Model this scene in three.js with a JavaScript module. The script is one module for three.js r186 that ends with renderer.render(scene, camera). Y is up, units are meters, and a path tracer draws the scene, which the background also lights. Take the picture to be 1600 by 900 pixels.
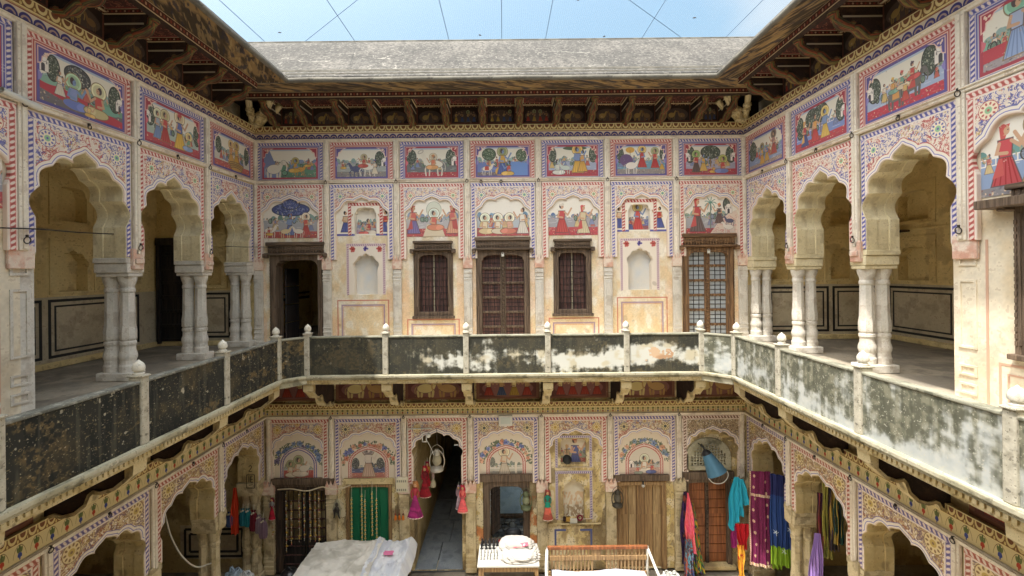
import * as THREE from 'three';
import { mergeGeometries, toCreasedNormals } from 'three/addons/utils/BufferGeometryUtils.js';
import { RoundedBoxGeometry } from 'three/addons/geometries/RoundedBoxGeometry.js';

// ------------------------------------------------------------------ camera, sky, sun, exposure
const scene = new THREE.Scene();
const FOCAL = 714, EYE = 6.28, ZB = 9.62, XR = 5.0, XL = -5.34, ROLL = 0.0105;
const camera = new THREE.PerspectiveCamera(2 * Math.atan(450 / FOCAL) * 180 / Math.PI, 1600 / 900, 0.05, 600);
camera.position.set(0, EYE, 0);
camera.rotation.z = -ROLL;                       // the photograph is held very slightly askew
camera.setViewOffset(1600, 900, 5, 26, 1600, 900);  // lens shift keeps the uprights upright

const SUN = new THREE.Vector3(-0.29, 1, 0.23).normalize();
const EXPOSURE = 3.9;
const SUN_POWER = 2.0;
const renderer = new THREE.WebGLRenderer();
renderer.toneMapping = THREE.LinearToneMapping;
renderer.toneMappingExposure = EXPOSURE;
renderer.shadowMap.enabled = true;
const sun = new THREE.DirectionalLight(new THREE.Color(1, 0.95, 0.86), SUN_POWER);
sun.position.copy(SUN).multiplyScalar(40).add(new THREE.Vector3(0, 4, -5));
sun.target.position.set(0, 4, -5);
sun.castShadow = true; sun.shadow.radius = 2.2;
Object.assign(sun.shadow.camera, { left: -14, right: 14, top: 14, bottom: -14, near: 1, far: 80 });
sun.shadow.mapSize.set(4096, 4096);
scene.add(sun, sun.target);

// ------------------------------------------------------------------ random numbers and noise
function rng(seed) { let a = seed >>> 0; return () => { a = (a + 0x6d2b79f5) | 0; let t = Math.imul(a ^ (a >>> 15), 1 | a); t = (t + Math.imul(t ^ (t >>> 7), 61 | t)) ^ t; return ((t ^ (t >>> 14)) >>> 0) / 4294967296; }; }
function hash(x, y, s) { let h = Math.imul(x | 0, 374761393) + Math.imul(y | 0, 668265263) + Math.imul(s | 0, 1274126177); h = Math.imul(h ^ (h >>> 13), 1274126177); return ((h ^ (h >>> 16)) >>> 0) / 4294967296; }
function vnoise(x, y, s = 0, per = 0) {
  const ix = Math.floor(x), iy = Math.floor(y), fx = x - ix, fy = y - iy, u = fx * fx * (3 - 2 * fx), v = fy * fy * (3 - 2 * fy);
  const w = per ? (k) => ((k % per) + per) % per : (k) => k;
  const x0 = w(ix), x1 = w(ix + 1), y0 = w(iy), y1 = w(iy + 1);
  const a = hash(x0, y0, s), b = hash(x1, y0, s), c = hash(x0, y1, s), d = hash(x1, y1, s);
  return a + (b - a) * u + (c - a) * v + (a - b - c + d) * u * v;
}
function fbm(x, y, oct = 4, s = 0, per = 0) { let a = 0.5, t = 0, n = 0; for (let i = 0; i < oct; i++) { t += a * vnoise(x, y, s + i * 17, per); n += a; a *= 0.5; x *= 2; y *= 2; per *= 2; } return t / n; }
const clamp = (x, a = 0, b = 1) => Math.min(b, Math.max(a, x)), lerp = (a, b, t) => a + (b - a) * t;
const sstep = (a, b, x) => { const t = clamp((x - a) / (b - a)); return t * t * (3 - 2 * t); };
const mix3 = (a, b, t) => [lerp(a[0], b[0], t), lerp(a[1], b[1], t), lerp(a[2], b[2], t)];

// ------------------------------------------------------------------ the sky: pale blue with thin cloud, brighter round the sun
{
  const W = 1024, H = 512, data = new Float32Array(W * H * 4), k = 1 / 3.8;
  for (let r = 0; r < H; r++) for (let c = 0; c < W; c++) {
    const up = ((r + 0.5) / H - 0.5) * Math.PI, az = ((c + 0.5) / W - 0.5) * 2 * Math.PI;
    const x = Math.cos(az) * Math.cos(up), y = Math.sin(up), z = Math.sin(az) * Math.cos(up);
    const cs = x * SUN.x + y * SUN.y + z * SUN.z;
    let col = mix3([0.55, 0.79, 0.97], [0.37, 0.63, 0.92], sstep(0.0, 0.8, y));
    const q = 1 / (0.25 + Math.max(y, 0.02)), w = fbm(x * q * 2.2 + 9 + 0.8 * fbm(x * q * 3, z * q * 3, 3, 5), z * q * 1.1 + 4, 5, 3);
    col = mix3(col, [0.80, 0.90, 0.98], 0.75 * sstep(0.46, 0.74, w) * sstep(-0.02, 0.1, y));
    const glow = 3 * Math.pow(Math.max(cs, 0), 9) + 5.2 * Math.pow(Math.max(cs, 0), 3);   // haze scatters the sun forward
    const o = (r * W + c) * 4;
    if (y < 0) { col = [0.30, 0.27, 0.22]; }
    for (let i = 0; i < 3; i++) data[o + i] = k * (col[i] + (y > 0 ? glow * [1, 0.96, 0.88][i] : 0));
    data[o + 3] = 1;
  }
  const t = new THREE.DataTexture(data, W, H, THREE.RGBAFormat, THREE.FloatType);
  t.mapping = THREE.EquirectangularReflectionMapping; t.magFilter = t.minFilter = THREE.LinearFilter; t.needsUpdate = true;
  scene.background = t; scene.environment = t;
}

// ------------------------------------------------------------------ naming, parents, merging
const used = new Map(), baseOf = new WeakMap();
function numbered(name) { const n = used.get(name) ?? 0; used.set(name, n + 1); return n ? name + '_' + String(n).padStart(3, '0') : name; }
function tag(o, label, category, group, kind) {
  if (label) o.userData.label = label;
  if (category) o.userData.category = category;
  if (group) o.userData.group = group;
  if (kind) o.userData.kind = kind;
  return o;
}
function thing(name, label, category, [x, y, z] = [0, 0, 0], turn = 0, group) {
  const o = new THREE.Group(); o.name = numbered(name); o.position.set(x, y, z); o.rotation.y = turn; scene.add(o);
  return tag(o, label, category, group);
}
function shadows(o) { o.castShadow = true; o.receiveShadow = true; return o; }
function flat(g) { return g.index ? g.toNonIndexed() : g; }
function merge(geos) {
  const list = [].concat(geos).map((g) => { g = flat(g); for (const k of Object.keys(g.attributes)) if (!['position', 'normal', 'uv', 'color'].includes(k)) g.deleteAttribute(k); if (!g.attributes.uv) boxUV(g); return g; });
  return list.length === 1 ? list[0] : mergeGeometries(list);
}
// one mesh per part; heights are given from the ground, so a part of a thing that stands higher is let down by its base
function part(name, geos, mat, parent, label) {
  const m = shadows(new THREE.Mesh(Array.isArray(geos) ? merge(geos) : flat(geos), mat));
  m.name = parent ? name : numbered(name);
  if (parent && baseOf.has(parent)) m.position.y = -baseOf.get(parent);
  if (label) m.userData.label = label;
  (parent ?? scene).add(m);
  return m;
}
function partGroup(name, parent, label) {
  const g = new THREE.Group(); g.name = name; if (baseOf.has(parent)) g.position.y = -baseOf.get(parent);
  if (label) g.userData.label = label;
  parent.add(g); return g;
}
function kind(o, k) { o.userData.kind = k; return o; }

// ------------------------------------------------------------------ geometry
function boxUV(g, s = 1, ox = 0, oy = 0) {
  const p = g.attributes.position, n = g.attributes.normal, uv = new Float32Array(p.count * 2);
  for (let i = 0; i < p.count; i++) {
    const ax = Math.abs(n.getX(i)), ay = Math.abs(n.getY(i)), az = Math.abs(n.getZ(i));
    let u, v;
    if (az >= ax && az >= ay) { u = p.getX(i); v = p.getY(i); } else if (ax >= ay) { u = p.getZ(i); v = p.getY(i); } else { u = p.getX(i); v = p.getZ(i); }
    uv[2 * i] = u * s + ox; uv[2 * i + 1] = v * s + oy;
  }
  g.setAttribute('uv', new THREE.BufferAttribute(uv, 2)); return g;
}
function uvRect(g, x0, y0, x1, y1) {
  const p = g.attributes.position, uv = new Float32Array(p.count * 2);
  for (let i = 0; i < p.count; i++) { uv[2 * i] = (p.getX(i) - x0) / (x1 - x0); uv[2 * i + 1] = (p.getY(i) - y0) / (y1 - y0); }
  g.setAttribute('uv', new THREE.BufferAttribute(uv, 2)); return g;
}
// box from corner to corner
function bx(x0, x1, y0, y1, z0, z1, ch = 0) {
  const w = Math.abs(x1 - x0), h = Math.abs(y1 - y0), d = Math.abs(z1 - z0);
  let g = ch ? new RoundedBoxGeometry(w, h, d, 1, Math.min(ch, w / 2.01, h / 2.01, d / 2.01)) : new THREE.BoxGeometry(w, h, d);
  g = flat(g); g.translate((x0 + x1) / 2, (y0 + y1) / 2, (z0 + z1) / 2); return boxUV(g);
}
function cyl(r0, r1, h, x, y, z, seg = 12) { const g = flat(new THREE.CylinderGeometry(r1, r0, h, seg)); g.translate(x, y + h / 2, z); return boxUV(g); }
function ball(r, x, y, z, sx = 1, sy = 1, sz = 1, seg = 10) { const g = flat(new THREE.SphereGeometry(r, seg, Math.max(5, seg * 0.7 | 0))); g.scale(sx, sy, sz); g.translate(x, y, z); return g; }
function tube(pts, r, seg = 24, rad = 6, closed = false) { return flat(new THREE.TubeGeometry(new THREE.CatmullRomCurve3(pts.map((p) => new THREE.Vector3(...p)), closed), seg, r, rad, closed)); }
function lathe(profile, seg = 16, x = 0, y = 0, z = 0) { const g = flat(new THREE.LatheGeometry(profile.map(([a, b]) => new THREE.Vector2(a, b)), seg)); g.translate(x, y, z); return boxUV(g); }
function ring(R, r, x, y, z, ax = 'z', a = 0) { const g = flat(new THREE.TorusGeometry(R, r, 6, 18)); if (ax === 'y') g.rotateX(Math.PI / 2); if (ax === 'x') g.rotateY(Math.PI / 2); if (a) g.rotateX(a); g.translate(x, y, z); return g; }
function poly(pts) { const s = new THREE.Shape(); pts.forEach(([x, y], i) => (i ? s.lineTo(x, y) : s.moveTo(x, y))); s.closePath(); return s; }
function path(pts) { const s = new THREE.Path(); pts.forEach(([x, y], i) => (i ? s.lineTo(x, y) : s.moveTo(x, y))); s.closePath(); return s; }
// a shape in x-y given thickness from z0 to z1
function ext(shape, z0, z1, bev = 0) {
  let g = new THREE.ExtrudeGeometry(shape, { depth: z1 - z0 - 2 * bev, bevelEnabled: bev > 0, bevelThickness: bev, bevelSize: bev, bevelOffset: -bev, bevelSegments: 1, steps: 1, curveSegments: 8 });
  g.translate(0, 0, z0 + bev); g = flat(g); return boxUV(g);
}
function soft(g, a = 0.5) { return toCreasedNormals(g, a); }
// a side profile (out, up) given a width along x
function side(profile, x, width) { const g = new THREE.ExtrudeGeometry(poly(profile), { depth: width, bevelEnabled: false }); g.rotateY(-Math.PI / 2); g.translate(x + width / 2, 0, 0); return boxUV(flat(g)); }
// a profile (out, up) run along x from x0 to x1
function run(profile, x0, x1) { return side(profile, (x0 + x1) / 2, x1 - x0); }

// lobed arch: points from the left foot over the apex to the right foot
function archPts(cx, hw, yb, ys, ya, n = 3, grow = 0) {
  hw += grow; ya += grow;
  const xe = 0.25 * hw, ye = ya - 0.19 * (ya - ys), half = [[hw, yb], [hw, ys]];
  const G = (s) => [xe + (hw - xe) * Math.pow(Math.cos(s * Math.PI / 2), 0.85), ys + (ye - ys) * Math.sin(s * Math.PI / 2)];
  for (let i = 0; i < n; i++) {
    const a = G(i / n), b = G((i + 1) / n), dx = b[0] - a[0], dy = b[1] - a[1], L = Math.hypot(dx, dy);
    let nx = dy / L, ny = -dx / L; const mx = (a[0] + b[0]) / 2, my = (a[1] + b[1]) / 2 - ys;
    if (nx * mx + ny * my < 0) { nx = -nx; ny = -ny; }
    for (let j = 1; j <= 8; j++) { const t = j / 8, k = 0.27 * L * Math.sin(Math.PI * t); half.push([a[0] + dx * t + nx * k, a[1] + dy * t + ny * k]); }
  }
  const d = ya - ye;
  for (let j = 1; j <= 8; j++) {
    const t = j / 8, u = 1 - t, B = (p0, p1, p2, p3) => u * u * u * p0 + 3 * u * u * t * p1 + 3 * u * t * t * p2 + t * t * t * p3;
    half.push([B(xe, xe * 1.4, xe * 0.3, 0), B(ye, ye + 0.45 * d, ye + 0.7 * d, ya)]);
  }
  const right = half.map(([x, y]) => [cx + x, y]), left = half.slice(0, -1).map(([x, y]) => [cx - x, y]);
  return [...left, ...right.reverse()];
}
// flat-topped arch with shoulders (door heads)
function headPts(cx, hw, y0, y1, rise = 0.1) {
  const p = [[cx - hw, y0], [cx - hw, y1 - rise]];
  p.push([cx - hw + 0.03, y1 - rise * 0.75], [cx - hw + 0.035, y1 - rise * 0.45], [cx - hw * 0.72, y1 - rise * 0.1], [cx - hw * 0.4, y1]);
  const q = p.map(([x, y]) => [2 * cx - x, y]).reverse();
  return [...p, ...q];
}
// ring between an outer rectangle and an inner outline
function framed(x0, x1, y0, y1, inner) { const s = poly([[x0, y0], [x1, y0], [x1, y1], [x0, y1]]); s.holes.push(path(inner)); return s; }

// measured places on the three walls: pixels of the photograph -> metres on the wall
const unroll = (px, py) => { const dx = px - 795, dy = py - 424; return [dx - ROLL * dy, dy + ROLL * dx]; };
const onBack = (px, py, Z = ZB) => { const [a, b] = unroll(px, py); return [a * Z / FOCAL, EYE - b * Z / FOCAL]; };
const onSide = (px, py, X) => { const [a, b] = unroll(px, py), k = X / a; return [ZB - FOCAL * k, EYE - b * k]; };  // distance from the back corner, height

// ------------------------------------------------------------------ textures
function canvasTex(W, H, draw, { repeat, srgb = true } = {}) {
  const c = document.createElement('canvas'); c.width = W; c.height = H;
  draw(c.getContext('2d'), W, H);
  const t = new THREE.CanvasTexture(c); if (srgb) t.colorSpace = THREE.SRGBColorSpace;
  t.wrapS = t.wrapT = repeat ? THREE.RepeatWrapping : THREE.ClampToEdgeWrapping; if (repeat) t.repeat.set(repeat[0], repeat[1]);
  return t;
}
// per-pixel texture; f(u, v) in 0..1 returns sRGB 0..255
function pixelTex(W, H, f, { repeat, srgb = true } = {}) {
  const d = new Uint8Array(W * H * 4);
  for (let y = 0; y < H; y++) for (let x = 0; x < W; x++) { const c = f((x + 0.5) / W, (y + 0.5) / H), o = (y * W + x) * 4; for (let i = 0; i < 3; i++) d[o + i] = clamp(c[i], 0, 255); d[o + 3] = 255; }
  const t = new THREE.DataTexture(d, W, H, THREE.RGBAFormat, THREE.UnsignedByteType); if (srgb) t.colorSpace = THREE.SRGBColorSpace;
  t.magFilter = t.minFilter = THREE.LinearFilter; t.wrapS = t.wrapT = repeat ? THREE.RepeatWrapping : THREE.ClampToEdgeWrapping; if (repeat) t.repeat.set(repeat[0], repeat[1]);
  t.needsUpdate = true; return t;
}
const grey = (v) => [v, v, v];
const bumpPlaster = pixelTex(512, 512, (u, v) => { const p = 8; return grey(255 * (0.6 * fbm(u * p, v * p, 5, 11, p) + 0.4 * Math.pow(fbm(u * 40, v * 40, 2, 31, 40), 2))); }, { srgb: false, repeat: [0.7, 0.7] });
const bumpWood = pixelTex(256, 512, (u, v) => grey(255 * (0.6 * fbm(u * 32, v * 3, 3, 5, 0) + 0.4 * Math.abs(Math.sin((u * 9 + 0.8 * fbm(u * 4, v * 2, 3, 8)) * 6)))), { srgb: false, repeat: [2, 1] });
function std(o) { return new THREE.MeshStandardMaterial({ roughness: 0.9, ...o }); }
function plasterMat(base, stain, dark, seed, { amount = 0.5, per = 5, metres = 2.4, bump = 0.006 } = {}) {
  const t = pixelTex(512, 512, (u, v) => {
    let c = base; const a = fbm(u * per, v * per, 6, seed, per), b = fbm(u * per * 2 + 3, v * per * 2, 5, seed + 50, per * 2), s = fbm(u * 60, v * 60, 2, seed + 9, 60);
    c = mix3(c, stain, amount * sstep(0.44, 0.66, a)); c = mix3(c, dark, 0.55 * amount * sstep(0.56, 0.72, b));
    if (s > 0.74) c = mix3(c, dark, 0.35);
    const g = 1 + 0.10 * (s - 0.5); return [c[0] * g, c[1] * g, c[2] * g];
  }, { repeat: [1 / metres, 1 / metres] });
  return std({ map: t, bumpMap: bumpPlaster, bumpScale: bump });
}
const M = {};
M.plaster = plasterMat([226, 214, 192], [212, 188, 150], [168, 150, 128], 3, { amount: 0.55 });
M.rib = plasterMat([232, 222, 206], [214, 196, 172], [150, 130, 118], 41, { amount: 0.5, metres: 1.6, bump: 0.003 });
M.room = plasterMat([234, 214, 160], [216, 190, 132], [150, 126, 92], 77, { amount: 0.6 });
M.soffit = plasterMat([228, 216, 182], [206, 190, 150], [150, 134, 106], 91, { amount: 0.5, metres: 1.5 });
M.column = plasterMat([214, 208, 198], [192, 188, 178], [152, 136, 120], 17, { amount: 0.55, metres: 1.3, bump: 0.004 });
M.columnGrey = M.column;
M.lower = plasterMat([214, 196, 150], [188, 164, 112], [120, 100, 74], 23, { amount: 0.85, per: 4 });
M.lowerColumn = plasterMat([208, 192, 156], [180, 162, 124], [120, 104, 82], 29, { amount: 0.8, metres: 1.2 });
M.pink = plasterMat([226, 208, 192], [212, 164, 142], [190, 136, 118], 37, { amount: 0.8, metres: 0.8 });
M.floor = plasterMat([156, 146, 130], [126, 118, 106], [96, 90, 82], 53, { amount: 0.9, metres: 3 });
M.walk = plasterMat([204, 194, 174], [182, 172, 152], [134, 126, 112], 57, { amount: 0.6, metres: 3 });
M.roof = pixelTex && std({ map: pixelTex(2048, 512, (u, v) => {
  const a = fbm(u * 14, v * 4, 6, 201, 0), s = fbm(u * 300, v * 60, 3, 207), w = fbm(u * 380, v * 70, 2, 209);
  const run = fbm(u * 160, v * 1.6, 4, 221), pt = fbm(u * 22, v * 3, 3, 223), cr = Math.abs(fbm(u * 9 + 0.6 * fbm(u * 40, v * 12, 3, 225), v * 1.1, 2, 227) - 0.5); let c = mix3([66, 63, 59], [86, 82, 77], sstep(0.35, 0.65, a)); c = mix3(c, [46, 43, 40], 0.3 * sstep(0.52, 0.68, run)); c = mix3(c, [112, 106, 99], 0.3 * sstep(0.5, 0.7, pt)); if (cr < 0.004) c = mix3(c, [150, 145, 136], 0.7); c = mix3(c, [48, 46, 43], 0.6 * sstep(0.48, 0.64, s)); c = mix3(c, [126, 121, 114], 0.55 * sstep(0.62, 0.72, w)); return c;
}), bumpMap: bumpPlaster, bumpScale: 0.01 });
M.lip = plasterMat([124, 119, 108], [98, 94, 86], [62, 58, 52], 71, { amount: 0.8, metres: 1.1 });
M.coping = plasterMat([148, 146, 130], [116, 114, 98], [66, 66, 56], 63, { amount: 0.8, metres: 0.9 });
M.cornice = plasterMat([182, 176, 154], [152, 146, 120], [76, 74, 62], 73, { amount: 0.75, metres: 1.4 });
M.corbel = plasterMat([206, 190, 150], [176, 154, 104], [84, 72, 54], 79, { amount: 0.8, metres: 0.9 });
M.iron = std({ color: new THREE.Color(0.06, 0.05, 0.045), roughness: 0.6, metalness: 0.6 });
function woodMat(a, b, seed, rough = 0.75) {
  return std({ roughness: rough, bumpMap: bumpWood, bumpScale: 0.004, map: pixelTex(256, 512, (u, v) => {
    const g = fbm(u * 26 + 2 * fbm(u * 3, v * 3, 3, seed), v * 2.2, 4, seed + 3), f = fbm(u * 90, v * 9, 2, seed + 7); let c = mix3(a, b, sstep(0.3, 0.7, g)); const k = 0.86 + 0.3 * f; return [c[0] * k, c[1] * k, c[2] * k];
  }, { repeat: [1.6, 0.9] }) });
}
M.wood = woodMat([112, 94, 78], [82, 67, 54], 301);
M.woodDark = woodMat([84, 66, 52], [46, 36, 30], 303);
M.woodPale = woodMat([160, 130, 90], [128, 100, 68], 305);
M.woodWarm = woodMat([150, 92, 52], [116, 66, 36], 307, 0.6);
M.woodBlack = woodMat([52, 42, 38], [26, 22, 22], 309);
M.panelBrown = woodMat([104, 70, 62], [70, 48, 46], 311);
M.paneGrey = std({ color: new THREE.Color(0.42, 0.46, 0.50), roughness: 0.3 });
M.white = std({ color: new THREE.Color(0.50, 0.49, 0.46), roughness: 0.6 });
M.whiteMetal = std({ color: new THREE.Color(0.70, 0.69, 0.64), roughness: 0.4 });
M.black = std({ color: new THREE.Color(0.018, 0.018, 0.02), roughness: 0.5 });
M.glass = new THREE.MeshPhysicalMaterial({ color: 0xffffff, transmission: 1, thickness: 0, roughness: 0.05, ior: 1.45 });

// ------------------------------------------------------------------ painting: the frescoes are flat print on plaster
const RED = 'rgb(168,66,62)', BLUE = 'rgb(66,70,150)', CREAM = 'rgb(232,222,204)', INK = 'rgb(52,44,48)';
const tone = (c, d) => { const m = c.match(/\d+/g).map(Number); return `rgb(${m.map((x) => clamp(x + d, 0, 255) | 0).join(',')})`; };
function fillPts(x, pts, close = true) { x.beginPath(); pts.forEach(([a, b], i) => (i ? x.lineTo(a, b) : x.moveTo(a, b))); if (close) x.closePath(); }
function ell(x, cx, cy, rx, ry, col, rot = 0, line) { x.beginPath(); x.ellipse(cx, cy, Math.abs(rx), Math.abs(ry), rot, 0, Math.PI * 2); x.fillStyle = col; x.fill(); if (line) { x.strokeStyle = line; x.stroke(); } }
function wear(x, W, H, seed, n = 500, a = 0.5) {   // flaked and rubbed places where the plaster shows
  const r = rng(seed);
  for (let i = 0; i < n; i++) { const s = 0.4 + 2.4 * r() * r() * r() * W / 256, px = r() * W, py = r() * H, q = fbm(px / W * 5, py / H * 5, 3, seed); if (q < 0.5) continue;
    x.fillStyle = r() < 0.7 ? `rgba(226,214,194,${a * r()})` : `rgba(120,104,88,${a * 0.7 * r()})`; x.beginPath(); x.ellipse(px, py, s, s * (0.4 + r()), r() * 3, 0, 7); x.fill(); }
}
// rope border: a coloured band crossed by slanting pale leaves
function rope(x, x0, y0, x1, y1, w, col, step = 0.85) {
  const dx = x1 - x0, dy = y1 - y0, L = Math.hypot(dx, dy), n = Math.max(2, Math.round(L / (w * step)));
  x.save(); x.translate(x0, y0); x.rotate(Math.atan2(dy, dx));
  x.fillStyle = tone(col, 26); x.fillRect(0, -w / 2, L, w);
  x.fillStyle = 'rgb(236,226,214)'; x.fillRect(0, -w / 2, L, w * 0.1); x.fillRect(0, w * 0.4, L, w * 0.1);
  for (let i = 0; i < n; i++) { const a = (i + 0.5) * L / n; ell(x, a, 0, w * 0.42, w * 0.19, 'rgb(230,214,204)', 0.95); ell(x, a + w * step * 0.5, 0, w * 0.40, w * 0.12, tone(col, -18), 0.95); }
  x.restore();
}
function rosette(x, cx, cy, r, core, petal, ringc) {
  ell(x, cx, cy, r, r, ringc); ell(x, cx, cy, r * 0.93, r * 0.93, petal);
  for (let i = 0; i < 10; i++) { const a = i * Math.PI / 5; ell(x, cx + Math.cos(a) * r * 0.68, cy + Math.sin(a) * r * 0.68, r * 0.16, r * 0.11, ringc, a); }
  ell(x, cx, cy, r * 0.36, r * 0.36, core); ell(x, cx, cy, r * 0.14, r * 0.14, ringc);
}
function flower(x, cx, cy, r, col, rnd) { for (let i = 0; i < 7; i++) { const a = i * 0.9 + rnd(); ell(x, cx + Math.cos(a) * r * 0.55, cy + Math.sin(a) * r * 0.55, r * 0.45, r * 0.32, tone(col, (rnd() - 0.5) * 50), a); } ell(x, cx, cy, r * 0.25, r * 0.25, tone(col, -50)); }
// arabesque of curling leaves on cream
function arabesque(x, W, H, seed, { base = 'rgb(229,216,202)', a = RED, b = BLUE, c = 'rgb(176,146,70)', density = 1, size = 1 } = {}) {
  const r = rng(seed); x.fillStyle = base; x.fillRect(0, 0, W, H);
  const k = size * W / 512, n = (3400 * density * H / W) | 0;
  x.lineCap = 'round';
  for (let i = 0; i < n; i++) {
    const px = r() * W, py = r() * H, f = fbm(px / (70 * k), py / (70 * k), 3, seed) * 14, big = fbm(px / (110 * k), py / (110 * k), 2, seed + 5);
    const col = big < 0.44 ? a : big < 0.6 ? b : (r() < 0.45 ? c : r() < 0.5 ? a : b);
    x.strokeStyle = tone(col, (r() - 0.4) * 50); x.lineWidth = (1.6 + 2.6 * r()) * k;
    x.beginPath(); const l = (5 + 7 * r()) * k; x.moveTo(px, py); x.quadraticCurveTo(px + Math.cos(f) * l, py + Math.sin(f) * l, px + Math.cos(f + 1.1) * l * 1.5, py + Math.sin(f + 1.1) * l * 1.5); x.stroke();
  }
  for (let i = 0; i < n * 0.2; i++) { const px = r() * W, py = r() * H, f = r() * 6; ell(x, px, py, (4.5 + 3 * r()) * k, (2 + 1.4 * r()) * k, r() < 0.75 ? 'rgb(240,232,216)' : 'rgb(222,200,150)', f); }
  for (let i = 0; i < n * 0.3; i++) ell(x, r() * W, r() * H, 1.3 * k, 1.3 * k, r() < 0.5 ? a : b);
}
// a whole bay over an arch: rope on three sides, arabesque, rosettes, lines that follow the arch
function spandrelTex(x0, x1, y0, y1, arch, col, seed, o = {}) {
  const W = 512, H = Math.round(512 * (y1 - y0) / (x1 - x0));
  return pageTex(W, H, (x) => {
    const X = (a) => (a - x0) / (x1 - x0) * W, Y = (b) => H - (b - y0) / (y1 - y0) * H, k = W / (x1 - x0);
    arabesque(x, W, H, seed, o);
    const rc = o.core ?? 'rgb(132,190,140)', pc = o.petal ?? 'rgb(240,228,200)', q = o.rose ?? 0.09;
    for (const s of [0.17, 0.83]) rosette(x, W * s, H * 0.17, q * k, rc, pc, o.ringc ?? tone(col, 10));
    if (o.mid) rosette(x, W * 0.5, H * 0.09, q * 0.7 * k, o.mid, pc, tone(col, 0));
    x.lineJoin = 'round'; const P = arch.map(([a, b]) => [X(a), Y(b)]);
    for (const [w, c] of [[0.078, tone(o.line ?? col, 10)], [0.068, 'rgb(238,230,216)'], [0.036, tone(o.line2 ?? BLUE, 40)], [0.026, 'rgb(240,232,220)'], [0.012, o.edge ?? 'rgb(226,206,190)']]) { fillPts(x, P, false); x.lineWidth = 2 * w * k; x.strokeStyle = c; x.stroke(); }
    const rw = (o.ropeW ?? 0.075) * k, m = rw / 2 + 0.018 * k;
    x.fillStyle = 'rgb(236,226,214)'; x.fillRect(0, 0, W, rw + 0.03 * k); x.fillRect(0, 0, rw + 0.03 * k, H); x.fillRect(W - rw - 0.03 * k, 0, rw + 0.03 * k, H);
    rope(x, 0, m, W, m, rw, col); rope(x, m, m + rw / 2, m, H, rw, col); rope(x, W - m, H, W - m, m + rw / 2, rw, col);
    wear(x, W, H, seed + 2, o.wear ?? 500, o.wearA ?? 0.5);
    if (o.grime) for (let i = 0, r = rng(seed + 8); i < 2600; i++) { const px = r() * W, py = r() * H; if (fbm(px / 60, py / 60, 4, seed) > 0.42) { x.fillStyle = `rgba(${62 + 30 * r() | 0},${52 + 26 * r() | 0},36,${o.grime * r()})`; x.beginPath(); x.ellipse(px, py, 1 + 9 * r() * r(), 1 + 7 * r() * r(), r() * 3, 0, 7); x.fill(); } }
  });
}
// pictures share a few large pages; each keeps its own place on one
const pages = [];
function pageTex(W, H, draw) {
  let pg = pages[pages.length - 1];
  if (pg && pg.x + W > 2044) { pg.x = 4; pg.y += pg.row + 6; pg.row = 0; }
  if (!pg || pg.y + H > 2044) { const c = document.createElement('canvas'); c.width = c.height = 2048; pg = { ctx: c.getContext('2d'), x: 4, y: 4, row: 0 }; const t = new THREE.CanvasTexture(c); t.colorSpace = THREE.SRGBColorSpace; pg.mat = std({ map: t, bumpMap: bumpPlaster, bumpScale: 0.003 }); pages.push(pg); }
  const { x, y } = pg; pg.x += W + 6; pg.row = Math.max(pg.row, H);
  pg.ctx.save(); pg.ctx.translate(x, y); pg.ctx.beginPath(); pg.ctx.rect(0, 0, W, H); pg.ctx.clip(); draw(pg.ctx, W, H); pg.ctx.fillStyle = 'rgba(224,204,192,0.24)'; pg.ctx.fillRect(0, 0, W, H); pg.ctx.restore();   // old, bleached pigment
  return { mat: pg.mat, rect: [(x + 1.5) / 2048, 1 - (y + H - 1.5) / 2048, (x + W - 1.5) / 2048, 1 - (y + 1.5) / 2048] };
}
function toPage(g, rect) { const uv = g.attributes.uv; for (let i = 0; i < uv.count; i++) uv.setXY(i, lerp(rect[0], rect[2], clamp(uv.getX(i))), lerp(rect[1], rect[3], clamp(uv.getY(i)))); return g; }
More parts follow.
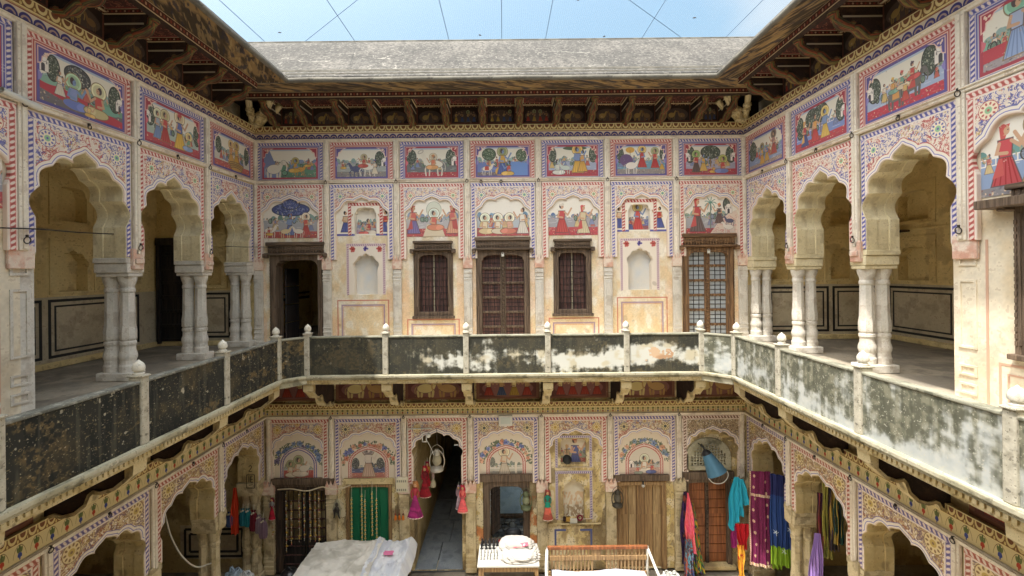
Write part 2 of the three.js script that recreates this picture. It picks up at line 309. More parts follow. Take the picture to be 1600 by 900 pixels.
// --- figures and animals for the picture panels
const SKINS = ['rgb(196,150,116)', 'rgb(104,136,186)', 'rgb(214,176,140)', 'rgb(176,124,92)'];
function person(x, cx, base, s, o = {}) {
  const { robe = 'rgb(170,50,56)', skirt = 'rgb(206,160,60)', skin = SKINS[0], halo, turban, seat, arm = 1, face = 1, veil } = o; x.lineWidth = Math.max(0.8, s * 0.02); x.strokeStyle = 'rgba(60,46,50,0.8)';
  const h = seat ? 0.72 * s : s, hy = base - h + s * 0.1;
  if (halo) { ell(x, cx, hy, s * 0.2, s * 0.2, tone(halo, 40), 0, 'rgba(120,96,60,0.9)'); ell(x, cx, hy, s * 0.15, s * 0.15, halo); }
  if (seat) { ell(x, cx + face * s * 0.06, base - s * 0.1, s * 0.32, s * 0.12, skirt, 0, x.strokeStyle); ell(x, cx + face * s * 0.2, base - s * 0.1, s * 0.13, s * 0.09, tone(skirt, 22), -0.3); }
  else { fillPts(x, [[cx - s * 0.08, base - s * 0.52], [cx + s * 0.08, base - s * 0.52], [cx + s * 0.24, base - s * 0.04], [cx - s * 0.22, base - s * 0.04]]); x.fillStyle = skirt; x.fill(); x.stroke();
    x.strokeStyle = tone(skirt, -36); for (let i = -2; i < 3; i++) { x.beginPath(); x.moveTo(cx + i * s * 0.03, base - s * 0.5); x.lineTo(cx + i * s * 0.085, base - s * 0.06); x.stroke(); } x.strokeStyle = 'rgba(60,46,50,0.8)'; }
  const sh = base - h + s * 0.24;
  if (veil) { fillPts(x, [[cx - s * 0.09, hy - s * 0.08], [cx + s * 0.07, hy - s * 0.09], [cx - face * s * 0.2, base - s * 0.16], [cx - face * s * 0.02, base - s * 0.2]]); x.fillStyle = veil; x.fill(); }
  fillPts(x, [[cx - s * 0.11, sh], [cx + s * 0.11, sh], [cx + s * 0.09, sh + s * 0.28], [cx - s * 0.09, sh + s * 0.28]]); x.fillStyle = robe; x.fill(); x.stroke();
  x.strokeStyle = tone(skin, 0); x.lineWidth = s * 0.055; x.lineCap = 'round'; x.beginPath(); x.moveTo(cx + face * s * 0.09, sh + s * 0.04); x.lineTo(cx + face * s * 0.2, sh + s * 0.14); x.lineTo(cx + face * s * (0.26 + 0.06 * arm), sh + s * (arm > 0 ? -0.08 : 0.2)); x.stroke();
  x.beginPath(); x.moveTo(cx - face * s * 0.09, sh + s * 0.05); x.lineTo(cx - face * s * 0.13, sh + s * 0.2); x.lineTo(cx + face * s * 0.02, sh + s * 0.22); x.stroke();
  ell(x, cx, hy, s * 0.065, s * 0.08, skin); ell(x, cx - face * s * 0.03, hy - s * 0.02, s * 0.055, s * 0.085, veil ?? INK); ell(x, cx + face * s * 0.02, hy + s * 0.01, s * 0.045, s * 0.06, skin);
  if (turban) { ell(x, cx, hy - s * 0.065, s * 0.085, s * 0.05, turban, -0.15 * face); ell(x, cx - face * s * 0.03, hy - s * 0.11, s * 0.035, s * 0.035, tone(turban, 30)); }
  x.fillStyle = INK; x.fillRect(cx + face * s * 0.03, hy - s * 0.012, s * 0.02, s * 0.016);
}
function beast(x, cx, base, s, o = {}) {     // horse, cow or elephant, by its numbers
  const { col = 'rgb(228,222,206)', face = 1, neck = 0.5, trunk = 0, leg = 0.42, fat = 0.2, run = 0.12, cloth } = o, ln = 'rgba(60,50,50,0.75)'; x.lineWidth = Math.max(0.8, s * 0.015); x.lineCap = 'round';
  const by = base - s * leg - fat * s * 0.5;
  x.strokeStyle = tone(col, -14); for (const [lx, k] of [[-0.28, -1], [-0.2, 0.6], [0.2, -0.4], [0.28, 1]]) { x.lineWidth = s * (trunk ? 0.11 : 0.055); x.beginPath(); x.moveTo(cx + lx * s * face, by); x.lineTo(cx + (lx + k * run * 0.6) * s * face, by + s * leg * 0.55); x.lineTo(cx + (lx + k * run * 0.3) * s * face, base); x.stroke(); }
  x.lineWidth = Math.max(0.8, s * 0.015);
  ell(x, cx, by, s * 0.38, fat * s, col, -0.06 * face, ln);
  const nx = cx + face * s * 0.33, hx = nx + face * s * 0.16, hy = by - s * neck * 0.75;
  fillPts(x, [[nx - face * s * 0.1, by - fat * s * 0.7], [hx - face * s * 0.05, hy - s * 0.05], [hx + face * s * 0.05, hy + s * 0.05], [nx + face * s * 0.06, by + fat * s * 0.3]]); x.fillStyle = col; x.fill();
  ell(x, hx + face * s * 0.05, hy + s * 0.02, s * (trunk ? 0.15 : 0.12), s * (trunk ? 0.13 : 0.06), col, 0.5 * face, ln);
  if (trunk) { x.strokeStyle = col; x.lineWidth = s * 0.07; x.beginPath(); x.moveTo(hx + face * s * 0.14, hy + s * 0.04); x.quadraticCurveTo(hx + face * s * 0.28, hy + s * 0.2, hx + face * s * 0.18, hy + s * 0.45); x.stroke(); ell(x, hx - face * s * 0.04, hy + s * 0.04, s * 0.07, s * 0.11, tone(col, -18)); }
  x.strokeStyle = tone(col, -40); x.lineWidth = s * 0.03; x.beginPath(); x.moveTo(cx - face * s * 0.37, by - fat * s * 0.4); x.quadraticCurveTo(cx - face * s * 0.52, by, cx - face * s * 0.46, by + s * 0.28); x.stroke();
  if (cloth) { fillPts(x, [[cx - s * 0.16, by - fat * s * 0.98], [cx + s * 0.14, by - fat * s * 0.98], [cx + s * 0.17, by + fat * s * 0.6], [cx - s * 0.18, by + fat * s * 0.6]]); x.fillStyle = cloth; x.fill(); }
}
function bush(x, cx, cy, rx, ry, seed, col = 'rgb(44,58,48)', trunk) {
  const r = rng(seed); if (trunk) { x.fillStyle = 'rgb(120,90,66)'; x.fillRect(cx - rx * 0.07, cy, rx * 0.14, trunk); }
  ell(x, cx, cy, rx, ry, col, 0, 'rgb(30,34,36)');
  for (let i = 0; i < 90; i++) { const a = r() * 6.3, d = Math.sqrt(r()) * 0.92; ell(x, cx + Math.cos(a) * d * rx, cy + Math.sin(a) * d * ry, rx * 0.07, ry * 0.05, r() < 0.7 ? tone(col, 60) : r() < 0.5 ? tone(col, 20) : 'rgb(190,196,170)', r() * 3); }
}
function house(x, cx, base, s) {
  x.strokeStyle = 'rgba(90,80,80,0.8)'; x.lineWidth = Math.max(0.8, s * 0.02); x.fillStyle = 'rgb(238,234,226)'; x.fillRect(cx - s * 0.28, base - s * 0.6, s * 0.56, s * 0.6); x.strokeRect(cx - s * 0.28, base - s * 0.6, s * 0.56, s * 0.6);
  ell(x, cx, base - s * 0.62, s * 0.2, s * 0.16, 'rgb(240,236,230)', 0, x.strokeStyle); x.fillStyle = 'rgb(44,44,52)'; x.fillRect(cx - s * 0.09, base - s * 0.3, s * 0.18, s * 0.3); ell(x, cx, base - s * 0.3, s * 0.09, s * 0.09, 'rgb(44,44,52)');
  for (const d of [-0.18, 0.18]) { x.fillStyle = 'rgb(120,116,120)'; x.fillRect(cx + d * s - s * 0.03, base - s * 0.5, s * 0.06, s * 0.12); }
}
function landscape(x, x0, y0, w, h, o) {      // sky, water or terrace, ground
  const { sky = 'rgb(232,230,214)', top = 'rgb(170,190,214)', far = 'rgb(124,160,158)', mid = 'rgb(92,128,196)', ground = 'rgb(160,40,52)', seed = 1, hy = 0.5, gy = 0.78 } = o, r = rng(seed);
  x.fillStyle = sky; x.fillRect(x0, y0, w, h); x.fillStyle = top; x.fillRect(x0, y0, w, h * 0.07);
  for (let i = 0; i < 12; i++) { const a = r(); ell(x, x0 + a * w, y0 + h * (hy - 0.02), w * 0.05, h * (0.05 + 0.09 * r()), tone(far, (r() - 0.5) * 40)); }
  x.fillStyle = mid; x.fillRect(x0, y0 + h * hy, w, h * (1 - hy));
  x.strokeStyle = 'rgba(220,226,232,0.6)'; x.lineWidth = h * 0.012; for (let i = 0; i < 16; i++) { const yy = y0 + h * (hy + (gy - hy) * r()), xx = x0 + w * r(); x.beginPath(); x.moveTo(xx, yy); x.lineTo(xx + w * 0.08, yy); x.stroke(); }
  if (o.rail) { x.strokeStyle = 'rgb(236,232,226)'; x.lineWidth = h * 0.015; for (const f of [hy, hy + 0.08]) { x.beginPath(); x.moveTo(x0, y0 + h * f); x.lineTo(x0 + w, y0 + h * f); x.stroke(); } for (let i = 0; i < 24; i++) { x.beginPath(); x.moveTo(x0 + w * i / 24, y0 + h * hy); x.lineTo(x0 + w * i / 24, y0 + h * (hy + 0.08)); x.stroke(); } }
  for (let i = 0; i < 90; i++) ell(x, x0 + w * r(), y0 + h * (hy - 0.06 + 0.1 * r()), w * (0.004 + 0.012 * r()), h * (0.008 + 0.02 * r()), ['rgb(92,120,96)', 'rgb(150,160,130)', 'rgb(190,150,120)', 'rgb(110,130,160)'][(r() * 4) | 0], r() * 3);
  x.fillStyle = ground; x.fillRect(x0, y0 + h * gy, w, h * (1 - gy));
  for (let i = 0; i < 70; i++) ell(x, x0 + w * r(), y0 + h * (gy + (1 - gy) * r()), w * (0.003 + 0.008 * r()), h * 0.012, ['rgb(220,190,150)', 'rgb(110,60,60)', 'rgb(90,90,110)'][(r() * 3) | 0], r() * 3);
  for (let i = 0; i < 40; i++) { x.strokeStyle = `rgba(120,110,110,${0.25 * r()})`; x.lineWidth = 1; const px = x0 + w * r(), py = y0 + h * r(); x.beginPath(); x.moveTo(px, py); x.lineTo(px + w * 0.05 * (r() - 0.5), py + h * 0.1 * (r() - 0.5)); x.stroke(); }
  for (let i = 0; i < 130; i++) { x.fillStyle = `rgba(${r() < 0.5 ? '240,226,210' : '50,44,54'},${0.22 * r()})`; x.beginPath(); x.ellipse(x0 + r() * w, y0 + h * (gy + (1 - gy) * r()), w * 0.03 * r(), h * 0.012, 0, 0, 7); x.fill(); }
}
const P = (f, y, s, o = {}) => ['p', f, y, s, o], A = (f, y, s, o = {}) => ['a', f, y, s, o], T = (f, y, rx, ry, o = {}) => ['t', f, y, rx, ry, o], Hs = (f, y, s) => ['h', f, y, s];
function figures(x, x0, y0, w, h, list, seed) {
  list.forEach((e, i) => {
    const cx = x0 + e[1] * w, yy = y0 + e[2] * h;
    if (e[0] === 'p') person(x, cx, yy, e[3] * h, e[4]); else if (e[0] === 'a') beast(x, cx, yy, e[3] * h, e[4]);
    else if (e[0] === 't') bush(x, cx, yy, e[3] * w, e[4] * h, seed * 31 + i, e[5].col, e[5].trunk ? e[5].trunk * h : 0); else if (e[0] === 'h') house(x, cx, yy, e[3] * h);
    else if (e[0] === 'f') e[1](x, x0, y0, w, h);
  });
}
// picture panel of the frieze: rope frame, coloured mat with lobed corners, scene
function muralTex(rw, rh, sc, col, seed) {
  const W = 512, H = Math.round(512 * rh / rw), k = W / rw;
  return pageTex(W, H, (x) => {
    const b = 0.07 * k, m = 0.13 * k;
    x.fillStyle = tone(col, 10); x.fillRect(0, 0, W, H);
    const hh = H - m - 0.035 * k; landscape(x, m, m, W - 2 * m, hh, { seed, ...sc.land });
    x.save(); x.beginPath(); x.rect(m, m, W - 2 * m, hh); x.clip(); const rr = rng(seed * 7 + 1), extra = []; for (let i = 0; i < 13; i++) { const f = 0.08 + 0.84 * rr(); if (rr() < 0.6) extra.push(P(f, 0.66 + 0.12 * rr(), 0.26 + 0.14 * rr(), { robe: ['rgb(176,70,66)', 'rgb(206,160,80)', 'rgb(96,110,170)', 'rgb(220,212,196)'][(rr() * 4) | 0], skirt: ['rgb(190,90,80)', 'rgb(110,130,180)', 'rgb(210,180,110)'][(rr() * 3) | 0], face: rr() < 0.5 ? -1 : 1 })); else extra.push(T(f, 0.6, 0.025, 0.07, { col: 'rgb(70,100,84)' })); } figures(x, m, m, W - 2 * m, hh, [...extra, ...sc.list], seed); x.restore();
    const mat = col === RED ? 'rgb(72,66,142)' : 'rgb(160,44,62)';
    x.strokeStyle = mat; x.lineWidth = 0.035 * k; x.strokeRect(m, m, W - 2 * m, hh);
    for (const sx of [0, 1]) { const X = sx ? W - m : m, d = sx ? -1 : 1;
      fillPts(x, [[X, m], [X + d * 0.20 * k, m], [X + d * 0.13 * k, m + 0.03 * k], [X + d * 0.10 * k, m + 0.08 * k], [X + d * 0.05 * k, m + 0.10 * k], [X + d * 0.04 * k, m + 0.17 * k], [X, m + 0.19 * k]]); x.fillStyle = mat; x.fill(); x.strokeStyle = 'rgb(232,190,180)'; x.lineWidth = 0.012 * k; x.stroke();
      fillPts(x, [[X, H * 0.5], [X + d * 0.05 * k, H * 0.56], [X + d * 0.035 * k, H * 0.62], [X, H * 0.66]]); x.fillStyle = tone(mat, 50); x.fill();
      for (let i = 0, r = rng(seed + sx); i < 5; i++) ell(x, X + d * (0.03 + 0.09 * r()) * k, m + (0.02 + 0.08 * r()) * k, 0.018 * k, 0.012 * k, 'rgb(240,214,190)', r() * 3); }
    x.strokeStyle = 'rgb(236,222,206)'; x.lineWidth = 0.008 * k; x.strokeRect(m - 0.03 * k, m - 0.03 * k, W - 2 * m + 0.06 * k, hh + 0.05 * k);
    rope(x, 0, b / 2 + 2, W, b / 2 + 2, b, col); rope(x, 0, H - 2, W, H - 2, 5, col); rope(x, b / 2 + 2, b, b / 2 + 2, H, b, col); rope(x, W - b / 2 - 2, H, W - b / 2 - 2, b, b, col);
    wear(x, W, H, seed + 4, 900, 0.6);
  });
}
// tympanum under an arch, upper floor: open scene
function tympanumTex(rw, rh, sc, seed) {
  const W = 512, H = Math.round(512 * rh / rw);
  return pageTex(W, H, (x) => { landscape(x, 0, 0, W, H, { seed, sky: 'rgb(236,234,224)', top: 'rgb(236,234,226)', far: 'rgb(112,140,176)', mid: 'rgb(156,162,172)', ground: 'rgb(172,60,66)', hy: 0.56, gy: 0.8, ...sc.land }); const rr = rng(seed * 5 + 2), extra = []; for (let i = 0; i < 9; i++) { const f = 0.06 + 0.88 * rr(); if (rr() < 0.5) extra.push(P(f, 0.72 + 0.1 * rr(), 0.2 + 0.14 * rr(), { robe: ['rgb(176,80,76)', 'rgb(206,170,100)', 'rgb(104,116,170)', 'rgb(220,212,196)'][(rr() * 4) | 0], skirt: ['rgb(190,100,90)', 'rgb(120,136,180)', 'rgb(210,186,130)'][(rr() * 3) | 0], face: rr() < 0.5 ? -1 : 1 })); else extra.push(T(f, 0.58, 0.03, 0.06, { col: ['rgb(84,116,104)', 'rgb(92,108,140)'][(rr() * 2) | 0] })); } figures(x, 0, 0, W, H, [...extra, ...sc.list], seed); wear(x, W, H, seed + 4, 800, 0.65); });
}
// tympanum of the ground floor: garland of flowers round a pointed inner picture
function bouquetTex(rw, rh, sc, col, seed, inner = 0.62) {
  const W = 512, H = Math.round(512 * rh / rw), k = W / rw;
  return pageTex(W, H, (x) => {
    const r = rng(seed); x.fillStyle = 'rgb(222,212,190)'; x.fillRect(0, 0, W, H);
    const hw = inner * W / 2, top = H * 0.36, pts = [[W / 2 - hw, H], [W / 2 - hw, H * 0.72]];
    for (let i = 1; i <= 12; i++) { const t = i / 12; pts.push([W / 2 - hw * Math.cos(t * Math.PI / 2) ** 0.9, H * 0.72 - (H * 0.72 - top) * Math.pow(Math.sin(t * Math.PI / 2), 0.9) * (0.88 + 0.12 * t * t * t)]); }
    const all = [...pts, ...pts.map(([a, b]) => [W - a, b]).reverse()];
    const cols = sc.flowers ?? ['rgb(196,110,84)', 'rgb(92,104,170)', 'rgb(206,150,120)'];
    for (let i = 0; i < 200; i++) { const a = Math.PI * (0.02 + 0.96 * r()), d = 1.12 + 0.38 * r(), px = W / 2 - Math.cos(a) * hw * d * 1.05, py = H * 0.74 - Math.sin(a) * (H * 0.72 - top) * d * 0.98; ell(x, px, py, (8 + 8 * r()), 4 + 3 * r(), r() < 0.7 ? 'rgb(66,84,62)' : 'rgb(104,118,84)', r() * 3); }
    for (let i = 0; i < 14; i++) { const a = Math.PI * (0.06 + 0.88 * (i + 0.4 * r()) / 14), d = 1.16 + 0.24 * r(); flower(x, W / 2 - Math.cos(a) * hw * d * 1.05, H * 0.74 - Math.sin(a) * (H * 0.72 - top) * d * 0.98, 19 + 15 * r(), cols[(r() * cols.length) | 0], r); }
    x.save(); fillPts(x, all); x.clip(); landscape(x, W / 2 - hw, top, 2 * hw, H - top, { seed, sky: 'rgb(214,208,192)', top: 'rgb(170,186,204)', far: 'rgb(96,112,104)', mid: 'rgb(170,176,172)', ground: 'rgb(176,78,66)', hy: 0.62, gy: 0.8, ...sc.land }); figures(x, W / 2 - hw, top, 2 * hw, H - top, sc.list, seed); x.restore();
    x.lineJoin = 'round'; for (const [w, c] of [[0.085, 'rgb(224,212,194)'], [0.066, col], [0.012, 'rgb(232,214,200)']]) { fillPts(x, all, false); x.strokeStyle = c; x.lineWidth = w * k; x.stroke(); }
    for (let i = 0; i < all.length - 1; i++) { const [a, b] = all[i], [c, d] = all[i + 1], L = Math.hypot(c - a, d - b), n = Math.max(1, Math.round(L / 15)); for (let j = 0; j < n; j++) ell(x, a + (c - a) * (j + 0.5) / n, b + (d - b) * (j + 0.5) / n, 0.026 * k, 0.009 * k, 'rgb(226,206,196)', Math.atan2(d - b, c - a) + 0.8); }
    wear(x, W, H, seed + 4, 420, 0.55);
  });
}
// running bands
const bandTex = (kindOf) => canvasTex(256, 64, (x, W, H) => {
  if (kindOf === 'wave') { x.fillStyle = 'rgb(206,190,170)'; x.fillRect(0, 0, W, H); for (let i = 0; i < 4; i++) { const c = (i + 0.5) * W / 4; ell(x, c, H * 0.86, W / 8.4, H * 0.62, 'rgb(62,56,116)'); ell(x, c, H * 0.95, W / 11, H * 0.46, 'rgb(176,150,140)'); ell(x, c, H * 1.0, W / 18, H * 0.34, 'rgb(78,68,120)'); } x.fillStyle = 'rgb(150,84,76)'; x.fillRect(0, 0, W, H * 0.1); x.fillStyle = 'rgb(66,58,104)'; x.fillRect(0, H * 0.9, W, H * 0.1); }
  if (kindOf === 'scallop') { x.fillStyle = 'rgb(128,92,54)'; x.fillRect(0, 0, W, H); for (let i = 0; i < 4; i++) { const c = (i + 0.5) * W / 4; ell(x, c, H * 0.2, W / 9, H * 0.62, 'rgb(216,196,140)'); ell(x, c, H * 0.12, W / 14, H * 0.44, 'rgb(118,74,48)'); ell(x, c + W / 8, H * 0.72, W / 40, H * 0.16, 'rgb(206,182,120)'); } x.fillStyle = 'rgb(220,202,150)'; x.fillRect(0, 0, W, H * 0.1); x.fillRect(0, H * 0.9, W, H * 0.1); }
  if (kindOf === 'buds') { x.fillStyle = 'rgb(206,188,140)'; x.fillRect(0, 0, W, H); const cs = ['rgb(160,62,46)', 'rgb(66,76,132)']; for (let i = 0; i < 4; i++) { const c = (i + 0.5) * W / 4; ell(x, c, H * 0.32, W / 36, H * 0.2, 'rgb(96,102,58)', 0); ell(x, c - W / 30, H * 0.36, W / 44, H * 0.16, 'rgb(112,116,70)', -0.6); ell(x, c + W / 30, H * 0.36, W / 44, H * 0.16, 'rgb(112,116,70)', 0.6); ell(x, c, H * 0.7, W / 26, H * 0.13, cs[i % 2]); ell(x, c, H * 0.82, W / 50, H * 0.12, cs[i % 2]); x.fillStyle = 'rgb(110,80,54)'; x.fillRect(c + W / 8 - 1, H * 0.12, 3, H * 0.75); } x.fillStyle = 'rgb(226,210,166)'; x.fillRect(0, 0, W, H * 0.08); x.fillRect(0, H * 0.92, W, H * 0.08); }
  if (kindOf === 'tulips') { x.fillStyle = 'rgb(212,196,150)'; x.fillRect(0, 0, W, H); const cs = ['rgb(178,66,44)', 'rgb(58,70,142)']; for (let i = 0; i < 2; i++) { const c = (i + 0.5) * W / 2; x.strokeStyle = 'rgb(96,70,44)'; x.lineWidth = 2; x.beginPath(); x.arc(c, H * 0.9, W / 5.2, Math.PI * 1.05, Math.PI * 1.95); x.stroke(); ell(x, c, H * 0.34, 9, 13, 'rgb(86,98,58)'); ell(x, c - 13, H * 0.4, 8, 12, 'rgb(104,112,66)', -0.7); ell(x, c + 13, H * 0.4, 8, 12, 'rgb(104,112,66)', 0.7); ell(x, c, H * 0.7, 9, 11, cs[i]); ell(x, c - 10, H * 0.68, 6, 8, cs[i], 0.5); ell(x, c + 10, H * 0.68, 6, 8, cs[i], -0.5); ell(x, c, H * 0.88, 5, 4, cs[i]); } }
  if (kindOf === 'dots') { x.fillStyle = 'rgb(86,46,38)'; x.fillRect(0, 0, W, H); for (let i = 0; i < 8; i++) ell(x, (i + 0.5) * W / 8, H * 0.5, 8, 13, i % 2 ? 'rgb(188,150,124)' : 'rgb(140,62,50)'); x.fillStyle = 'rgb(206,186,150)'; x.fillRect(0, 0, W, 7); x.fillRect(0, H - 7, W, 7); }
  wear(x, W, H, 77, 120, 0.5);
}, { repeat: [1, 1] });
const bandMat = {}; for (const k of ['wave', 'scallop', 'buds', 'tulips', 'dots']) bandMat[k] = std({ map: bandTex(k) });
// a band of ornament as a shallow slab whose pattern repeats every `rep` metres
function bandGeo(x0, x1, y0, y1, z0, z1, rep) { const g = bx(x0, x1, y0, y1, z0, z1), p = g.attributes.position, uv = g.attributes.uv; for (let i = 0; i < p.count; i++) uv.setXY(i, p.getX(i) / rep, (p.getY(i) - y0) / (y1 - y0)); return g; }
// dim painted panels under the eaves and on the balcony frieze
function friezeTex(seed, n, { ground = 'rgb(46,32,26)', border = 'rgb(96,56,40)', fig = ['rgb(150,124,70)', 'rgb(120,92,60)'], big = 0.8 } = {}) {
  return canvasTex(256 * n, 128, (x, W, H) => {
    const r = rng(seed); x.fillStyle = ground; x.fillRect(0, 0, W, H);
    for (let i = 0; i < n; i++) { x.save(); x.beginPath(); x.rect(i * 256, 0, 256, H); x.clip(); x.translate(i * 256, 0);
      x.fillStyle = border; x.fillRect(0, 0, 256, 12); x.fillRect(0, H - 10, 256, 10); x.fillRect(0, 0, 12, H); x.fillRect(244, 0, 12, H);
      ell(x, 128, 76, 104, 42, tone(ground, 30));
      if (r() < 0.5) { beast(x, 84, 112, 92 * big, { col: fig[0], face: 1, trunk: r() < 0.6 ? 1 : 0, fat: 0.24, leg: 0.3 }); beast(x, 176, 112, 92 * big, { col: fig[1], face: -1, trunk: r() < 0.5 ? 1 : 0, fat: 0.22, leg: 0.3 }); }
      else for (let j = 0; j < 4; j++) person(x, 50 + j * 52, 114, 92 * big, { robe: fig[j % 2], skirt: ['rgb(150,60,46)', 'rgb(160,130,60)', 'rgb(70,80,110)'][(r() * 3) | 0], skin: 'rgb(160,124,90)', face: j % 2 ? -1 : 1, halo: r() < 0.4 ? 'rgb(110,120,80)' : undefined });
      for (let j = 0; j < 60; j++) ell(x, r() * 256, r() * 14, 3, 2, 'rgb(190,160,120)'); x.restore(); }
    wear(x, W, H, seed + 1, 300, 0.25);
  });
}

// ------------------------------------------------------------------ ground
{ const s = poly([[-150, -140], [150, -140], [150, 160], [-150, 160]]); s.holes.push(path([[-0.5, 10.1], [1.4, 10.1], [1.4, 11.18], [-0.5, 11.18]])); kind(part('ground', boxUV(ext(s, -0.3, -0.06).rotateX(-Math.PI / 2)), M.floor), 'structure'); }
kind(part('courtyard_floor', bx(XL + 0.5, XR - 0.4, -0.06, 0, -ZB + 0.4, 1.4), M.walk), 'structure');

// ------------------------------------------------------------------ builders shared by the walls
const FLOOR = 4.79, RAIL = 8.2;
function ironRing(wall, x, y, z, r = 0.045) { part('iron_ring', [ring(r * 0.8, 0.006, x, y - r, z + 0.012, 'z', 0.15), bx(x - 0.008, x + 0.008, y - 0.016, y + 0.016, z - 0.01, z + 0.02)], M.iron, wall); }
// raised white plaster strip with rounded edges and a bead down its middle
function rib(wall, x, y0, y1, w = 0.12, z = 0.065) { part('pilaster_strip', [bx(x - w / 2, x + w / 2, y0, y1, 0, z, 0.018), bx(x - 0.022, x + 0.022, y0 + 0.02, y1 - 0.02, z - 0.01, z + 0.014, 0.01)], M.rib, wall); }
function rail(wall, x0, x1, y, z = 0.07) { part('wall_rail', [bx(x0, x1, y - 0.035, y + 0.035, 0, z, 0.015), bx(x0, x1, y + 0.004, y + 0.022, z - 0.01, z + 0.018, 0.008)], M.rib, wall); }
const bumpWide = bumpPlaster.clone(); bumpWide.repeat.set(7, 3.2); bumpWide.needsUpdate = true;
const paint = (t, o = {}) => t.rect ? t : std({ map: t, bumpMap: bumpPlaster, bumpScale: 0.003, ...o });
function sheet(name, wall, x0, x1, y0, y1, z0, z1, mat, label) { const g = uvRect(flat(new THREE.BoxGeometry(x1 - x0, y1 - y0, z1 - z0)).translate((x0 + x1) / 2, (y0 + y1) / 2, (z0 + z1) / 2), x0, y0, x1, y1); return part(name, mat.rect ? toPage(g, mat.rect) : g, mat.rect ? mat.mat : mat, wall, label); }
function spandrel(wall, x0, x1, y0, y1, arch, z0, z1, mat) {
  const s = poly([[x0, y0], [x0, y1], [x1, y1], [x1, y0], ...arch.slice().reverse()]);
  part('spandrel', toPage(uvRect(ext(s, z0, z1, 0.008), x0, y0, x1, y1), mat.rect), mat.mat, wall);
}
// carved pilaster below a strip, with its pink capital
function pilaster(wall, x, y0, y1, w, mat, cap = M.pink, d = 0.07) {
  const g = [bx(x - w / 2, x + w / 2, y0, y1 - 0.2, 0, d, 0.02), bx(x - w * 0.28, x + w * 0.28, y0 + 0.42, y1 - 0.5, d - 0.01, d + 0.015, 0.012)];
  for (const [f, h, k] of [[0, 0.09, 1.08], [0.13, 0.05, 1.03], [0.24, 0.04, 1.01], [0.33, 0.03, 1.02]]) g.push(bx(x - w * k / 2, x + w * k / 2, y0 + f, y0 + f + h, 0, d + 0.012 + 0.03 * (k - 1), 0.012));
  for (const f of [0.30, 0.38, 0.44]) g.push(bx(x - w * 0.51, x + w * 0.51, y1 - f, y1 - f + 0.03, 0, d + 0.01, 0.008));
  part('pilaster', g, mat, wall);
  const c = [bx(x - w * 0.56, x + w * 0.56, y1 - 0.2, y1 - 0.02, 0, d + 0.018, 0.015)];
  for (let i = -1; i <= 1; i++) c.push(ext(poly([[x + i * w * 0.36 - w * 0.18, y1 - 0.03], [x + i * w * 0.36 + w * 0.18, y1 - 0.03], [x + i * w * 0.36, y1 + 0.09]]), 0, d + 0.02, 0.005));
  part('capital', c, cap, wall);
}
// column of the arcades: a pair of shafts one behind the other on a shared plinth, under an impost block
function columnPair(wall, x, y0, yImp, yTop, depth, mat, impMat, halves = false) {
  const g = partGroup('column', wall), H = yImp - y0, r = 0.102, zs = [-0.11, -depth + 0.13];
  part('plinth', [bx(x - 0.14, x + 0.14, y0, y0 + 0.12, -depth, 0.03, 0.015)], mat, g);
  const prof = [[0, 0], [1.08, 0], [1.1, 0.06], [0.98, 0.08], [0.95, 0.12], [1.06, 0.145], [1.09, 0.17], [1.02, 0.2], [0.9, 0.225], [0.88, 0.27], [1.0, 0.29], [0.98, 0.315], [0.84, 0.325], [0.98, 0.345], [1.0, 0.43], [0.92, 0.47], [0.87, 0.5], [0.8, 0.78], [0.78, 0.83], [0.9, 0.845], [0.9, 0.87], [0.8, 0.885], [0.84, 0.91], [1.02, 0.945], [1.12, 0.985], [1.1, 1], [0, 1]];
  for (const z of zs) {
    const s = flat(new THREE.LatheGeometry(prof.map(([a, b]) => new THREE.Vector2(a * r, b * (H - 0.12))), 16)), p = s.attributes.position;
    for (let i = 0; i < p.count; i++) {   // faceted shaft with leaf tips above the lower third
      const X = p.getX(i), Z = p.getZ(i), a = Math.atan2(Z, X), t = p.getY(i) / (H - 0.12), k = t > 0.33 && t < 0.84 ? 1.03 * Math.cos(Math.PI / 8) / Math.cos((((a % (Math.PI / 4)) + Math.PI / 4) % (Math.PI / 4)) - Math.PI / 8) : 1; p.setX(i, X * k); p.setZ(i, Z * k);
    }
    s.computeVertexNormals(); s.translate(x, y0 + 0.12, z); part('shaft', soft(boxUV(s), 0.35), mat, g);
  }
  part('impost', [bx(x - 0.13, x + 0.13, yImp, yImp + 0.05, -depth + 0.01, 0.012, 0.012), bx(x - 0.15, x + 0.15, yImp + 0.05, yTop - 0.07, -depth - 0.005, 0.018, 0.018), bx(x - 0.168, x + 0.168, yTop - 0.07, yTop + 0.004, -depth - 0.003, 0.014, 0.012)], impMat, g);
  return g;
}

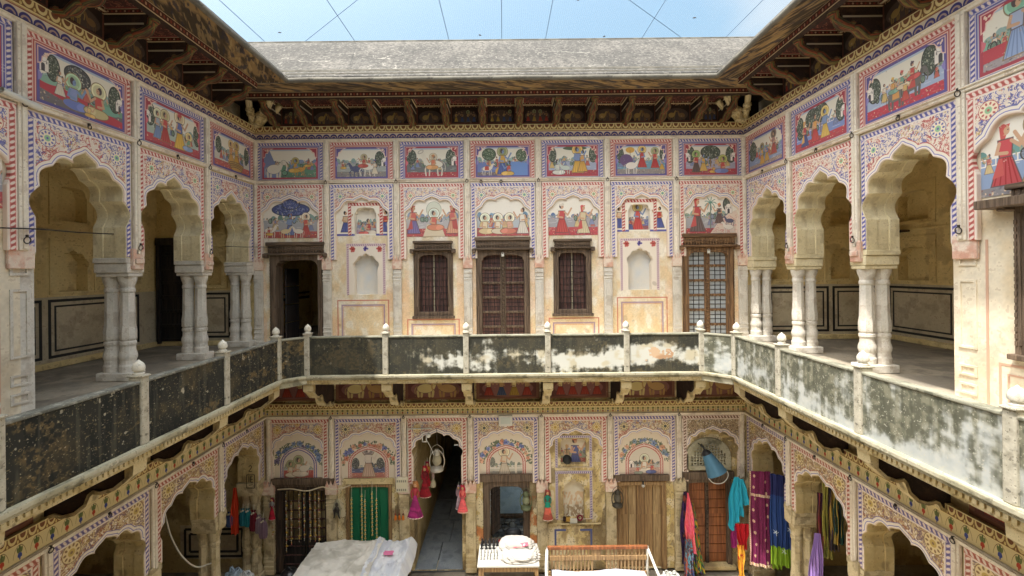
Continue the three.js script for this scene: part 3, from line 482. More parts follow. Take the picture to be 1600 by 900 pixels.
// doors and windows; c centre, hw half width of the opening, y0..y1 its height, fw frame width
function outer(c, hw, y0, y1, fw) { return [[c - hw - fw + 0.004, y0 + 0.002], [c - hw - fw + 0.004, y1 + fw * 0.8], [c + hw + fw - 0.004, y1 + fw * 0.8], [c + hw + fw - 0.004, y0 + 0.002]]; }
function doorFrame(g, c, hw, y0, y1, fw, mat, { rise = 0.1, sill = 0, z0 = -0.12, z1 = 0.03 } = {}) {
  const head = headPts(c, hw, y0, y1, rise), s = sill ? framed(c - hw - fw, c + hw + fw, y0 - 0.09, y1 + fw * 0.8, head) : poly([[c - hw - fw, y0], [c - hw - fw, y1 + fw * 0.8], [c + hw + fw, y1 + fw * 0.8], [c + hw + fw, y0], ...head.slice().reverse()]);
  part('frame', [ext(s, z0, z1, 0.008)], mat, g);
  const b = []; for (const sx of [-1, 1]) { b.push(bx(c + sx * (hw + fw * 0.62) - 0.012, c + sx * (hw + fw * 0.62) + 0.012, y0, y1 + fw * 0.3, z1 - 0.004, z1 + 0.014, 0.006)); for (let k = 0; k < (y1 - y0) / 0.07; k++) b.push(bx(c + sx * (hw + fw * 0.86) - 0.012, c + sx * (hw + fw * 0.86) + 0.012, y0 + k * 0.07, y0 + k * 0.07 + 0.042, z1 - 0.004, z1 + 0.010)); }
  part('frame_carving', b, mat, g);
  if (sill) part('sill', [bx(c - hw - fw - 0.03, c + hw + fw + 0.03, y0 - 0.14, y0 - 0.085, -0.1, z1 + 0.05, 0.01)], mat, g);
}
const grainX = (q) => { const uv = q.attributes.uv; for (let i = 0; i < uv.count; i++) uv.setXY(i, uv.getY(i), uv.getX(i)); return q; };
function lintel(g, c, hw, y0, h, mat, z = 0.03) {
  const b = [bx(c - hw, c + hw, y0 + h * 0.72, y0 + h, 0, z + 0.09, 0.012), bx(c - hw + 0.03, c + hw - 0.03, y0 + h * 0.36, y0 + h * 0.74, 0, z + 0.055, 0.01), bx(c - hw - 0.03, c + hw + 0.03, y0, y0 + h * 0.16, 0, z + 0.085, 0.012), bx(c - hw + 0.02, c + hw - 0.02, y0 + h * 0.14, y0 + h * 0.38, 0, z + 0.025)];
  for (const s of [-1, 1]) b.push(bx(c + s * (hw + 0.02) - 0.04, c + s * (hw + 0.02) + 0.04, y0 - 0.06, y0 + 0.03, 0, z + 0.11, 0.015));
  part('lintel', b.map(grainX), mat, g);
  const n = Math.round(2 * hw / 0.062), d = [];
  for (let i = 0; i < n; i++) { const x = c - hw + 0.03 + (i + 0.5) * (2 * hw - 0.06) / n; d.push(ext(poly([[x - 0.024, y0 + h * 0.37], [x + 0.024, y0 + h * 0.37], [x, y0 + h * 0.17]]), z + 0.02, z + 0.052), bx(x - 0.009, x + 0.009, y0 + h * 0.42, y0 + h * 0.68, z + 0.05, z + 0.066)); }
  part('lintel_carving', d, mat, g);
}
// leaf of panels between knobbed rails
function panelLeaf(g, x0, x1, y0, y1, rows, wood, panel, z, { bars = 0, pane = false, barMat = M.woodBlack } = {}) {
  const st = 0.035;
  for (const x of [x0, x1 - st]) part('stile', bx(x, x + st, y0, y1, z - 0.02, z + 0.025, 0.006), wood, g);
  for (let r = 0; r <= rows; r++) {
    const y = y0 + (y1 - y0) * r / rows, b = [bx(x0 + st, x1 - st, Math.max(y0, y - 0.022), Math.min(y1, y + 0.022), z - 0.02, z + 0.03, 0.006)];
    for (let k = 0; k < 3; k++) b.push(ball(0.014, x0 + st + (x1 - x0 - 2 * st) * (k + 0.5) / 3, clamp(y, y0 + 0.01, y1 - 0.01), z + 0.032, 1, 1, 0.8, 8));
    part('rail', b, wood, g);
    if (r === rows) break;
    const ya = y + 0.022, yb = y0 + (y1 - y0) * (r + 1) / rows - 0.022;
    part(pane ? 'pane' : 'door_panel', bx(x0 + st, x1 - st, ya, yb, z - 0.012, z - 0.004), panel, g);
    if (bars) {
      for (let k = 1; k < bars; k++) { const xx = x0 + st + (x1 - x0 - 2 * st) * k / bars, yy = ya + (yb - ya) * k / bars; part('bar', bx(xx - 0.006, xx + 0.006, ya, yb, z - 0.004, z + 0.009), barMat, g); part('bar', bx(x0 + st, x1 - st, yy - 0.006, yy + 0.006, z - 0.006, z + 0.007), barMat, g); }
      const n = 4, sc = []; for (let k = 0; k < n; k++) { const xx = x0 + st + (x1 - x0 - 2 * st) * (k + 0.5) / n; sc.push(cyl(0.024, 0.024, 0.012, 0, 0, 0, 8).rotateX(Math.PI / 2).scale((x1 - x0 - 2 * st) / n / 0.05, 0.7, 1).translate(xx, yb + 0.004, z + 0.012)); }
      part('scalloped_rail', sc, wood, g);
    }
  }
}
function astragal(g, c, y0, y1, mat, z) { const b = [bx(c - 0.022, c + 0.022, y0, y1, z - 0.02, z + 0.04, 0.006)]; for (let y = y0 + 0.05; y < y1 - 0.03; y += 0.085) b.push(ball(0.024, c, y, z + 0.045, 0.9, 1.3, 0.7, 8), ball(0.014, c - 0.03, y + 0.04, z + 0.03, 0.8, 1, 0.8, 6), ball(0.014, c + 0.03, y + 0.04, z + 0.03, 0.8, 1, 0.8, 6)); part('astragal', b, mat, g); }
function padlock(g, x, y, z) { part('padlock', [bx(x - 0.03, x + 0.03, y - 0.06, y, z, z + 0.03, 0.008), ring(0.022, 0.006, x, y + 0.01, z + 0.015)], M.whiteMetal, g); }
function latticeWindow(wall, c, hw, y0, y1, fw, label) {
  const g = partGroup('window', wall, label); doorFrame(g, c, hw, y0, y1, fw, M.wood, { rise: 0.09, sill: 1 }); lintel(g, c, hw + fw, y1 + fw * 0.8 + 0.003, 0.2, M.wood);
  const shutter = M.panelBrown;
  for (const s of [-1, 1]) { const x0 = s < 0 ? c - hw - 0.02 : c + 0.014, x1 = s < 0 ? c - 0.014 : c + hw + 0.02; part('shutter', bx(x0, x1, y0 - 0.02, y1 + 0.02, -0.10, -0.08), shutter, g); }
  part('centre_rod', [tube([[c, y0, -0.07], [c, y1, -0.07]], 0.011, 4)], M.cornice, g);
  for (let k = 0; k < 8; k++) { const x = c - hw + (k + 0.5) * 2 * hw / 8; part('bar', bx(x - 0.006, x + 0.006, y0 - 0.01, y1, -0.078, -0.064), M.woodBlack, g); }
  for (let k = 1; k < 9; k++) { const y = y0 + (y1 - y0) * k / 9; part('bar', bx(c - hw - 0.01, c + hw + 0.01, y - 0.005, y + 0.005, -0.066, -0.056), M.woodBlack, g); }
  return outer(c, hw, y0 - 0.09, y1, fw);
}
function niche(wall, pts, z, mat, label) {   // plate at the back of a recess that is a hole in the wall
  const xs = pts.map((p) => p[0]), ys = pts.map((p) => p[1]), x0 = Math.min(...xs) - 0.02, x1 = Math.max(...xs) + 0.02, y0 = Math.min(...ys) - 0.02, y1 = Math.max(...ys) + 0.02;
  return sheet('niche_back', wall, x0, x1, y0, y1, z - 0.03, z, mat, label);
}
function borderRect(x, X, Y, x0, x1, y0, y1, w, col, k) { x.strokeStyle = col; x.lineWidth = w * k; x.strokeRect(X(x0), Y(y1), X(x1) - X(x0), Y(y0) - Y(y1)); }

// ------------------------------------------------------------------ upper wall at the back of the court
const bayPx = [397, 511, 620, 730, 841, 948, 1055, 1165];
const bays = bayPx.map((p, i) => (i === 0 ? XL : i === 7 ? XR : onBack(p, 280)[0]));
const scenes = [
  { label: 'painted panel with a pale elephant by a blue hill and a rider in gold', land: { mid: 'rgb(70,126,100)', gy: 0.84, ground: 'rgb(62,120,96)', far: 'rgb(90,120,170)' }, list: [['f', (x, a, b, w, h) => { fillPts(x, [[a, b + h], [a, b + h * 0.1], [a + w * 0.12, b + h * 0.05], [a + w * 0.34, b + h]]); x.fillStyle = 'rgb(104,124,178)'; x.fill(); }], A(0.2, 0.98, 0.62, { col: 'rgb(226,222,206)', trunk: 1, face: 1, fat: 0.26, leg: 0.34 }), A(0.68, 0.9, 0.42, { col: 'rgb(206,148,60)', face: 1, fat: 0.2, leg: 0.36 }), P(0.6, 0.8, 0.62, { robe: 'rgb(206,150,60)', skin: SKINS[1], halo: 'rgb(150,140,70)', seat: 1, face: -1 }), P(0.84, 0.62, 0.4, { robe: 'rgb(176,84,60)', seat: 1, face: -1 }), T(0.4, 0.82, 0.05, 0.08, { col: 'rgb(70,130,104)' })] },
  { label: 'painted panel with riders on a white and a dark horse', land: { mid: 'rgb(150,160,160)', ground: 'rgb(120,120,118)', gy: 0.8 }, list: [T(0.86, 0.36, 0.09, 0.24, { trunk: 0.3 }), Hs(0.95, 0.62, 0.36), A(0.4, 0.97, 0.5, { col: 'rgb(54,66,110)', face: -1, run: 0.3 }), A(0.62, 0.94, 0.6, { col: 'rgb(230,226,214)', face: -1, run: 0.3 }), P(0.55, 0.66, 0.56, { robe: 'rgb(176,60,56)', skirt: 'rgb(176,60,56)', halo: 'rgb(160,150,110)', face: -1, seat: 1 }), P(0.76, 0.9, 0.5, { robe: 'rgb(214,206,186)', skirt: 'rgb(226,216,190)', face: -1, turban: 'rgb(70,70,120)' }), P(0.13, 0.7, 0.34, { seat: 1, robe: 'rgb(170,60,60)' })] },
  { label: 'painted panel with a lone rider on a white horse over a red band', land: { mid: 'rgb(90,96,100)', far: 'rgb(130,150,150)', gy: 0.84 }, list: [T(0.1, 0.32, 0.1, 0.24, { trunk: 0.3 }), T(0.88, 0.34, 0.1, 0.26, { trunk: 0.3 }), Hs(0.95, 0.62, 0.4), A(0.54, 0.98, 0.82, { col: 'rgb(226,222,208)', face: -1, fat: 0.17, neck: 0.7 }), P(0.53, 0.74, 0.66, { robe: 'rgb(210,110,80)', skirt: 'rgb(214,150,90)', seat: 1, face: -1, turban: 'rgb(180,110,60)', halo: 'rgb(190,180,150)' })] },
  { label: 'painted panel with haloed figures in yellow beside a round tree and a cow', land: { mid: 'rgb(84,110,180)', ground: 'rgb(96,90,96)', gy: 0.86 }, list: [T(0.24, 0.26, 0.13, 0.2, { trunk: 0.5, col: 'rgb(48,74,52)' }), T(0.86, 0.3, 0.1, 0.2, { trunk: 0.4, col: 'rgb(48,74,52)' }), A(0.2, 0.96, 0.42, { col: 'rgb(228,220,206)', face: 1, cloth: 'rgb(176,56,50)' }), ['f', (x, a, b, w, h) => { ell(x, a + w * 0.46, b + h * 0.84, w * 0.1, h * 0.16, 'rgb(214,160,66)'); fillPts(x, [[a + w * 0.66, b + h * 0.5], [a + w, b + h * 0.56], [a + w, b + h], [a + w * 0.66, b + h]]); x.fillStyle = 'rgb(86,130,206)'; x.fill(); }], P(0.5, 0.98, 0.9, { robe: 'rgb(210,160,60)', skirt: 'rgb(64,86,160)', skin: SKINS[1], halo: 'rgb(130,140,90)' }), P(0.62, 0.98, 0.7, { robe: 'rgb(190,70,60)', skirt: 'rgb(216,170,70)', skin: SKINS[1], seat: 1, face: -1 })] },
  { label: 'painted panel with two outstretched figures and a pale reclining one', land: { mid: 'rgb(150,164,196)', gy: 0.82 }, list: [T(0.1, 0.3, 0.07, 0.24), T(0.92, 0.3, 0.08, 0.26), ['f', (x, a, b, w, h) => { ell(x, a + w * 0.55, b + h * 0.08, w * 0.24, h * 0.07, 'rgb(60,84,62)'); }], P(0.2, 0.96, 0.7, { robe: 'rgb(206,210,200)', skirt: 'rgb(220,222,214)', skin: 'rgb(180,196,190)', seat: 1, face: 1 }), A(0.36, 0.95, 0.4, { col: 'rgb(190,206,198)', face: -1 }), P(0.6, 0.94, 0.9, { robe: 'rgb(110,130,190)', skirt: 'rgb(220,170,70)', skin: SKINS[1], halo: 'rgb(206,170,80)' }), P(0.7, 0.9, 0.76, { robe: 'rgb(206,150,80)', skirt: 'rgb(212,160,70)', skin: SKINS[1], face: -1 })] },
  { label: 'painted panel with a parasol and red-skirted haloed dancers by a white cow', land: { mid: 'rgb(84,140,170)', ground: 'rgb(128,124,122)', gy: 0.8 }, list: [T(0.08, 0.34, 0.07, 0.26), T(0.95, 0.3, 0.07, 0.22), Hs(0.98, 0.5, 0.3), ['f', (x, a, b, w, h) => { ell(x, a + w * 0.28, b + h * 0.16, w * 0.09, h * 0.1, 'rgb(216,160,60)'); x.fillStyle = 'rgb(150,110,60)'; x.fillRect(a + w * 0.276, b + h * 0.16, w * 0.01, h * 0.4); ell(x, a + w * 0.2, b + h * 0.5, w * 0.13, h * 0.2, 'rgb(84,62,110)'); }], A(0.3, 0.96, 0.5, { col: 'rgb(232,228,220)', face: 1, fat: 0.24, trunk: 0 }), P(0.52, 0.78, 0.7, { robe: 'rgb(180,50,50)', skirt: 'rgb(178,46,50)', skin: SKINS[1], halo: 'rgb(214,180,90)', face: -1 }), P(0.78, 0.8, 0.66, { robe: 'rgb(186,56,54)', skirt: 'rgb(176,44,48)', halo: 'rgb(140,150,100)', face: -1 }), P(0.92, 0.84, 0.4, { robe: 'rgb(100,130,180)' })] },
  { label: 'painted panel with a spreading dark tree and four figures on a red carpet', land: { mid: 'rgb(150,150,176)', gy: 0.82 }, list: [T(0.5, 0.26, 0.19, 0.22, { trunk: 0.5 }), T(0.1, 0.34, 0.09, 0.28), T(0.9, 0.34, 0.1, 0.28), Hs(0.05, 0.56, 0.36), Hs(0.95, 0.56, 0.36), P(0.22, 0.96, 0.7, { robe: 'rgb(176,50,52)', skirt: 'rgb(72,60,60)', halo: 'rgb(120,160,80)' }), P(0.36, 0.92, 0.6, { robe: 'rgb(214,160,60)', skirt: 'rgb(214,170,80)', skin: SKINS[1] }), P(0.56, 0.96, 0.4, { robe: 'rgb(206,150,60)', seat: 1, face: -1 }), P(0.74, 0.97, 0.76, { robe: 'rgb(190,60,56)', skirt: 'rgb(90,110,180)', skin: SKINS[0], seat: 1, halo: 'rgb(150,160,70)', face: -1 })] },
];
const tymps = [
  { label: 'arched painting with a broad blue tree over seated figures and cows', land: { far: 'rgb(96,136,130)', ground: 'rgb(166,52,52)', gy: 0.84 }, list: [['f', (x, a, b, w, h) => { bush(x, a + w * 0.5, b + h * 0.3, w * 0.34, h * 0.16, 900, 'rgb(40,58,120)'); bush(x, a + w * 0.5, b + h * 0.16, w * 0.16, h * 0.14, 901, 'rgb(46,64,130)'); x.fillStyle = 'rgb(150,100,80)'; x.fillRect(a + w * 0.48, b + h * 0.4, w * 0.04, h * 0.2); }], P(0.48, 0.95, 0.55, { robe: 'rgb(110,140,190)', skirt: 'rgb(90,110,170)', skin: SKINS[1] }), P(0.77, 0.95, 0.52, { robe: 'rgb(190,70,60)', skirt: 'rgb(176,60,60)', halo: 'rgb(220,206,180)', face: -1 }), A(0.12, 0.98, 0.34, { col: 'rgb(228,222,210)' }), A(0.4, 0.99, 0.3, { col: 'rgb(222,200,150)' }), A(0.64, 0.99, 0.3, { col: 'rgb(226,220,206)', face: -1 }), P(0.1, 0.93, 0.3, { seat: 1 })] },
  null,
  { label: 'arched painting with a seated crowned figure between two attendants', land: { mid: 'rgb(170,170,176)' }, list: [['f', (x, a, b, w, h) => { ell(x, a + w * 0.53, b + h * 0.34, w * 0.14, h * 0.2, 'rgb(206,216,200)', 0, 'rgb(150,160,150)'); fillPts(x, [[a + w * 0.32, b + h], [a + w * 0.4, b + h * 0.7], [a + w * 0.66, b + h * 0.7], [a + w * 0.74, b + h]]); x.fillStyle = 'rgb(216,200,170)'; x.fill(); }], P(0.53, 0.84, 0.66, { robe: 'rgb(196,84,76)', skirt: 'rgb(206,120,90)', seat: 1, halo: 'rgb(190,206,196)' }), P(0.14, 0.95, 0.72, { robe: 'rgb(186,80,74)', skirt: 'rgb(110,100,160)', veil: 'rgb(170,60,60)' }), P(0.88, 0.95, 0.72, { robe: 'rgb(190,84,80)', skirt: 'rgb(210,150,120)', veil: 'rgb(170,60,60)', face: -1 })] },
  { label: 'faded arched painting with a row of haloed seated figures', land: { sky: 'rgb(238,236,228)', mid: 'rgb(170,184,196)', far: 'rgb(96,140,176)' }, list: [P(0.16, 0.94, 0.62, { robe: 'rgb(222,206,170)', skirt: 'rgb(216,190,140)', halo: 'rgb(206,216,190)', seat: 1 }), P(0.4, 0.94, 0.62, { robe: 'rgb(226,214,190)', skirt: 'rgb(220,206,180)', halo: 'rgb(216,222,200)', seat: 1 }), P(0.62, 0.94, 0.62, { robe: 'rgb(214,160,140)', skirt: 'rgb(206,110,90)', halo: 'rgb(216,216,190)', seat: 1, face: -1 }), P(0.86, 0.97, 0.66, { robe: 'rgb(226,222,210)', skirt: 'rgb(228,222,210)', face: -1 })] },
  { label: 'arched painting with a man raising his arm and a veiled woman', land: { mid: 'rgb(150,150,160)', ground: 'rgb(178,50,60)', far: 'rgb(84,116,170)' }, list: [P(0.28, 0.96, 0.74, { robe: 'rgb(180,52,56)', skirt: 'rgb(186,60,60)', turban: 'rgb(206,200,186)' }), P(0.7, 0.98, 0.72, { robe: 'rgb(206,190,150)', skirt: 'rgb(214,200,160)', veil: 'rgb(190,60,60)', face: 1 })] },
  null,
  { label: 'arched painting with a palm, a dancer in a dark skirt and a herdsman', land: { mid: 'rgb(156,160,170)', ground: 'rgb(176,48,56)', gy: 0.86, far: 'rgb(104,150,140)' }, list: [['f', (x, a, b, w, h) => { x.fillStyle = 'rgb(226,206,190)'; fillPts(x, [[a + w * 0.48, b + h], [a + w * 0.62, b + h * 0.76], [a + w * 0.84, b + h * 0.5], [a + w, b + h * 0.42], [a + w, b + h]]); x.fill(); const r = rng(66); for (let i = 0; i < 70; i++) { const px = a + w * (0.52 + 0.48 * r()), py = b + h * (0.55 + 0.45 * r()); if (py > b + h * (1.14 - 0.7 * (px - a) / w)) { x.strokeStyle = 'rgb(190,86,80)'; x.lineWidth = 2.5; x.beginPath(); x.arc(px, py, 13, 3.4, 6.1); x.stroke(); } } x.fillStyle = 'rgb(90,110,100)'; x.fillRect(a + w * 0.485, b + h * 0.24, w * 0.02, h * 0.66); for (let i = 0; i < 9; i++) { x.strokeStyle = 'rgb(70,130,116)'; x.lineWidth = 7; x.beginPath(); x.moveTo(a + w * 0.495, b + h * 0.24); const g = i * 0.7; x.quadraticCurveTo(a + w * (0.495 + 0.07 * Math.cos(g)), b + h * (0.2 + 0.06 * Math.sin(g)), a + w * (0.495 + 0.11 * Math.cos(g)), b + h * (0.26 + 0.16 * Math.sin(g))); x.stroke(); } }], P(0.24, 0.97, 0.84, { robe: 'rgb(176,46,52)', skirt: 'rgb(92,76,76)', veil: 'rgb(190,60,60)' }), P(0.66, 0.76, 0.5, { robe: 'rgb(72,60,66)', skirt: 'rgb(90,70,70)', turban: 'rgb(216,120,60)', face: -1 }), T(0.8, 0.28, 0.06, 0.14), Hs(0.84, 0.5, 0.3), A(0.86, 0.82, 0.26, { col: 'rgb(60,64,100)', face: -1 }), A(0.84, 0.99, 0.3, { col: 'rgb(232,228,220)', face: -1 })] },
];
{
  const w = thing('gallery_wall', 'upper back wall of the court with seven painted bays of doors, windows and niches', 'wall', [0, FLOOR, -ZB]); baseOf.set(w, FLOOR);
  const px = (a, b) => onBack(a, b), X = (p) => px(p, 440)[0], Yp = (p) => px(795, p)[1], holes = [];
  const archOf = (i) => archPts((bays[i] + bays[i + 1]) / 2, (bays[i + 1] - bays[i]) / 2 - 0.2, 6.56, 7.33, 7.86, 2);
  const texA = [0, 1].map((k) => paint(spandrelTex(bays[k] + 0.07, bays[k + 1] - 0.07, 6.56, 8.15, archOf(k), k ? BLUE : RED, 400 + k, { line: k ? RED : BLUE, size: 0.72 })));
  // doors and windows
  const openDoor = partGroup('door', w, 'open doorway with a dark room behind');
  { const c = (X(432) + X(497)) / 2, hw = (X(497) - X(432)) / 2, y1 = Yp(403); doorFrame(openDoor, c, hw, FLOOR, y1, 0.13, M.wood, { rise: 0.12, z0: -0.3 }); lintel(openDoor, c, hw + 0.17, y1 + 0.107, 0.27, M.wood); holes.push(outer(c, hw, FLOOR, y1, 0.13));
    const r = partGroup('dark_room', w), z1 = -3.6; part('room_wall', [bx(c - 1.3, c - 1.2, FLOOR, 7.2, z1, -0.36), bx(c + 1.2, c + 1.3, FLOOR, 7.2, z1, -0.36), bx(c - 1.2, c + 1.2, FLOOR, 7.2, z1, z1 + 0.1), bx(c - 1.3, c + 1.3, 7.2, 7.3, z1, -0.36)], M.room, r); part('room_floor', bx(c - 1.3, c + 1.3, FLOOR - 0.1, FLOOR, z1, 0), M.floor, r);
    part('dado_line', [bx(c - 1.198, c - 1.19, 5.6, 5.66, -3.3, -0.5), bx(c - 1.198, c - 1.19, 5.74, 5.78, -3.3, -0.5)], M.black, r);
    const leaf = partGroup('door_leaf', w); const L = []; for (let k = 0; k < 4; k++) L.push(bx(c - hw + 0.01, c - hw + 0.05, FLOOR + 0.02 + k * 0.4, FLOOR + 0.4 + k * 0.4, -0.92, -0.33, 0.008)); part('plank', L, M.woodBlack, leaf); }
  { const c = (X(753) + X(819)) / 2, hw = (X(819) - X(753)) / 2, y1 = Yp(398), g = partGroup('door', w, 'closed carved double door of brown panels'); doorFrame(g, c, hw, FLOOR, y1, 0.12, M.wood, { rise: 0.13 }); lintel(g, c, hw + 0.14, y1 + 0.1, 0.27, M.wood); holes.push(outer(c, hw, FLOOR, y1, 0.12));
    panelLeaf(g, c - hw - 0.03, c - 0.024, FLOOR + 0.02, y1 + 0.03, 6, M.wood, M.panelBrown, -0.07, { bars: 3 }); panelLeaf(g, c + 0.024, c + hw + 0.03, FLOOR + 0.02, y1 + 0.03, 6, M.wood, M.panelBrown, -0.07, { bars: 3 }); astragal(g, c, FLOOR + 0.02, y1, M.wood, -0.06); padlock(g, c, y1 + 0.02, 0.03); }
  { const c = (X(1076) + X(1137)) / 2, hw = (X(1137) - X(1076)) / 2, y1 = Yp(397), g = partGroup('door', w, 'closed double door with small grey panes behind a grid of bars'), wd = woodMat([140, 108, 76], [92, 68, 48], 331); doorFrame(g, c, hw, FLOOR, y1, 0.13, wd, { rise: 0.08 }); lintel(g, c, hw + 0.15, y1 + 0.107, 0.28, wd); holes.push(outer(c, hw, FLOOR, y1, 0.13));
    panelLeaf(g, c - hw - 0.02, c - 0.024, FLOOR + 0.02, y1 + 0.03, 6, wd, M.paneGrey, -0.07, { bars: 3, pane: true }); panelLeaf(g, c + 0.024, c + hw + 0.02, FLOOR + 0.02, y1 + 0.03, 6, wd, M.paneGrey, -0.07, { bars: 3, pane: true }); astragal(g, c, FLOOR + 0.02, y1, wd, -0.06); padlock(g, c, y1 + 0.03, 0.03); }
  holes.push(latticeWindow(w, (X(655) + X(700)) / 2, (X(700) - X(655)) / 2, Yp(486), Yp(397), 0.11, 'small barred window left of the middle door'));
  holes.push(latticeWindow(w, (X(873) + X(916)) / 2, (X(916) - X(873)) / 2, Yp(484), Yp(396), 0.11, 'small barred window right of the middle door'));
  // niches of bays two and six
  const nicheWhite = paint(pixelTex(256, 256, (u, v) => mix3([228, 220, 206], [206, 210, 214], fbm(u * 4, v * 5, 5, 611)))); const nicheList = [];
  for (const [i, a, b, ty, by, la, lb] of [[1, 554, 590, 393, 458, 553, 587], [5, 982, 1018, 389, 455, 983, 1017]]) {
    const c = (X(a) + X(b)) / 2, hw = (X(b) - X(a)) / 2, p = archPts(c, hw, Yp(by), Yp(ty) - 0.34, Yp(ty), 2); holes.push(p); niche(w, p, -0.16, nicheWhite);
    const y0 = Yp(i === 1 ? 363 : 361), y1 = Yp(i === 1 ? 322 : 321), q = headPts(c, hw * 0.95, y0, y1, 0.12); holes.push(q); nicheList.push([c, hw, Yp(by), Yp(ty), y0, y1]);
    const sc = i === 1 ? { list: [P(0.55, 0.98, 0.8, { robe: 'rgb(176,54,54)', skirt: 'rgb(206,196,180)', seat: 1 }), P(0.3, 0.98, 0.6, { robe: 'rgb(90,140,130)', skirt: 'rgb(190,70,66)', seat: 1 })], land: { far: 'rgb(110,160,160)', ground: 'rgb(150,120,150)' } } : { list: [P(0.5, 0.98, 0.95, { robe: 'rgb(196,60,60)', skirt: 'rgb(196,54,56)', skin: SKINS[1], halo: 'rgb(176,160,90)' }), P(0.2, 0.98, 0.5, { robe: 'rgb(170,60,60)', skirt: 'rgb(80,90,150)' })], land: { mid: 'rgb(80,90,150)', ground: 'rgb(130,60,70)' } };
    niche(w, q, -0.13, paint(tympanumTex(0.5, 0.56, sc, 620 + i)), i === 1 ? 'small picture recess with a couple in red' : 'small picture recess with a red-robed haloed figure');
  }
  // the wall itself, its face painted with worn dado lines and ochre wash
  const y0 = FLOOR, y1 = 9.37, W = 2048, H = 906;
  const face = canvasTex(W, H, (x) => {
    const im = x.createImageData(W, H), k = XR - XL;
    for (let j = 0; j < H; j++) for (let i = 0; i < W; i++) {
      const m = i / W * k, y = y1 - j / H * (y1 - y0), n = fbm(m * 2.2, y * 1.6, 5, 501), n2 = fbm(m * 7, y * 5, 4, 503), s = vnoise(m * 60, y * 60, 505);
      let c = mix3([230, 218, 198], [222, 204, 172], sstep(0.4, 0.65, n2));
      const wash = 5.95 + 1.0 * (n - 0.5) + 0.5 * (n2 - 0.5); if (y < wash) c = mix3(c, [232, 206, 162], (0.35 + 0.45 * n2) * sstep(0.0, 0.5, wash - y));    // ochre limewash with a ragged top
      if (n2 > 0.6) c = mix3(c, [224, 194, 152], 0.5 * sstep(0.6, 0.72, n2) * (y < 6.6 ? 1 : 0.2)); if (n2 < 0.36) c = mix3(c, [240, 232, 218], 0.6);
      for (const b of bays) { const dd = Math.abs(m + XL - b); if (dd < 0.24 && y < 6.5 && n > 0.44) c = mix3(c, [226, 184, 152], 0.4 * sstep(0.44, 0.6, n) ); }
      const g = 0.95 + 0.1 * s, o = (j * W + i) * 4; im.data[o] = c[0] * g; im.data[o + 1] = c[1] * g; im.data[o + 2] = c[2] * g; im.data[o + 3] = 255;
    }
    x.putImageData(im, 0, 0);
    const U = (m) => (m - XL) / k * W, V = (y) => (y1 - y) / (y1 - y0) * H, q = W / k;
    for (const i of [1, 2, 4, 5]) {
      const a = bays[i] + 0.2, b = bays[i + 1] - 0.2, t = i === 1 || i === 5 ? Yp(467) : Yp(498);
      borderRect(x, U, V, a, b, FLOOR - 0.3, t, 0.022, 'rgba(190,104,86,0.8)', q); borderRect(x, U, V, a + 0.09, b - 0.09, FLOOR - 0.3, t - 0.1, 0.03, 'rgba(150,120,150,0.75)', q); borderRect(x, U, V, a + 0.12, b - 0.12, FLOOR - 0.3, t - 0.13, 0.012, 'rgba(190,120,90,0.7)', q);
    }
    for (const [c, hw, na, nb, ma, mb] of nicheList) {
      const b0 = c - hw - 0.17, b1 = c + hw + 0.17, e = 0.055 * q; x.fillStyle = 'rgb(232,220,206)'; x.fillRect(U(b0), V(nb + 0.2), U(b1) - U(b0), V(na) - V(nb + 0.2));
      for (const [p0, p1, q0, q1] of [[b0, nb + 0.17, b1, nb + 0.17], [b0 + 0.03, nb + 0.17, b0 + 0.03, na], [b1 - 0.03, na, b1 - 0.03, nb + 0.17]]) rope(x, U(p0), V(p1), U(q0), V(q1), e, 'rgb(150,110,140)');
      for (const s of [-1, 1]) flower(x, U(c + s * (hw + 0.04)), V(nb + 0.08), 13, 'rgb(186,90,84)', rng(5)); flower(x, U(c), V(nb + 0.09), 11, 'rgb(96,84,150)', rng(7));
      x.fillStyle = 'rgb(236,228,214)'; x.fillRect(U(c - 0.62), V(7.86), U(c + 0.62) - U(c - 0.62), V(ma - 0.03) - V(7.86));
      for (const s of [-1, 1]) { person(x, U(c + s * 0.42), V(ma + 0.02), 0.46 * q, { robe: s < 0 ? 'rgb(206,180,150)' : 'rgb(186,70,66)', skirt: 'rgb(96,104,160)', face: -s }); x.fillStyle = 'rgb(92,92,160)'; x.fillRect(U(c + s * 0.42) - 0.2 * q, V(ma), 0.4 * q, 0.04 * q); }
      const r0 = c - hw - 0.12, r1 = c + hw + 0.12; for (const [p0, p1, q0, q1] of [[r0, mb + 0.07, r1, mb + 0.07], [r0 + 0.03, mb + 0.07, r0 + 0.03, ma - 0.02], [r1 - 0.03, ma - 0.02, r1 - 0.03, mb + 0.07]]) rope(x, U(p0), V(p1), U(q0), V(q1), 0.075 * q, RED);
    }
    wear(x, W, H, 777, 2500, 0.4);
  });
  const sh = poly([[XL, y0], [XR, y0], [XR, y1], [XL, y1]]); for (const h of holes) sh.holes.push(path(h.map(([a, b]) => [a, Math.max(b, y0 + 0.001)])));
  part('wall_face', uvRect(ext(sh, -0.35, 0), XL, y0, XR, y1), paint(face, { bumpMap: bumpWide }), w);
  part('backing', [bx(XL - 0.3, bays[0] + 0.28, FLOOR, y1, -0.5, -0.37), bx(bays[1] - 0.3, XR + 0.3, FLOOR, y1, -0.5, -0.37), bx(bays[0] + 0.28, bays[1] - 0.3, 6.9, y1, -0.5, -0.37)], M.room, w);
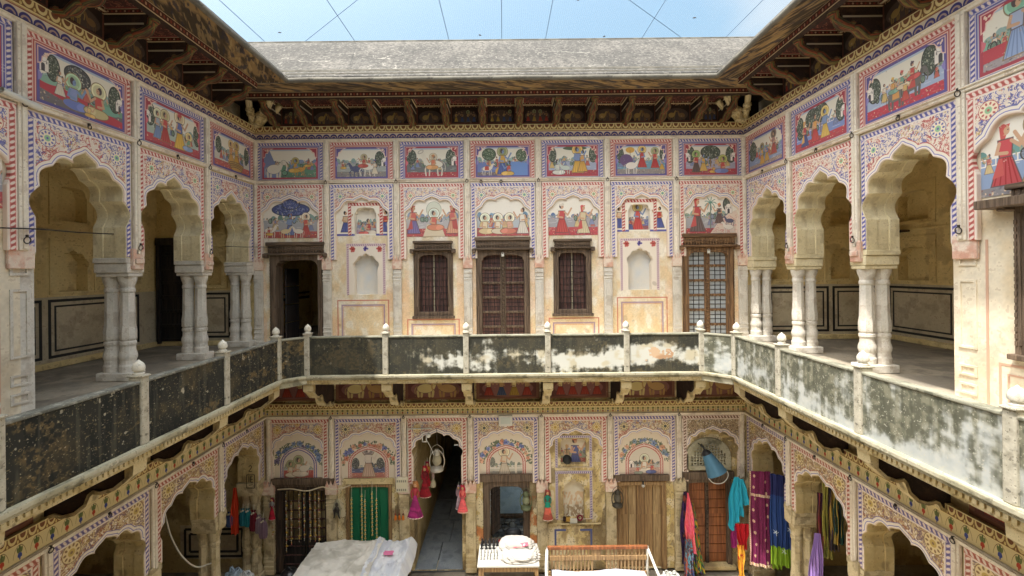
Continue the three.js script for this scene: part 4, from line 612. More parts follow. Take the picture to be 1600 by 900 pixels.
  for (let i = 0; i < 7; i++) {
    const a = bays[i], b = bays[i + 1], col = i % 2 ? BLUE : RED, arch = archOf(i);
    spandrel(w, a + 0.07, b - 0.07, 6.56, 8.15, arch, 0, 0.055, texA[i % 2]);
    sheet('mural_panel', w, a + 0.075, b - 0.075, 8.25, 9.03, 0, 0.02, paint(muralTex(b - a - 0.15, 0.78, scenes[i], i % 2 ? RED : BLUE, 40 + i)), scenes[i].label);
    if (tymps[i]) { const hw = (b - a) / 2 - 0.19; sheet('tympanum', w, (a + b) / 2 - hw, (a + b) / 2 + hw, 7.03, 7.88, 0.002, 0.008, paint(tympanumTex(2 * hw, 0.85, tymps[i], 60 + i)), tymps[i].label); }
  }
  bays.forEach((x, i) => { const xx = i === 0 ? x + 0.05 : i === 7 ? x - 0.05 : x; rib(w, xx, 6.55, 9.06, i % 7 ? 0.12 : 0.09); pilaster(w, i === 0 ? x + 0.09 : i === 7 ? x - 0.09 : x, FLOOR, 6.55, 0.18, i < 5 ? M.columnGrey : M.column); if (i % 7) { ironRing(w, x, RAIL + 0.01, 0.075, 0.035); } });
  for (const p of [783, 752]) ironRing(w, onBack(p, 284)[0], RAIL - 0.01, 0.075, 0.032);
  rail(w, XL, XR, RAIL); rail(w, XL, XR, 9.065, 0.05);
  part('frieze_band', bandGeo(XL, XR, 9.10, 9.22, 0, 0.035, 0.62), bandMat.wave, w); part('frieze_band', bandGeo(XL, XR, 9.225, 9.36, 0, 0.06, 0.6), bandMat.scallop, w);
}

// ------------------------------------------------------------------ arcades at the sides; x runs along the wall from the back corner (s = +1 right wall, -1 left wall)
function wallGroup(name, label, X, s, base = 0) { const g = thing(name, label, 'wall', [X, base, -ZB], s > 0 ? -Math.PI / 2 : Math.PI / 2); baseOf.set(g, base); return g; }
const order = (s, a, b) => (s > 0 ? [a, b] : [-b, -a]);    // distances from the corner -> local x, left to right
// wall over a row of arches: one outline that runs along the foot and round every arch
function arcadeShell(s, D, ends, arches, yb, yt, z0, z1, grow) {
  const pts = [[ends[0], yb]];
  for (const a of (s > 0 ? arches : arches.slice().reverse())) pts.push(...archPts(s * a.c, a.hw, yb, a.ys, a.ya, a.n ?? 3, grow));
  pts.push([ends[1], yb], [ends[1], yt], [ends[0], yt]);
  return ext(poly(pts), z0, z1, 0.004);
}
const sideScenes = {
  left: [
    { label: 'painted panel with golden coiled figures on a pale ground', land: { mid: 'rgb(196,196,186)', ground: 'rgb(176,70,66)', gy: 0.8 }, list: [T(0.12, 0.36, 0.07, 0.24), T(0.9, 0.36, 0.07, 0.26), P(0.45, 0.84, 0.7, { robe: 'rgb(206,140,80)', skirt: 'rgb(214,160,80)', halo: 'rgb(206,176,110)' }), P(0.6, 0.86, 0.74, { robe: 'rgb(206,160,70)', skirt: 'rgb(210,160,60)', halo: 'rgb(176,150,80)', face: -1 }), ['f', (x, a, b, w, h) => { for (let i = 0; i < 4; i++) ell(x, a + w * 0.6, b + h * (0.78 + i * 0.05), w * (0.2 - i * 0.015), h * 0.07, i % 2 ? 'rgb(190,140,60)' : 'rgb(214,176,90)', 0, 'rgb(120,90,50)'); }]] },
    { label: 'painted panel with a file of haloed figures and a bearded man in blue', land: { mid: 'rgb(160,180,170)', ground: 'rgb(176,56,66)', gy: 0.8 }, list: [T(0.07, 0.34, 0.08, 0.28), T(0.95, 0.4, 0.07, 0.3), Hs(0.03, 0.55, 0.36), P(0.2, 0.9, 0.7, { robe: 'rgb(150,170,190)', skirt: 'rgb(110,140,190)', halo: 'rgb(200,206,170)' }), P(0.33, 0.92, 0.76, { robe: 'rgb(190,60,60)', skirt: 'rgb(180,60,60)', halo: 'rgb(180,170,120)' }), P(0.6, 0.98, 0.94, { robe: 'rgb(74,92,170)', skirt: 'rgb(226,180,70)', halo: 'rgb(206,190,150)', turban: 'rgb(180,60,60)' }), P(0.78, 0.92, 0.62, { robe: 'rgb(96,150,120)', skirt: 'rgb(120,150,200)', halo: 'rgb(210,190,120)', face: -1, seat: 1 })] },
    { label: 'painted panel with two large haloed figures seated under dark trees', land: { mid: 'rgb(92,146,120)', ground: 'rgb(92,90,94)', hy: 0.52, gy: 0.74 }, list: [['f', (x, a, b, w, h) => { x.fillStyle = 'rgb(176,44,58)'; fillPts(x, [[a, b + h * 0.6], [a + w * 0.3, b + h * 0.62], [a + w, b + h * 0.84], [a + w, b + h], [a + w * 0.7, b + h], [a, b + h * 0.74]]); x.fill(); ell(x, a + w * 0.1, b + h * 0.56, w * 0.12, h * 0.07, 'rgb(120,170,150)'); ell(x, a + w * 0.8, b + h * 0.7, w * 0.14, h * 0.09, 'rgb(100,160,140)'); }], T(0.15, 0.3, 0.07, 0.24), T(0.42, 0.26, 0.15, 0.2, { col: 'rgb(50,56,60)' }), T(0.88, 0.4, 0.08, 0.28), Hs(0.05, 0.42, 0.38), Hs(0.95, 0.62, 0.36), P(0.37, 0.93, 0.86, { robe: 'rgb(120,140,200)', skirt: 'rgb(90,110,190)', skin: SKINS[1], halo: 'rgb(150,190,150)', seat: 1 }), P(0.67, 0.93, 0.9, { robe: 'rgb(190,60,60)', skirt: 'rgb(190,176,120)', halo: 'rgb(206,206,160)', seat: 1, face: -1 }), P(0.22, 0.78, 0.5, { robe: 'rgb(226,222,212)', skirt: 'rgb(222,214,196)' }), P(0.55, 0.98, 0.4, { robe: 'rgb(220,190,110)', skirt: 'rgb(214,170,80)', seat: 1 })] },
    { label: 'painted panel in blue and red at the edge of the picture', list: [P(0.5, 0.95, 0.8)] },
  ],
  right: [
    { label: 'painted panel with a haloed dancer and figures in gold', land: { mid: 'rgb(120,140,180)', ground: 'rgb(150,130,120)', gy: 0.86 }, list: [T(0.12, 0.4, 0.12, 0.3), P(0.42, 0.94, 0.62, { robe: 'rgb(216,160,60)', skirt: 'rgb(206,150,60)', halo: 'rgb(120,110,70)', skin: SKINS[1] }), P(0.56, 0.9, 0.6, { robe: 'rgb(96,110,170)', skirt: 'rgb(200,150,60)' }), P(0.76, 0.78, 0.7, { robe: 'rgb(150,110,110)', skirt: 'rgb(170,70,66)', halo: 'rgb(90,76,66)', face: -1 })] },
    { label: 'painted panel with two big round trees over figures on a terrace', land: { mid: 'rgb(104,130,196)', rail: 1, gy: 0.82, ground: 'rgb(178,46,56)' }, list: [T(0.36, 0.28, 0.14, 0.24, { trunk: 0.5 }), T(0.54, 0.24, 0.14, 0.24, { trunk: 0.5 }), T(0.1, 0.42, 0.08, 0.3), T(0.92, 0.38, 0.09, 0.3), Hs(0.97, 0.6, 0.36), P(0.2, 0.97, 0.7, { robe: 'rgb(176,50,60)', skirt: 'rgb(60,70,130)', veil: 'rgb(216,160,70)' }), P(0.42, 0.95, 0.74, { robe: 'rgb(216,150,70)', skirt: 'rgb(190,60,60)' }), P(0.62, 0.93, 0.74, { robe: 'rgb(110,140,190)', skirt: 'rgb(220,180,80)', halo: 'rgb(206,180,90)', skin: SKINS[1] })] },
    { label: 'painted panel with elephants and riders in procession over a red road', land: { mid: 'rgb(150,172,206)', far: 'rgb(150,180,150)', gy: 0.78, ground: 'rgb(184,40,56)', hy: 0.48 }, list: [T(0.12, 0.38, 0.09, 0.26), T(0.83, 0.3, 0.09, 0.28), Hs(0.05, 0.56, 0.4), Hs(0.95, 0.44, 0.44), A(0.42, 0.92, 0.5, { col: 'rgb(92,92,90)', trunk: 1, fat: 0.26, leg: 0.36, face: 1, cloth: 'rgb(206,140,70)' }), A(0.62, 0.84, 0.5, { col: 'rgb(86,86,86)', trunk: 1, fat: 0.26, leg: 0.36, face: 1, cloth: 'rgb(180,60,56)' }), P(0.38, 0.62, 0.46, { robe: 'rgb(206,140,60)', skirt: 'rgb(100,150,130)', turban: 'rgb(206,160,60)', seat: 1 }), P(0.5, 0.6, 0.5, { robe: 'rgb(92,150,130)', skirt: 'rgb(206,190,160)', turban: 'rgb(176,60,60)', seat: 1 }), P(0.63, 0.52, 0.5, { robe: 'rgb(190,60,60)', skirt: 'rgb(190,60,60)', turban: 'rgb(60,50,60)', seat: 1 }), P(0.54, 0.88, 0.44, { robe: 'rgb(206,170,90)', skirt: 'rgb(190,70,60)' })] },
    { label: 'painted panel with a large bearded saint in a green halo', land: { mid: 'rgb(110,170,150)', ground: 'rgb(150,144,150)', gy: 0.82 }, list: [['f', (x, a, b, w, h) => { x.fillStyle = 'rgb(176,46,60)'; fillPts(x, [[a, b + h * 0.62], [a + w, b + h * 0.6], [a + w, b + h * 0.78], [a, b + h * 0.84]]); x.fill(); }], P(0.3, 0.94, 0.96, { robe: 'rgb(150,170,206)', skirt: 'rgb(130,160,210)', halo: 'rgb(110,180,150)' }), P(0.62, 0.84, 0.6, { robe: 'rgb(214,150,100)', skirt: 'rgb(190,70,60)', seat: 1 })] },
  ],
};
M.dado = plasterMat([206, 194, 168], [186, 172, 144], [140, 120, 100], 87, { amount: 0.6 });
const DB = [0, 1.54, 3.09, 4.63, 6.15];
for (const [sideName, s, X] of [['left', -1, XL], ['right', 1, XR]]) {
  const left = s < 0, w = wallGroup('arcade_wall', left ? 'upper arcade on the shaded side of the court, three lobed arches on grey paired columns' : 'upper arcade on the sunny side of the court, three lobed arches on cream paired columns', X, s, FLOOR);
  const T2 = 0.46, arches = [0, 1, 2].map((i) => ({ c: (DB[i] + DB[i + 1]) / 2 + (i === 0 ? 0.04 : i === 2 ? -0.01 : 0), hw: i === 0 ? 0.57 : 0.605, ys: 6.95, ya: 7.83 }));
  const e = order(s, 0, 4.63), top = 9.37, stone = left ? M.soffit : M.soffit;
  part('arch_wall', [soft(arcadeShell(s, DB, e, arches, 6.52, top, -0.15, 0, 0.0), 0.35), soft(arcadeShell(s, DB, e, arches, 6.52, top, -0.33, -0.142, 0.014), 0.35), soft(arcadeShell(s, DB, e, arches, 6.52, top, -T2, -0.322, 0.0), 0.35)], stone, w);
  // solid wall nearer the camera
  const c4 = 5.40, f = order(s, 4.63, 10.9), win = left ? null : { c: 5.52, hw: 0.24, y0: 5.5, y1: 6.75 }, solid = poly([[f[0], FLOOR], [f[1], FLOOR], [f[1], top], [f[0], top]]);
  const arch4 = archPts(s * c4, 0.6, 6.56, 7.25, 7.86, 2);
  if (win) { const g = latticeWindow(w, s * win.c, win.hw, win.y0, win.y1, 0.16, 'carved window at the right edge of the picture'); solid.holes.push(path(g)); part('backing', bx(f[0] + 0.02, f[1], FLOOR + 0.02, top - 0.02, -0.5, -0.36), M.room, w); part('beam_end', [bx(win.c - 0.62, win.c + 0.5, 6.86, 6.95, 0, 0.2, 0.01)], M.wood, w); }
  part('wall_face', ext(solid, -0.35, 0, 0), M.plaster, w);
  // painted skin: spandrels, picture panels, strips
  for (let i = 0; i < 4; i++) {
    const [a, b] = order(s, DB[i], DB[i + 1]), red = left ? i % 2 === 1 : i % 2 === 1, arch = i < 3 ? archPts(s * arches[i].c, arches[i].hw, 6.54, arches[i].ys, arches[i].ya, 3, 0.006) : arch4;
    spandrel(w, a + 0.065, b - 0.065, i < 3 ? 6.54 : 6.56, 8.15, arch, i < 3 ? -0.003 : 0, i < 3 ? 0.014 : 0.06, paint(spandrelTex(a + 0.065, b - 0.065, 6.54, 8.15, arch, red ? RED : BLUE, 430 + i + (left ? 0 : 10), { line: red ? BLUE : RED, size: 0.9, density: 0.9, rose: 0.1 })));
    sheet('mural_panel', w, a + 0.07, b - 0.07, 8.25, 9.03, 0.001, 0.02, paint(muralTex(b - a - 0.14, 0.78, sideScenes[sideName][i], red ? BLUE : RED, 80 + i + (left ? 0 : 10))), sideScenes[sideName][i].label);
    if (i === 3) sheet('tympanum', w, s * c4 - 0.6, s * c4 + 0.6, 7.0, 7.88, 0.001, 0.008, paint(tympanumTex(1.2, 0.88, left ? { list: [P(0.5, 0.95, 0.8)] } : { land: { mid: 'rgb(120,150,196)', rail: 1, ground: 'rgb(110,112,120)', gy: 0.9, far: 'rgb(90,150,150)' }, list: [P(0.2, 0.92, 0.72, { robe: 'rgb(190,50,60)', skirt: 'rgb(176,44,52)', veil: 'rgb(190,60,60)' }), P(0.44, 0.92, 0.72, { robe: 'rgb(226,180,100)', skirt: 'rgb(222,160,70)', face: -1, halo: 'rgb(130,190,150)' }), P(0.75, 0.92, 0.7, { robe: 'rgb(80,70,80)', skirt: 'rgb(190,60,60)' })] }, 96 + (left ? 0 : 1))));
  }
  for (let i = 0; i < 5; i++) {
    const x = s * DB[i]; if (i) { rib(w, x, 6.56, 9.06, 0.11, 0.06); ironRing(w, x, RAIL + 0.01, 0.07, 0.04); ironRing(w, x, 6.72, 0.075, 0.045); }
    if (i) ironRing(w, s * (DB[i] - 0.76), RAIL - 0.02, 0.075, 0.03);
    if (i === 1 || i === 2) part('impost_face', [bx(x - 0.1, x + 0.1, 6.36, 6.66, 0.0, 0.06, 0.02), bx(x - 0.075, x + 0.075, 6.44, 6.52, 0.05, 0.085, 0.02)], M.pink, w);
  }
  for (const i of [1, 2]) columnPair(w, s * DB[i], FLOOR, 6.26, 6.52, T2, left ? M.columnGrey : M.column, left ? M.columnGrey : M.soffit);
  columnPair(w, s * 0.16, FLOOR, 6.26, 6.52, T2, left ? M.columnGrey : M.column, left ? M.columnGrey : M.soffit);
  // end of the arcade: flat carved pier
  { const [a, b] = order(s, 4.48, 4.80); part('pier', [bx(a, b, FLOOR, 6.52, -T2, -0.002)], left ? M.columnGrey : M.plaster, w); part('capital', [bx(a + 0.02, b - 0.02, 6.36, 6.62, 0, 0.04, 0.015)], M.pink, w);
    const pn = []; for (const [q0, q1] of [[0.1, 0.22], [0.3, 0.42], [0.6, 1.35], [1.5, 1.62]]) pn.push(ext(framed(a + 0.06, b - 0.06, FLOOR + q0, FLOOR + q1, [[a + 0.09, FLOOR + q0 + 0.025], [a + 0.09, FLOOR + q1 - 0.025], [b - 0.09, FLOOR + q1 - 0.025], [b - 0.09, FLOOR + q0 + 0.025]]), -0.004, 0.012)); part('pier_carving', pn, left ? M.columnGrey : M.plaster, w); }
  // painted dado frame on the solid wall
  { const [a, b] = order(s, 4.95, 7); const red = std({ color: new THREE.Color().setRGB(0.58, 0.36, 0.26, THREE.LinearSRGBColorSpace) }); part('dado_line', [ext(framed(a, b, FLOOR - 0.02, 5.3, [[a + 0.025, FLOOR], [a + 0.025, 5.275], [b - 0.025, 5.275], [b - 0.025, FLOOR]]), 0, 0.004), ext(framed(a + 0.08, b - 0.08, FLOOR - 0.02, 5.2, [[a + 0.10, FLOOR], [a + 0.10, 5.18], [b - 0.1, 5.18], [b - 0.1, FLOOR]]), 0, 0.004), bx(s * 4.845 - 0.012, s * 4.845 + 0.012, FLOOR, 6.56, 0, 0.006)], red, w); }
  const r = order(s, 0, 10.9); rail(w, r[0], r[1], RAIL, 0.065); rail(w, r[0], r[1], 9.065, 0.05);
  part('frieze_band', bandGeo(r[0], r[1], 9.10, 9.22, 0, 0.035, 0.62), bandMat.wave, w); part('frieze_band', bandGeo(r[0], r[1], 9.225, 9.36, 0, 0.06, 0.6), bandMat.scallop, w);

  // ---------------- the room behind the arches
  const room = thing('verandah_room', left ? 'dim verandah room behind the shaded arcade with niches and black dado lines' : 'bright verandah room behind the sunny arcade with niches and black dado lines', 'room', [X, FLOOR, -ZB], s > 0 ? -Math.PI / 2 : Math.PI / 2); baseOf.set(room, FLOOR);
  const depth = left ? 2.06 : 2.96, zi = -depth, RM = M.room;
  part('room_floor', bx(...order(s, -0.4, 4.63), FLOOR - 0.12, FLOOR, zi - 0.4, 0.0), M.floor, room);
  part('ceiling', bx(...order(s, -0.4, 4.63), 8.55, 8.7, zi - 0.4, -T2 - 0.002), RM, room);
  // wall opposite the arches (faces the court)
  const inner = poly([[...[order(s, 0, 4.63)[0]], FLOOR], [order(s, 0, 4.63)[1], FLOOR], [order(s, 0, 4.63)[1], 8.55], [order(s, 0, 4.63)[0], 8.55]]), nd = left ? [[1.85, 0.26], [3.4, 0.26]] : [[0.62, 0.34], [2.2, 0.34], [3.7, 0.34]], frames = [];
  for (const [d, hw] of nd) {
    const lo = archPts(s * d, hw, 6.02, 6.4, 6.72, 2), hi = headPts(s * d, hw, 7.2, 7.78, 0.16); inner.holes.push(path(lo)); inner.holes.push(path(hi));
    part('niche_back', [bx(s * d - hw - 0.05, s * d + hw + 0.05, 5.96, 6.78, zi - 0.3, zi - 0.2), bx(s * d - hw - 0.05, s * d + hw + 0.05, 7.15, 7.84, zi - 0.3, zi - 0.2)], RM, room);
    for (const [y0, y1] of [[5.98, 6.9], [7.12, 7.95]]) frames.push(ext(framed(s * d - hw - 0.16, s * d + hw + 0.16, y0, y1, [[s * d - hw - 0.12, y0 + 0.04], [s * d - hw - 0.12, y1 - 0.04], [s * d + hw + 0.12, y1 - 0.04], [s * d + hw + 0.12, y0 + 0.04]]), zi, zi + 0.02, 0.005));
  }
  part('inner_wall', ext(inner, zi - 0.25, zi), RM, room);
  frames.push(bx(...order(s, 0, 4.63), 7.0, 7.05, zi, zi + 0.03, 0.01)); part('moulding', frames, RM, room);
  const dadoMat = M.dado, lines = [], panels = [];
  const frameLine = (a, b, y0, y1, t, z) => lines.push(ext(framed(a, b, y0, y1, [[a + t, y0 + t], [a + t, y1 - t], [b - t, y1 - t], [b - t, y0 + t]]), z, z + 0.004));
  { const [a, b] = order(s, 0.02, 4.6); panels.push(bx(a, b, FLOOR + 0.1, 5.94, zi, zi + 0.012)); for (const [p, q] of left ? [[0.5, 2.3], [2.4, 4.5]] : [[0.06, 1.52], [1.6, 3.0], [3.08, 4.5]]) { const [c, d] = order(s, p, q); frameLine(c, d, FLOOR + 0.16, 5.9, 0.045, zi + 0.013); frameLine(c + 0.1, d - 0.1, FLOOR + 0.26, 5.8, 0.03, zi + 0.013); } }
  part('dado', panels, dadoMat, room); part('dado_line', lines, M.black, room);
  part('skirting_step', [bx(...order(s, 0, 4.63), FLOOR, FLOOR + 0.1, zi, zi + 0.06, 0.015)], RM, room);
  // far end wall, faces the camera: built turned, its x is the depth of the room
  const end = partGroup('end_wall', room); end.rotation.y = s > 0 ? Math.PI / 2 : -Math.PI / 2; end.position.y = -FLOOR;
  const ex = (d) => (left ? -d : d), seg = (a, b) => (left ? [-b, -a] : [a, b]);   // depth behind the wall plane -> local x
  const es = poly([[seg(0, depth)[0], FLOOR], [seg(0, depth)[1], FLOOR], [seg(0, depth)[1], 8.55], [seg(0, depth)[0], 8.55]]), eg = [], nn = left ? [[0.92, 0.2]] : [[0.72, 0.27], [2.05, 0.27]];
  for (const [d, hw] of nn) { es.holes.push(path(archPts(ex(d), hw, 6.05, 6.4, 6.72, 2))); es.holes.push(path(headPts(ex(d), hw, 7.2, 7.78, 0.16))); eg.push(bx(ex(d) - hw - 0.04, ex(d) + hw + 0.04, 6, 6.78, -0.3, -0.2), bx(ex(d) - hw - 0.04, ex(d) + hw + 0.04, 7.15, 7.84, -0.3, -0.2)); for (const [y0, y1] of [[5.98, 6.9], [7.12, 7.95]]) eg.push(ext(framed(ex(d) - hw - 0.14, ex(d) + hw + 0.14, y0, y1, [[ex(d) - hw - 0.1, y0 + 0.04], [ex(d) - hw - 0.1, y1 - 0.04], [ex(d) + hw + 0.1, y1 - 0.04], [ex(d) + hw + 0.1, y0 + 0.04]]), 0, 0.02, 0.005)); }
  part('wall_face', [ext(es, -0.25, 0), ...eg, bx(...seg(0, depth), FLOOR, FLOOR + 0.1, 0, 0.05, 0.015)], RM, end);
  const el = [], fl = (a, b, t, o) => el.push(ext(framed(a, b, FLOOR + 0.16 + o, 5.9 - o, [[a + t, FLOOR + 0.16 + o + t], [a + t, 5.9 - o - t], [b - t, 5.9 - o - t], [b - t, FLOOR + 0.16 + o + t]]), 0.013, 0.017));
  for (const [p, q] of left ? [[0.52, 1.24]] : [[0.4, 1.72], [1.8, 2.9]]) { const [a, b] = seg(p, q); fl(a, b, 0.045, 0); fl(a + 0.1, b - 0.1, 0.03, 0.1); }
  part('dado', [bx(...seg(left ? 0.5 : 0.02, left ? 1.26 : depth - 0.02), FLOOR + 0.1, 5.94, 0, 0.012)], dadoMat, end); part('dado_line', el, M.black, end);
  if (left) {   // ladder-like dark door in the corner
    const c = ex(1.66), fr = []; for (const q of [-0.36, 0.28]) fr.push(bx(c + q, c + q + 0.08, FLOOR + 0.05, 7.0, 0, 0.1, 0.01)); fr.push(bx(c - 0.36, c + 0.36, 6.9, 7.05, 0, 0.12, 0.01));
    const rl = []; for (let k = 0; k < 7; k++) rl.push(bx(c - 0.28, c + 0.28, FLOOR + 0.1 + k * 0.3, FLOOR + 0.16 + k * 0.3, 0.01, 0.07, 0.01)); part('door', [...fr, ...rl, bx(c - 0.28, c + 0.28, FLOOR + 0.05, 6.9, 0.004, 0.03)], M.woodBlack, end);
  }
  // near partition
  part('partition', bx(...order(s, 4.63, 4.9), FLOOR, 8.55, zi - 0.2, -0.36), RM, room);
}
// a shelf bracket in the sunny room
{ const g = partGroup('lamp_bracket', scene.getObjectByName('verandah_room_001')); part('arm', [bx(0.1, 0.6, 6.98, 7.02, -2.93, -2.75, 0.01)], M.woodDark, g); }

// ------------------------------------------------------------------ eaves, one along each wall
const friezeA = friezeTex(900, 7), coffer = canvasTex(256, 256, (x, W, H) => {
  x.fillStyle = 'rgb(72,36,32)'; x.fillRect(0, 0, W, H); const r = rng(9); for (let i = 0; i < 160; i++) { x.strokeStyle = r() < 0.5 ? 'rgb(150,92,70)' : 'rgb(52,38,36)'; x.lineWidth = 4; const a = r() * 6, px = r() * W, py = r() * H; x.beginPath(); x.arc(px, py, 8 + 10 * r(), a, a + 2.4); x.stroke(); }
  x.strokeStyle = 'rgb(206,186,160)'; x.lineWidth = 8; x.strokeRect(6, 6, W - 12, H - 12); x.strokeStyle = 'rgb(120,50,44)'; x.lineWidth = 12; x.strokeRect(20, 20, W - 40, H - 40); wear(x, W, H, 12, 200, 0.3);
});
const streak = std({ map: pixelTex(512, 256, (u, v) => { const a = fbm(u * 9 + v * 5, v * 3.2, 5, 921), b = fbm(u * 26 + v * 12, v * 5, 4, 925); let c = mix3([150, 124, 84], [66, 54, 42], sstep(0.4, 0.58, a)); c = mix3(c, [52, 48, 60], 0.8 * sstep(0.56, 0.68, b)); return mix3(c, [184, 158, 110], 0.6 * sstep(0.6, 0.7, fbm(u * 30 + v * 16, v * 4, 3, 931))); }, { repeat: [1, 1] }), bumpMap: bumpPlaster, bumpScale: 0.006 });
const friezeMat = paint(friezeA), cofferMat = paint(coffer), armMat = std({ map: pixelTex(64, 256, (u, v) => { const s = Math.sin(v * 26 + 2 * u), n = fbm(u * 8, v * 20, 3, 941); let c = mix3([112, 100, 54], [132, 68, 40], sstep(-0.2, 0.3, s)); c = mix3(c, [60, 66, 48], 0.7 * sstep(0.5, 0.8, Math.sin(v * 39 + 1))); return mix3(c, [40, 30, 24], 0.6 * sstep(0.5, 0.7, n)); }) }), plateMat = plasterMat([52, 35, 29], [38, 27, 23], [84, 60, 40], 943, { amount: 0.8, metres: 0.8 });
const trimPale = std({ color: new THREE.Color(0.42, 0.36, 0.27) });
function eave(label, pos, turn, xs, out, x0, x1, inner0, inner1) {
  const g = thing('eave', label, 'eave', pos, turn); baseOf.set(g, pos[1]); const beamZ = 0.64;
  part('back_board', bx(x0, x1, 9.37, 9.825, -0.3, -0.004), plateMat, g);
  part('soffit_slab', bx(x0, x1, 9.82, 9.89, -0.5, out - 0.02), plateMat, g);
  const strip = uvRect(bx(x0, x1, 9.80, 9.825, beamZ + 0.12, out - 0.03), 0, 0, 1, 1), p = strip.attributes.position; for (let i = 0; i < p.count; i++) strip.attributes.uv.setXY(i, p.getX(i) / 2.2, (p.getZ(i) - beamZ) / (out - beamZ));
  part('soffit_strip', strip, streak, g);
  part('eave_lip', [soft(lipBar(x0, x1, 9.85, out - 0.02, 0.048), 0.8)], M.lip, g);
  part('dentil_beam', [bandGeo(x0, x1, 9.70, 9.81, beamZ, beamZ + 0.1, 0.5), ], bandMat.dots, g);
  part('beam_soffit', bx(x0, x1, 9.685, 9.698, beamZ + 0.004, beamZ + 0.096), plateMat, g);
  const armP = [[0.02, 9.39], [0.13, 9.375], [0.23, 9.41], [0.30, 9.49], [0.39, 9.52], [0.50, 9.53], [0.57, 9.60], [0.61, 9.70]];
  for (let i = 0; i < xs.length; i++) {
    const x = xs[i];
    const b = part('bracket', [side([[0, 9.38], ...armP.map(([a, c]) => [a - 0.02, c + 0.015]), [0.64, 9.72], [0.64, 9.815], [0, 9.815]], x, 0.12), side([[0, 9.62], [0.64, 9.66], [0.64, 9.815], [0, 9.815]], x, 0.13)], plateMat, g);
    const pts = armP.map(([a, c]) => [x, c, a]); const arm = []; for (const o of [-0.034, 0.034]) arm.push(tube(pts.map(([a, c, d], j) => [a + o * Math.cos(j * 1.3), c - 0.008 + 0.012 * Math.sin(j * 1.3), d + 0.012]), 0.05, 24, 8)); arm.push(ball(0.065, x, 9.69, 0.63, 1.2, 0.9, 1), ball(0.06, x, 9.40, 0.09, 1.3, 0.8, 1.1), ball(0.055, x, 9.53, 0.40, 1.5, 0.8, 1.1)); baseOf.set(b, 0); part('arm', arm, armMat, b); const bd = bx(x - 0.085, x + 0.085, 9.735, 9.80, 0.02, beamZ - 0.01), bu = bd.attributes.uv, bp = bd.attributes.position; for (let k = 0; k < bu.count; k++) bu.setXY(k, bp.getZ(k) / 0.45, (bp.getY(k) - 9.735) / 0.065); part('dentil_band', bd, bandMat.dots, b);
    for (const q of [-0.068, 0.058]) { part('fillet', bx(x + q, x + q + 0.01, 9.795, 9.822, 0.02, beamZ), trimPale, g); part('fillet', bx(x + q, x + q + 0.01, 9.60, 9.622, 0.02, beamZ - 0.1), trimPale, g); }
    if (i + 1 < xs.length) {
      const a = x + 0.07, c = xs[i + 1] - 0.07, n = i % 7, fp = uvRect(flat(new THREE.BoxGeometry(c - a, 0.4, 0.02)).translate((a + c) / 2, 9.58, 0.01), a, 9.38, c, 9.78), uv = fp.attributes.uv; for (let k = 0; k < uv.count; k++) uv.setX(k, (n + clamp(uv.getX(k))) / 7); part('frieze_panel', fp, friezeMat, g);
      const cg = flat(new THREE.BoxGeometry(c - a, 0.02, 0.56)).translate((a + c) / 2, 9.805, 0.34), cu = cg.attributes.uv, cp = cg.attributes.position; for (let k = 0; k < cu.count; k++) cu.setXY(k, (cp.getX(k) - a) / (c - a), (cp.getZ(k) - 0.06) / 0.56); part('coffer_panel', cg, cofferMat, g);
      part('coffer_edge', [bandGeo(a, c, 9.755, 9.81, 0.04, 0.075, 0.4)], bandMat.dots, g);
    }
  }
  return g;
}
function lipBar(x0, x1, y, z, r) { const g = new THREE.CylinderGeometry(r, r, x1 - x0, 12, Math.max(2, Math.round((x1 - x0) * 3)), false); g.rotateZ(Math.PI / 2); g.translate((x0 + x1) / 2, y, z); const p = g.attributes.position; for (let i = 0; i < p.count; i++) { const n = (vnoise(p.getX(i) * 2.3, y * 3, 61) - 0.5) * 0.016; p.setY(i, p.getY(i) + n); p.setZ(i, p.getZ(i) + n); } g.computeVertexNormals(); return boxUV(flat(g)); }
const OB = 1.2, OL = 1.29, OR = 1.13;
const backX = [435, 483, 539, 590, 646, 699, 755, 811, 868, 921, 976, 1029, 1084, 1127].map((p) => onBack(p, 195)[0]);
eave('dark carved eave over the back wall with fourteen brackets', [0, 9.37, -ZB], 0, backX, OB, XL - 0.3, XR + 0.3);
const sideD = []; for (let k = 0; k < 13; k++) sideD.push(1.30 + 0.735 * k);
eave('dark carved eave over the shaded left arcade', [XL, 9.37, -ZB], Math.PI / 2, sideD.map((d) => -d).reverse(), OL, -10.9, -OB - 0.001);
eave('dark carved eave over the sunny right arcade', [XR, 9.37, -ZB], -Math.PI / 2, sideD, OR, OB + 0.001, 10.9);
// weathered pale corner struts where two eaves meet
for (const [label, sx, X] of [['pale broken bracket in the left corner under the eaves', 1, XL], ['pale broken bracket in the right corner under the eaves', -1, XR]]) {
  const g = thing('corner_bracket', label, 'bracket', [X, 9.37, -ZB], 0, 'corner brackets under the eaves'), b = [];
  for (const [ax, az, k] of [[0.72, 0.62, 1], [0.3, 0.75, 0.8], [0.75, 0.25, 0.8]]) { const pts = [[0.06, 0.01, 0.06], [0.2, 0.03, 0.2], [0.42, 0.16, 0.42], [0.62, 0.2, 0.62], [0.9, 0.38, 0.9]].map(([t, y, u]) => [sx * t * ax, y, u * az]); b.push(tube(pts, 0.075 * k, 20, 8)); for (let j = 1; j < 4; j++) b.push(ball(0.10 * k, ...pts[j], 1.1, 0.8, 1.1, 8)); }
  part('strut', b, M.corbel, g);
}
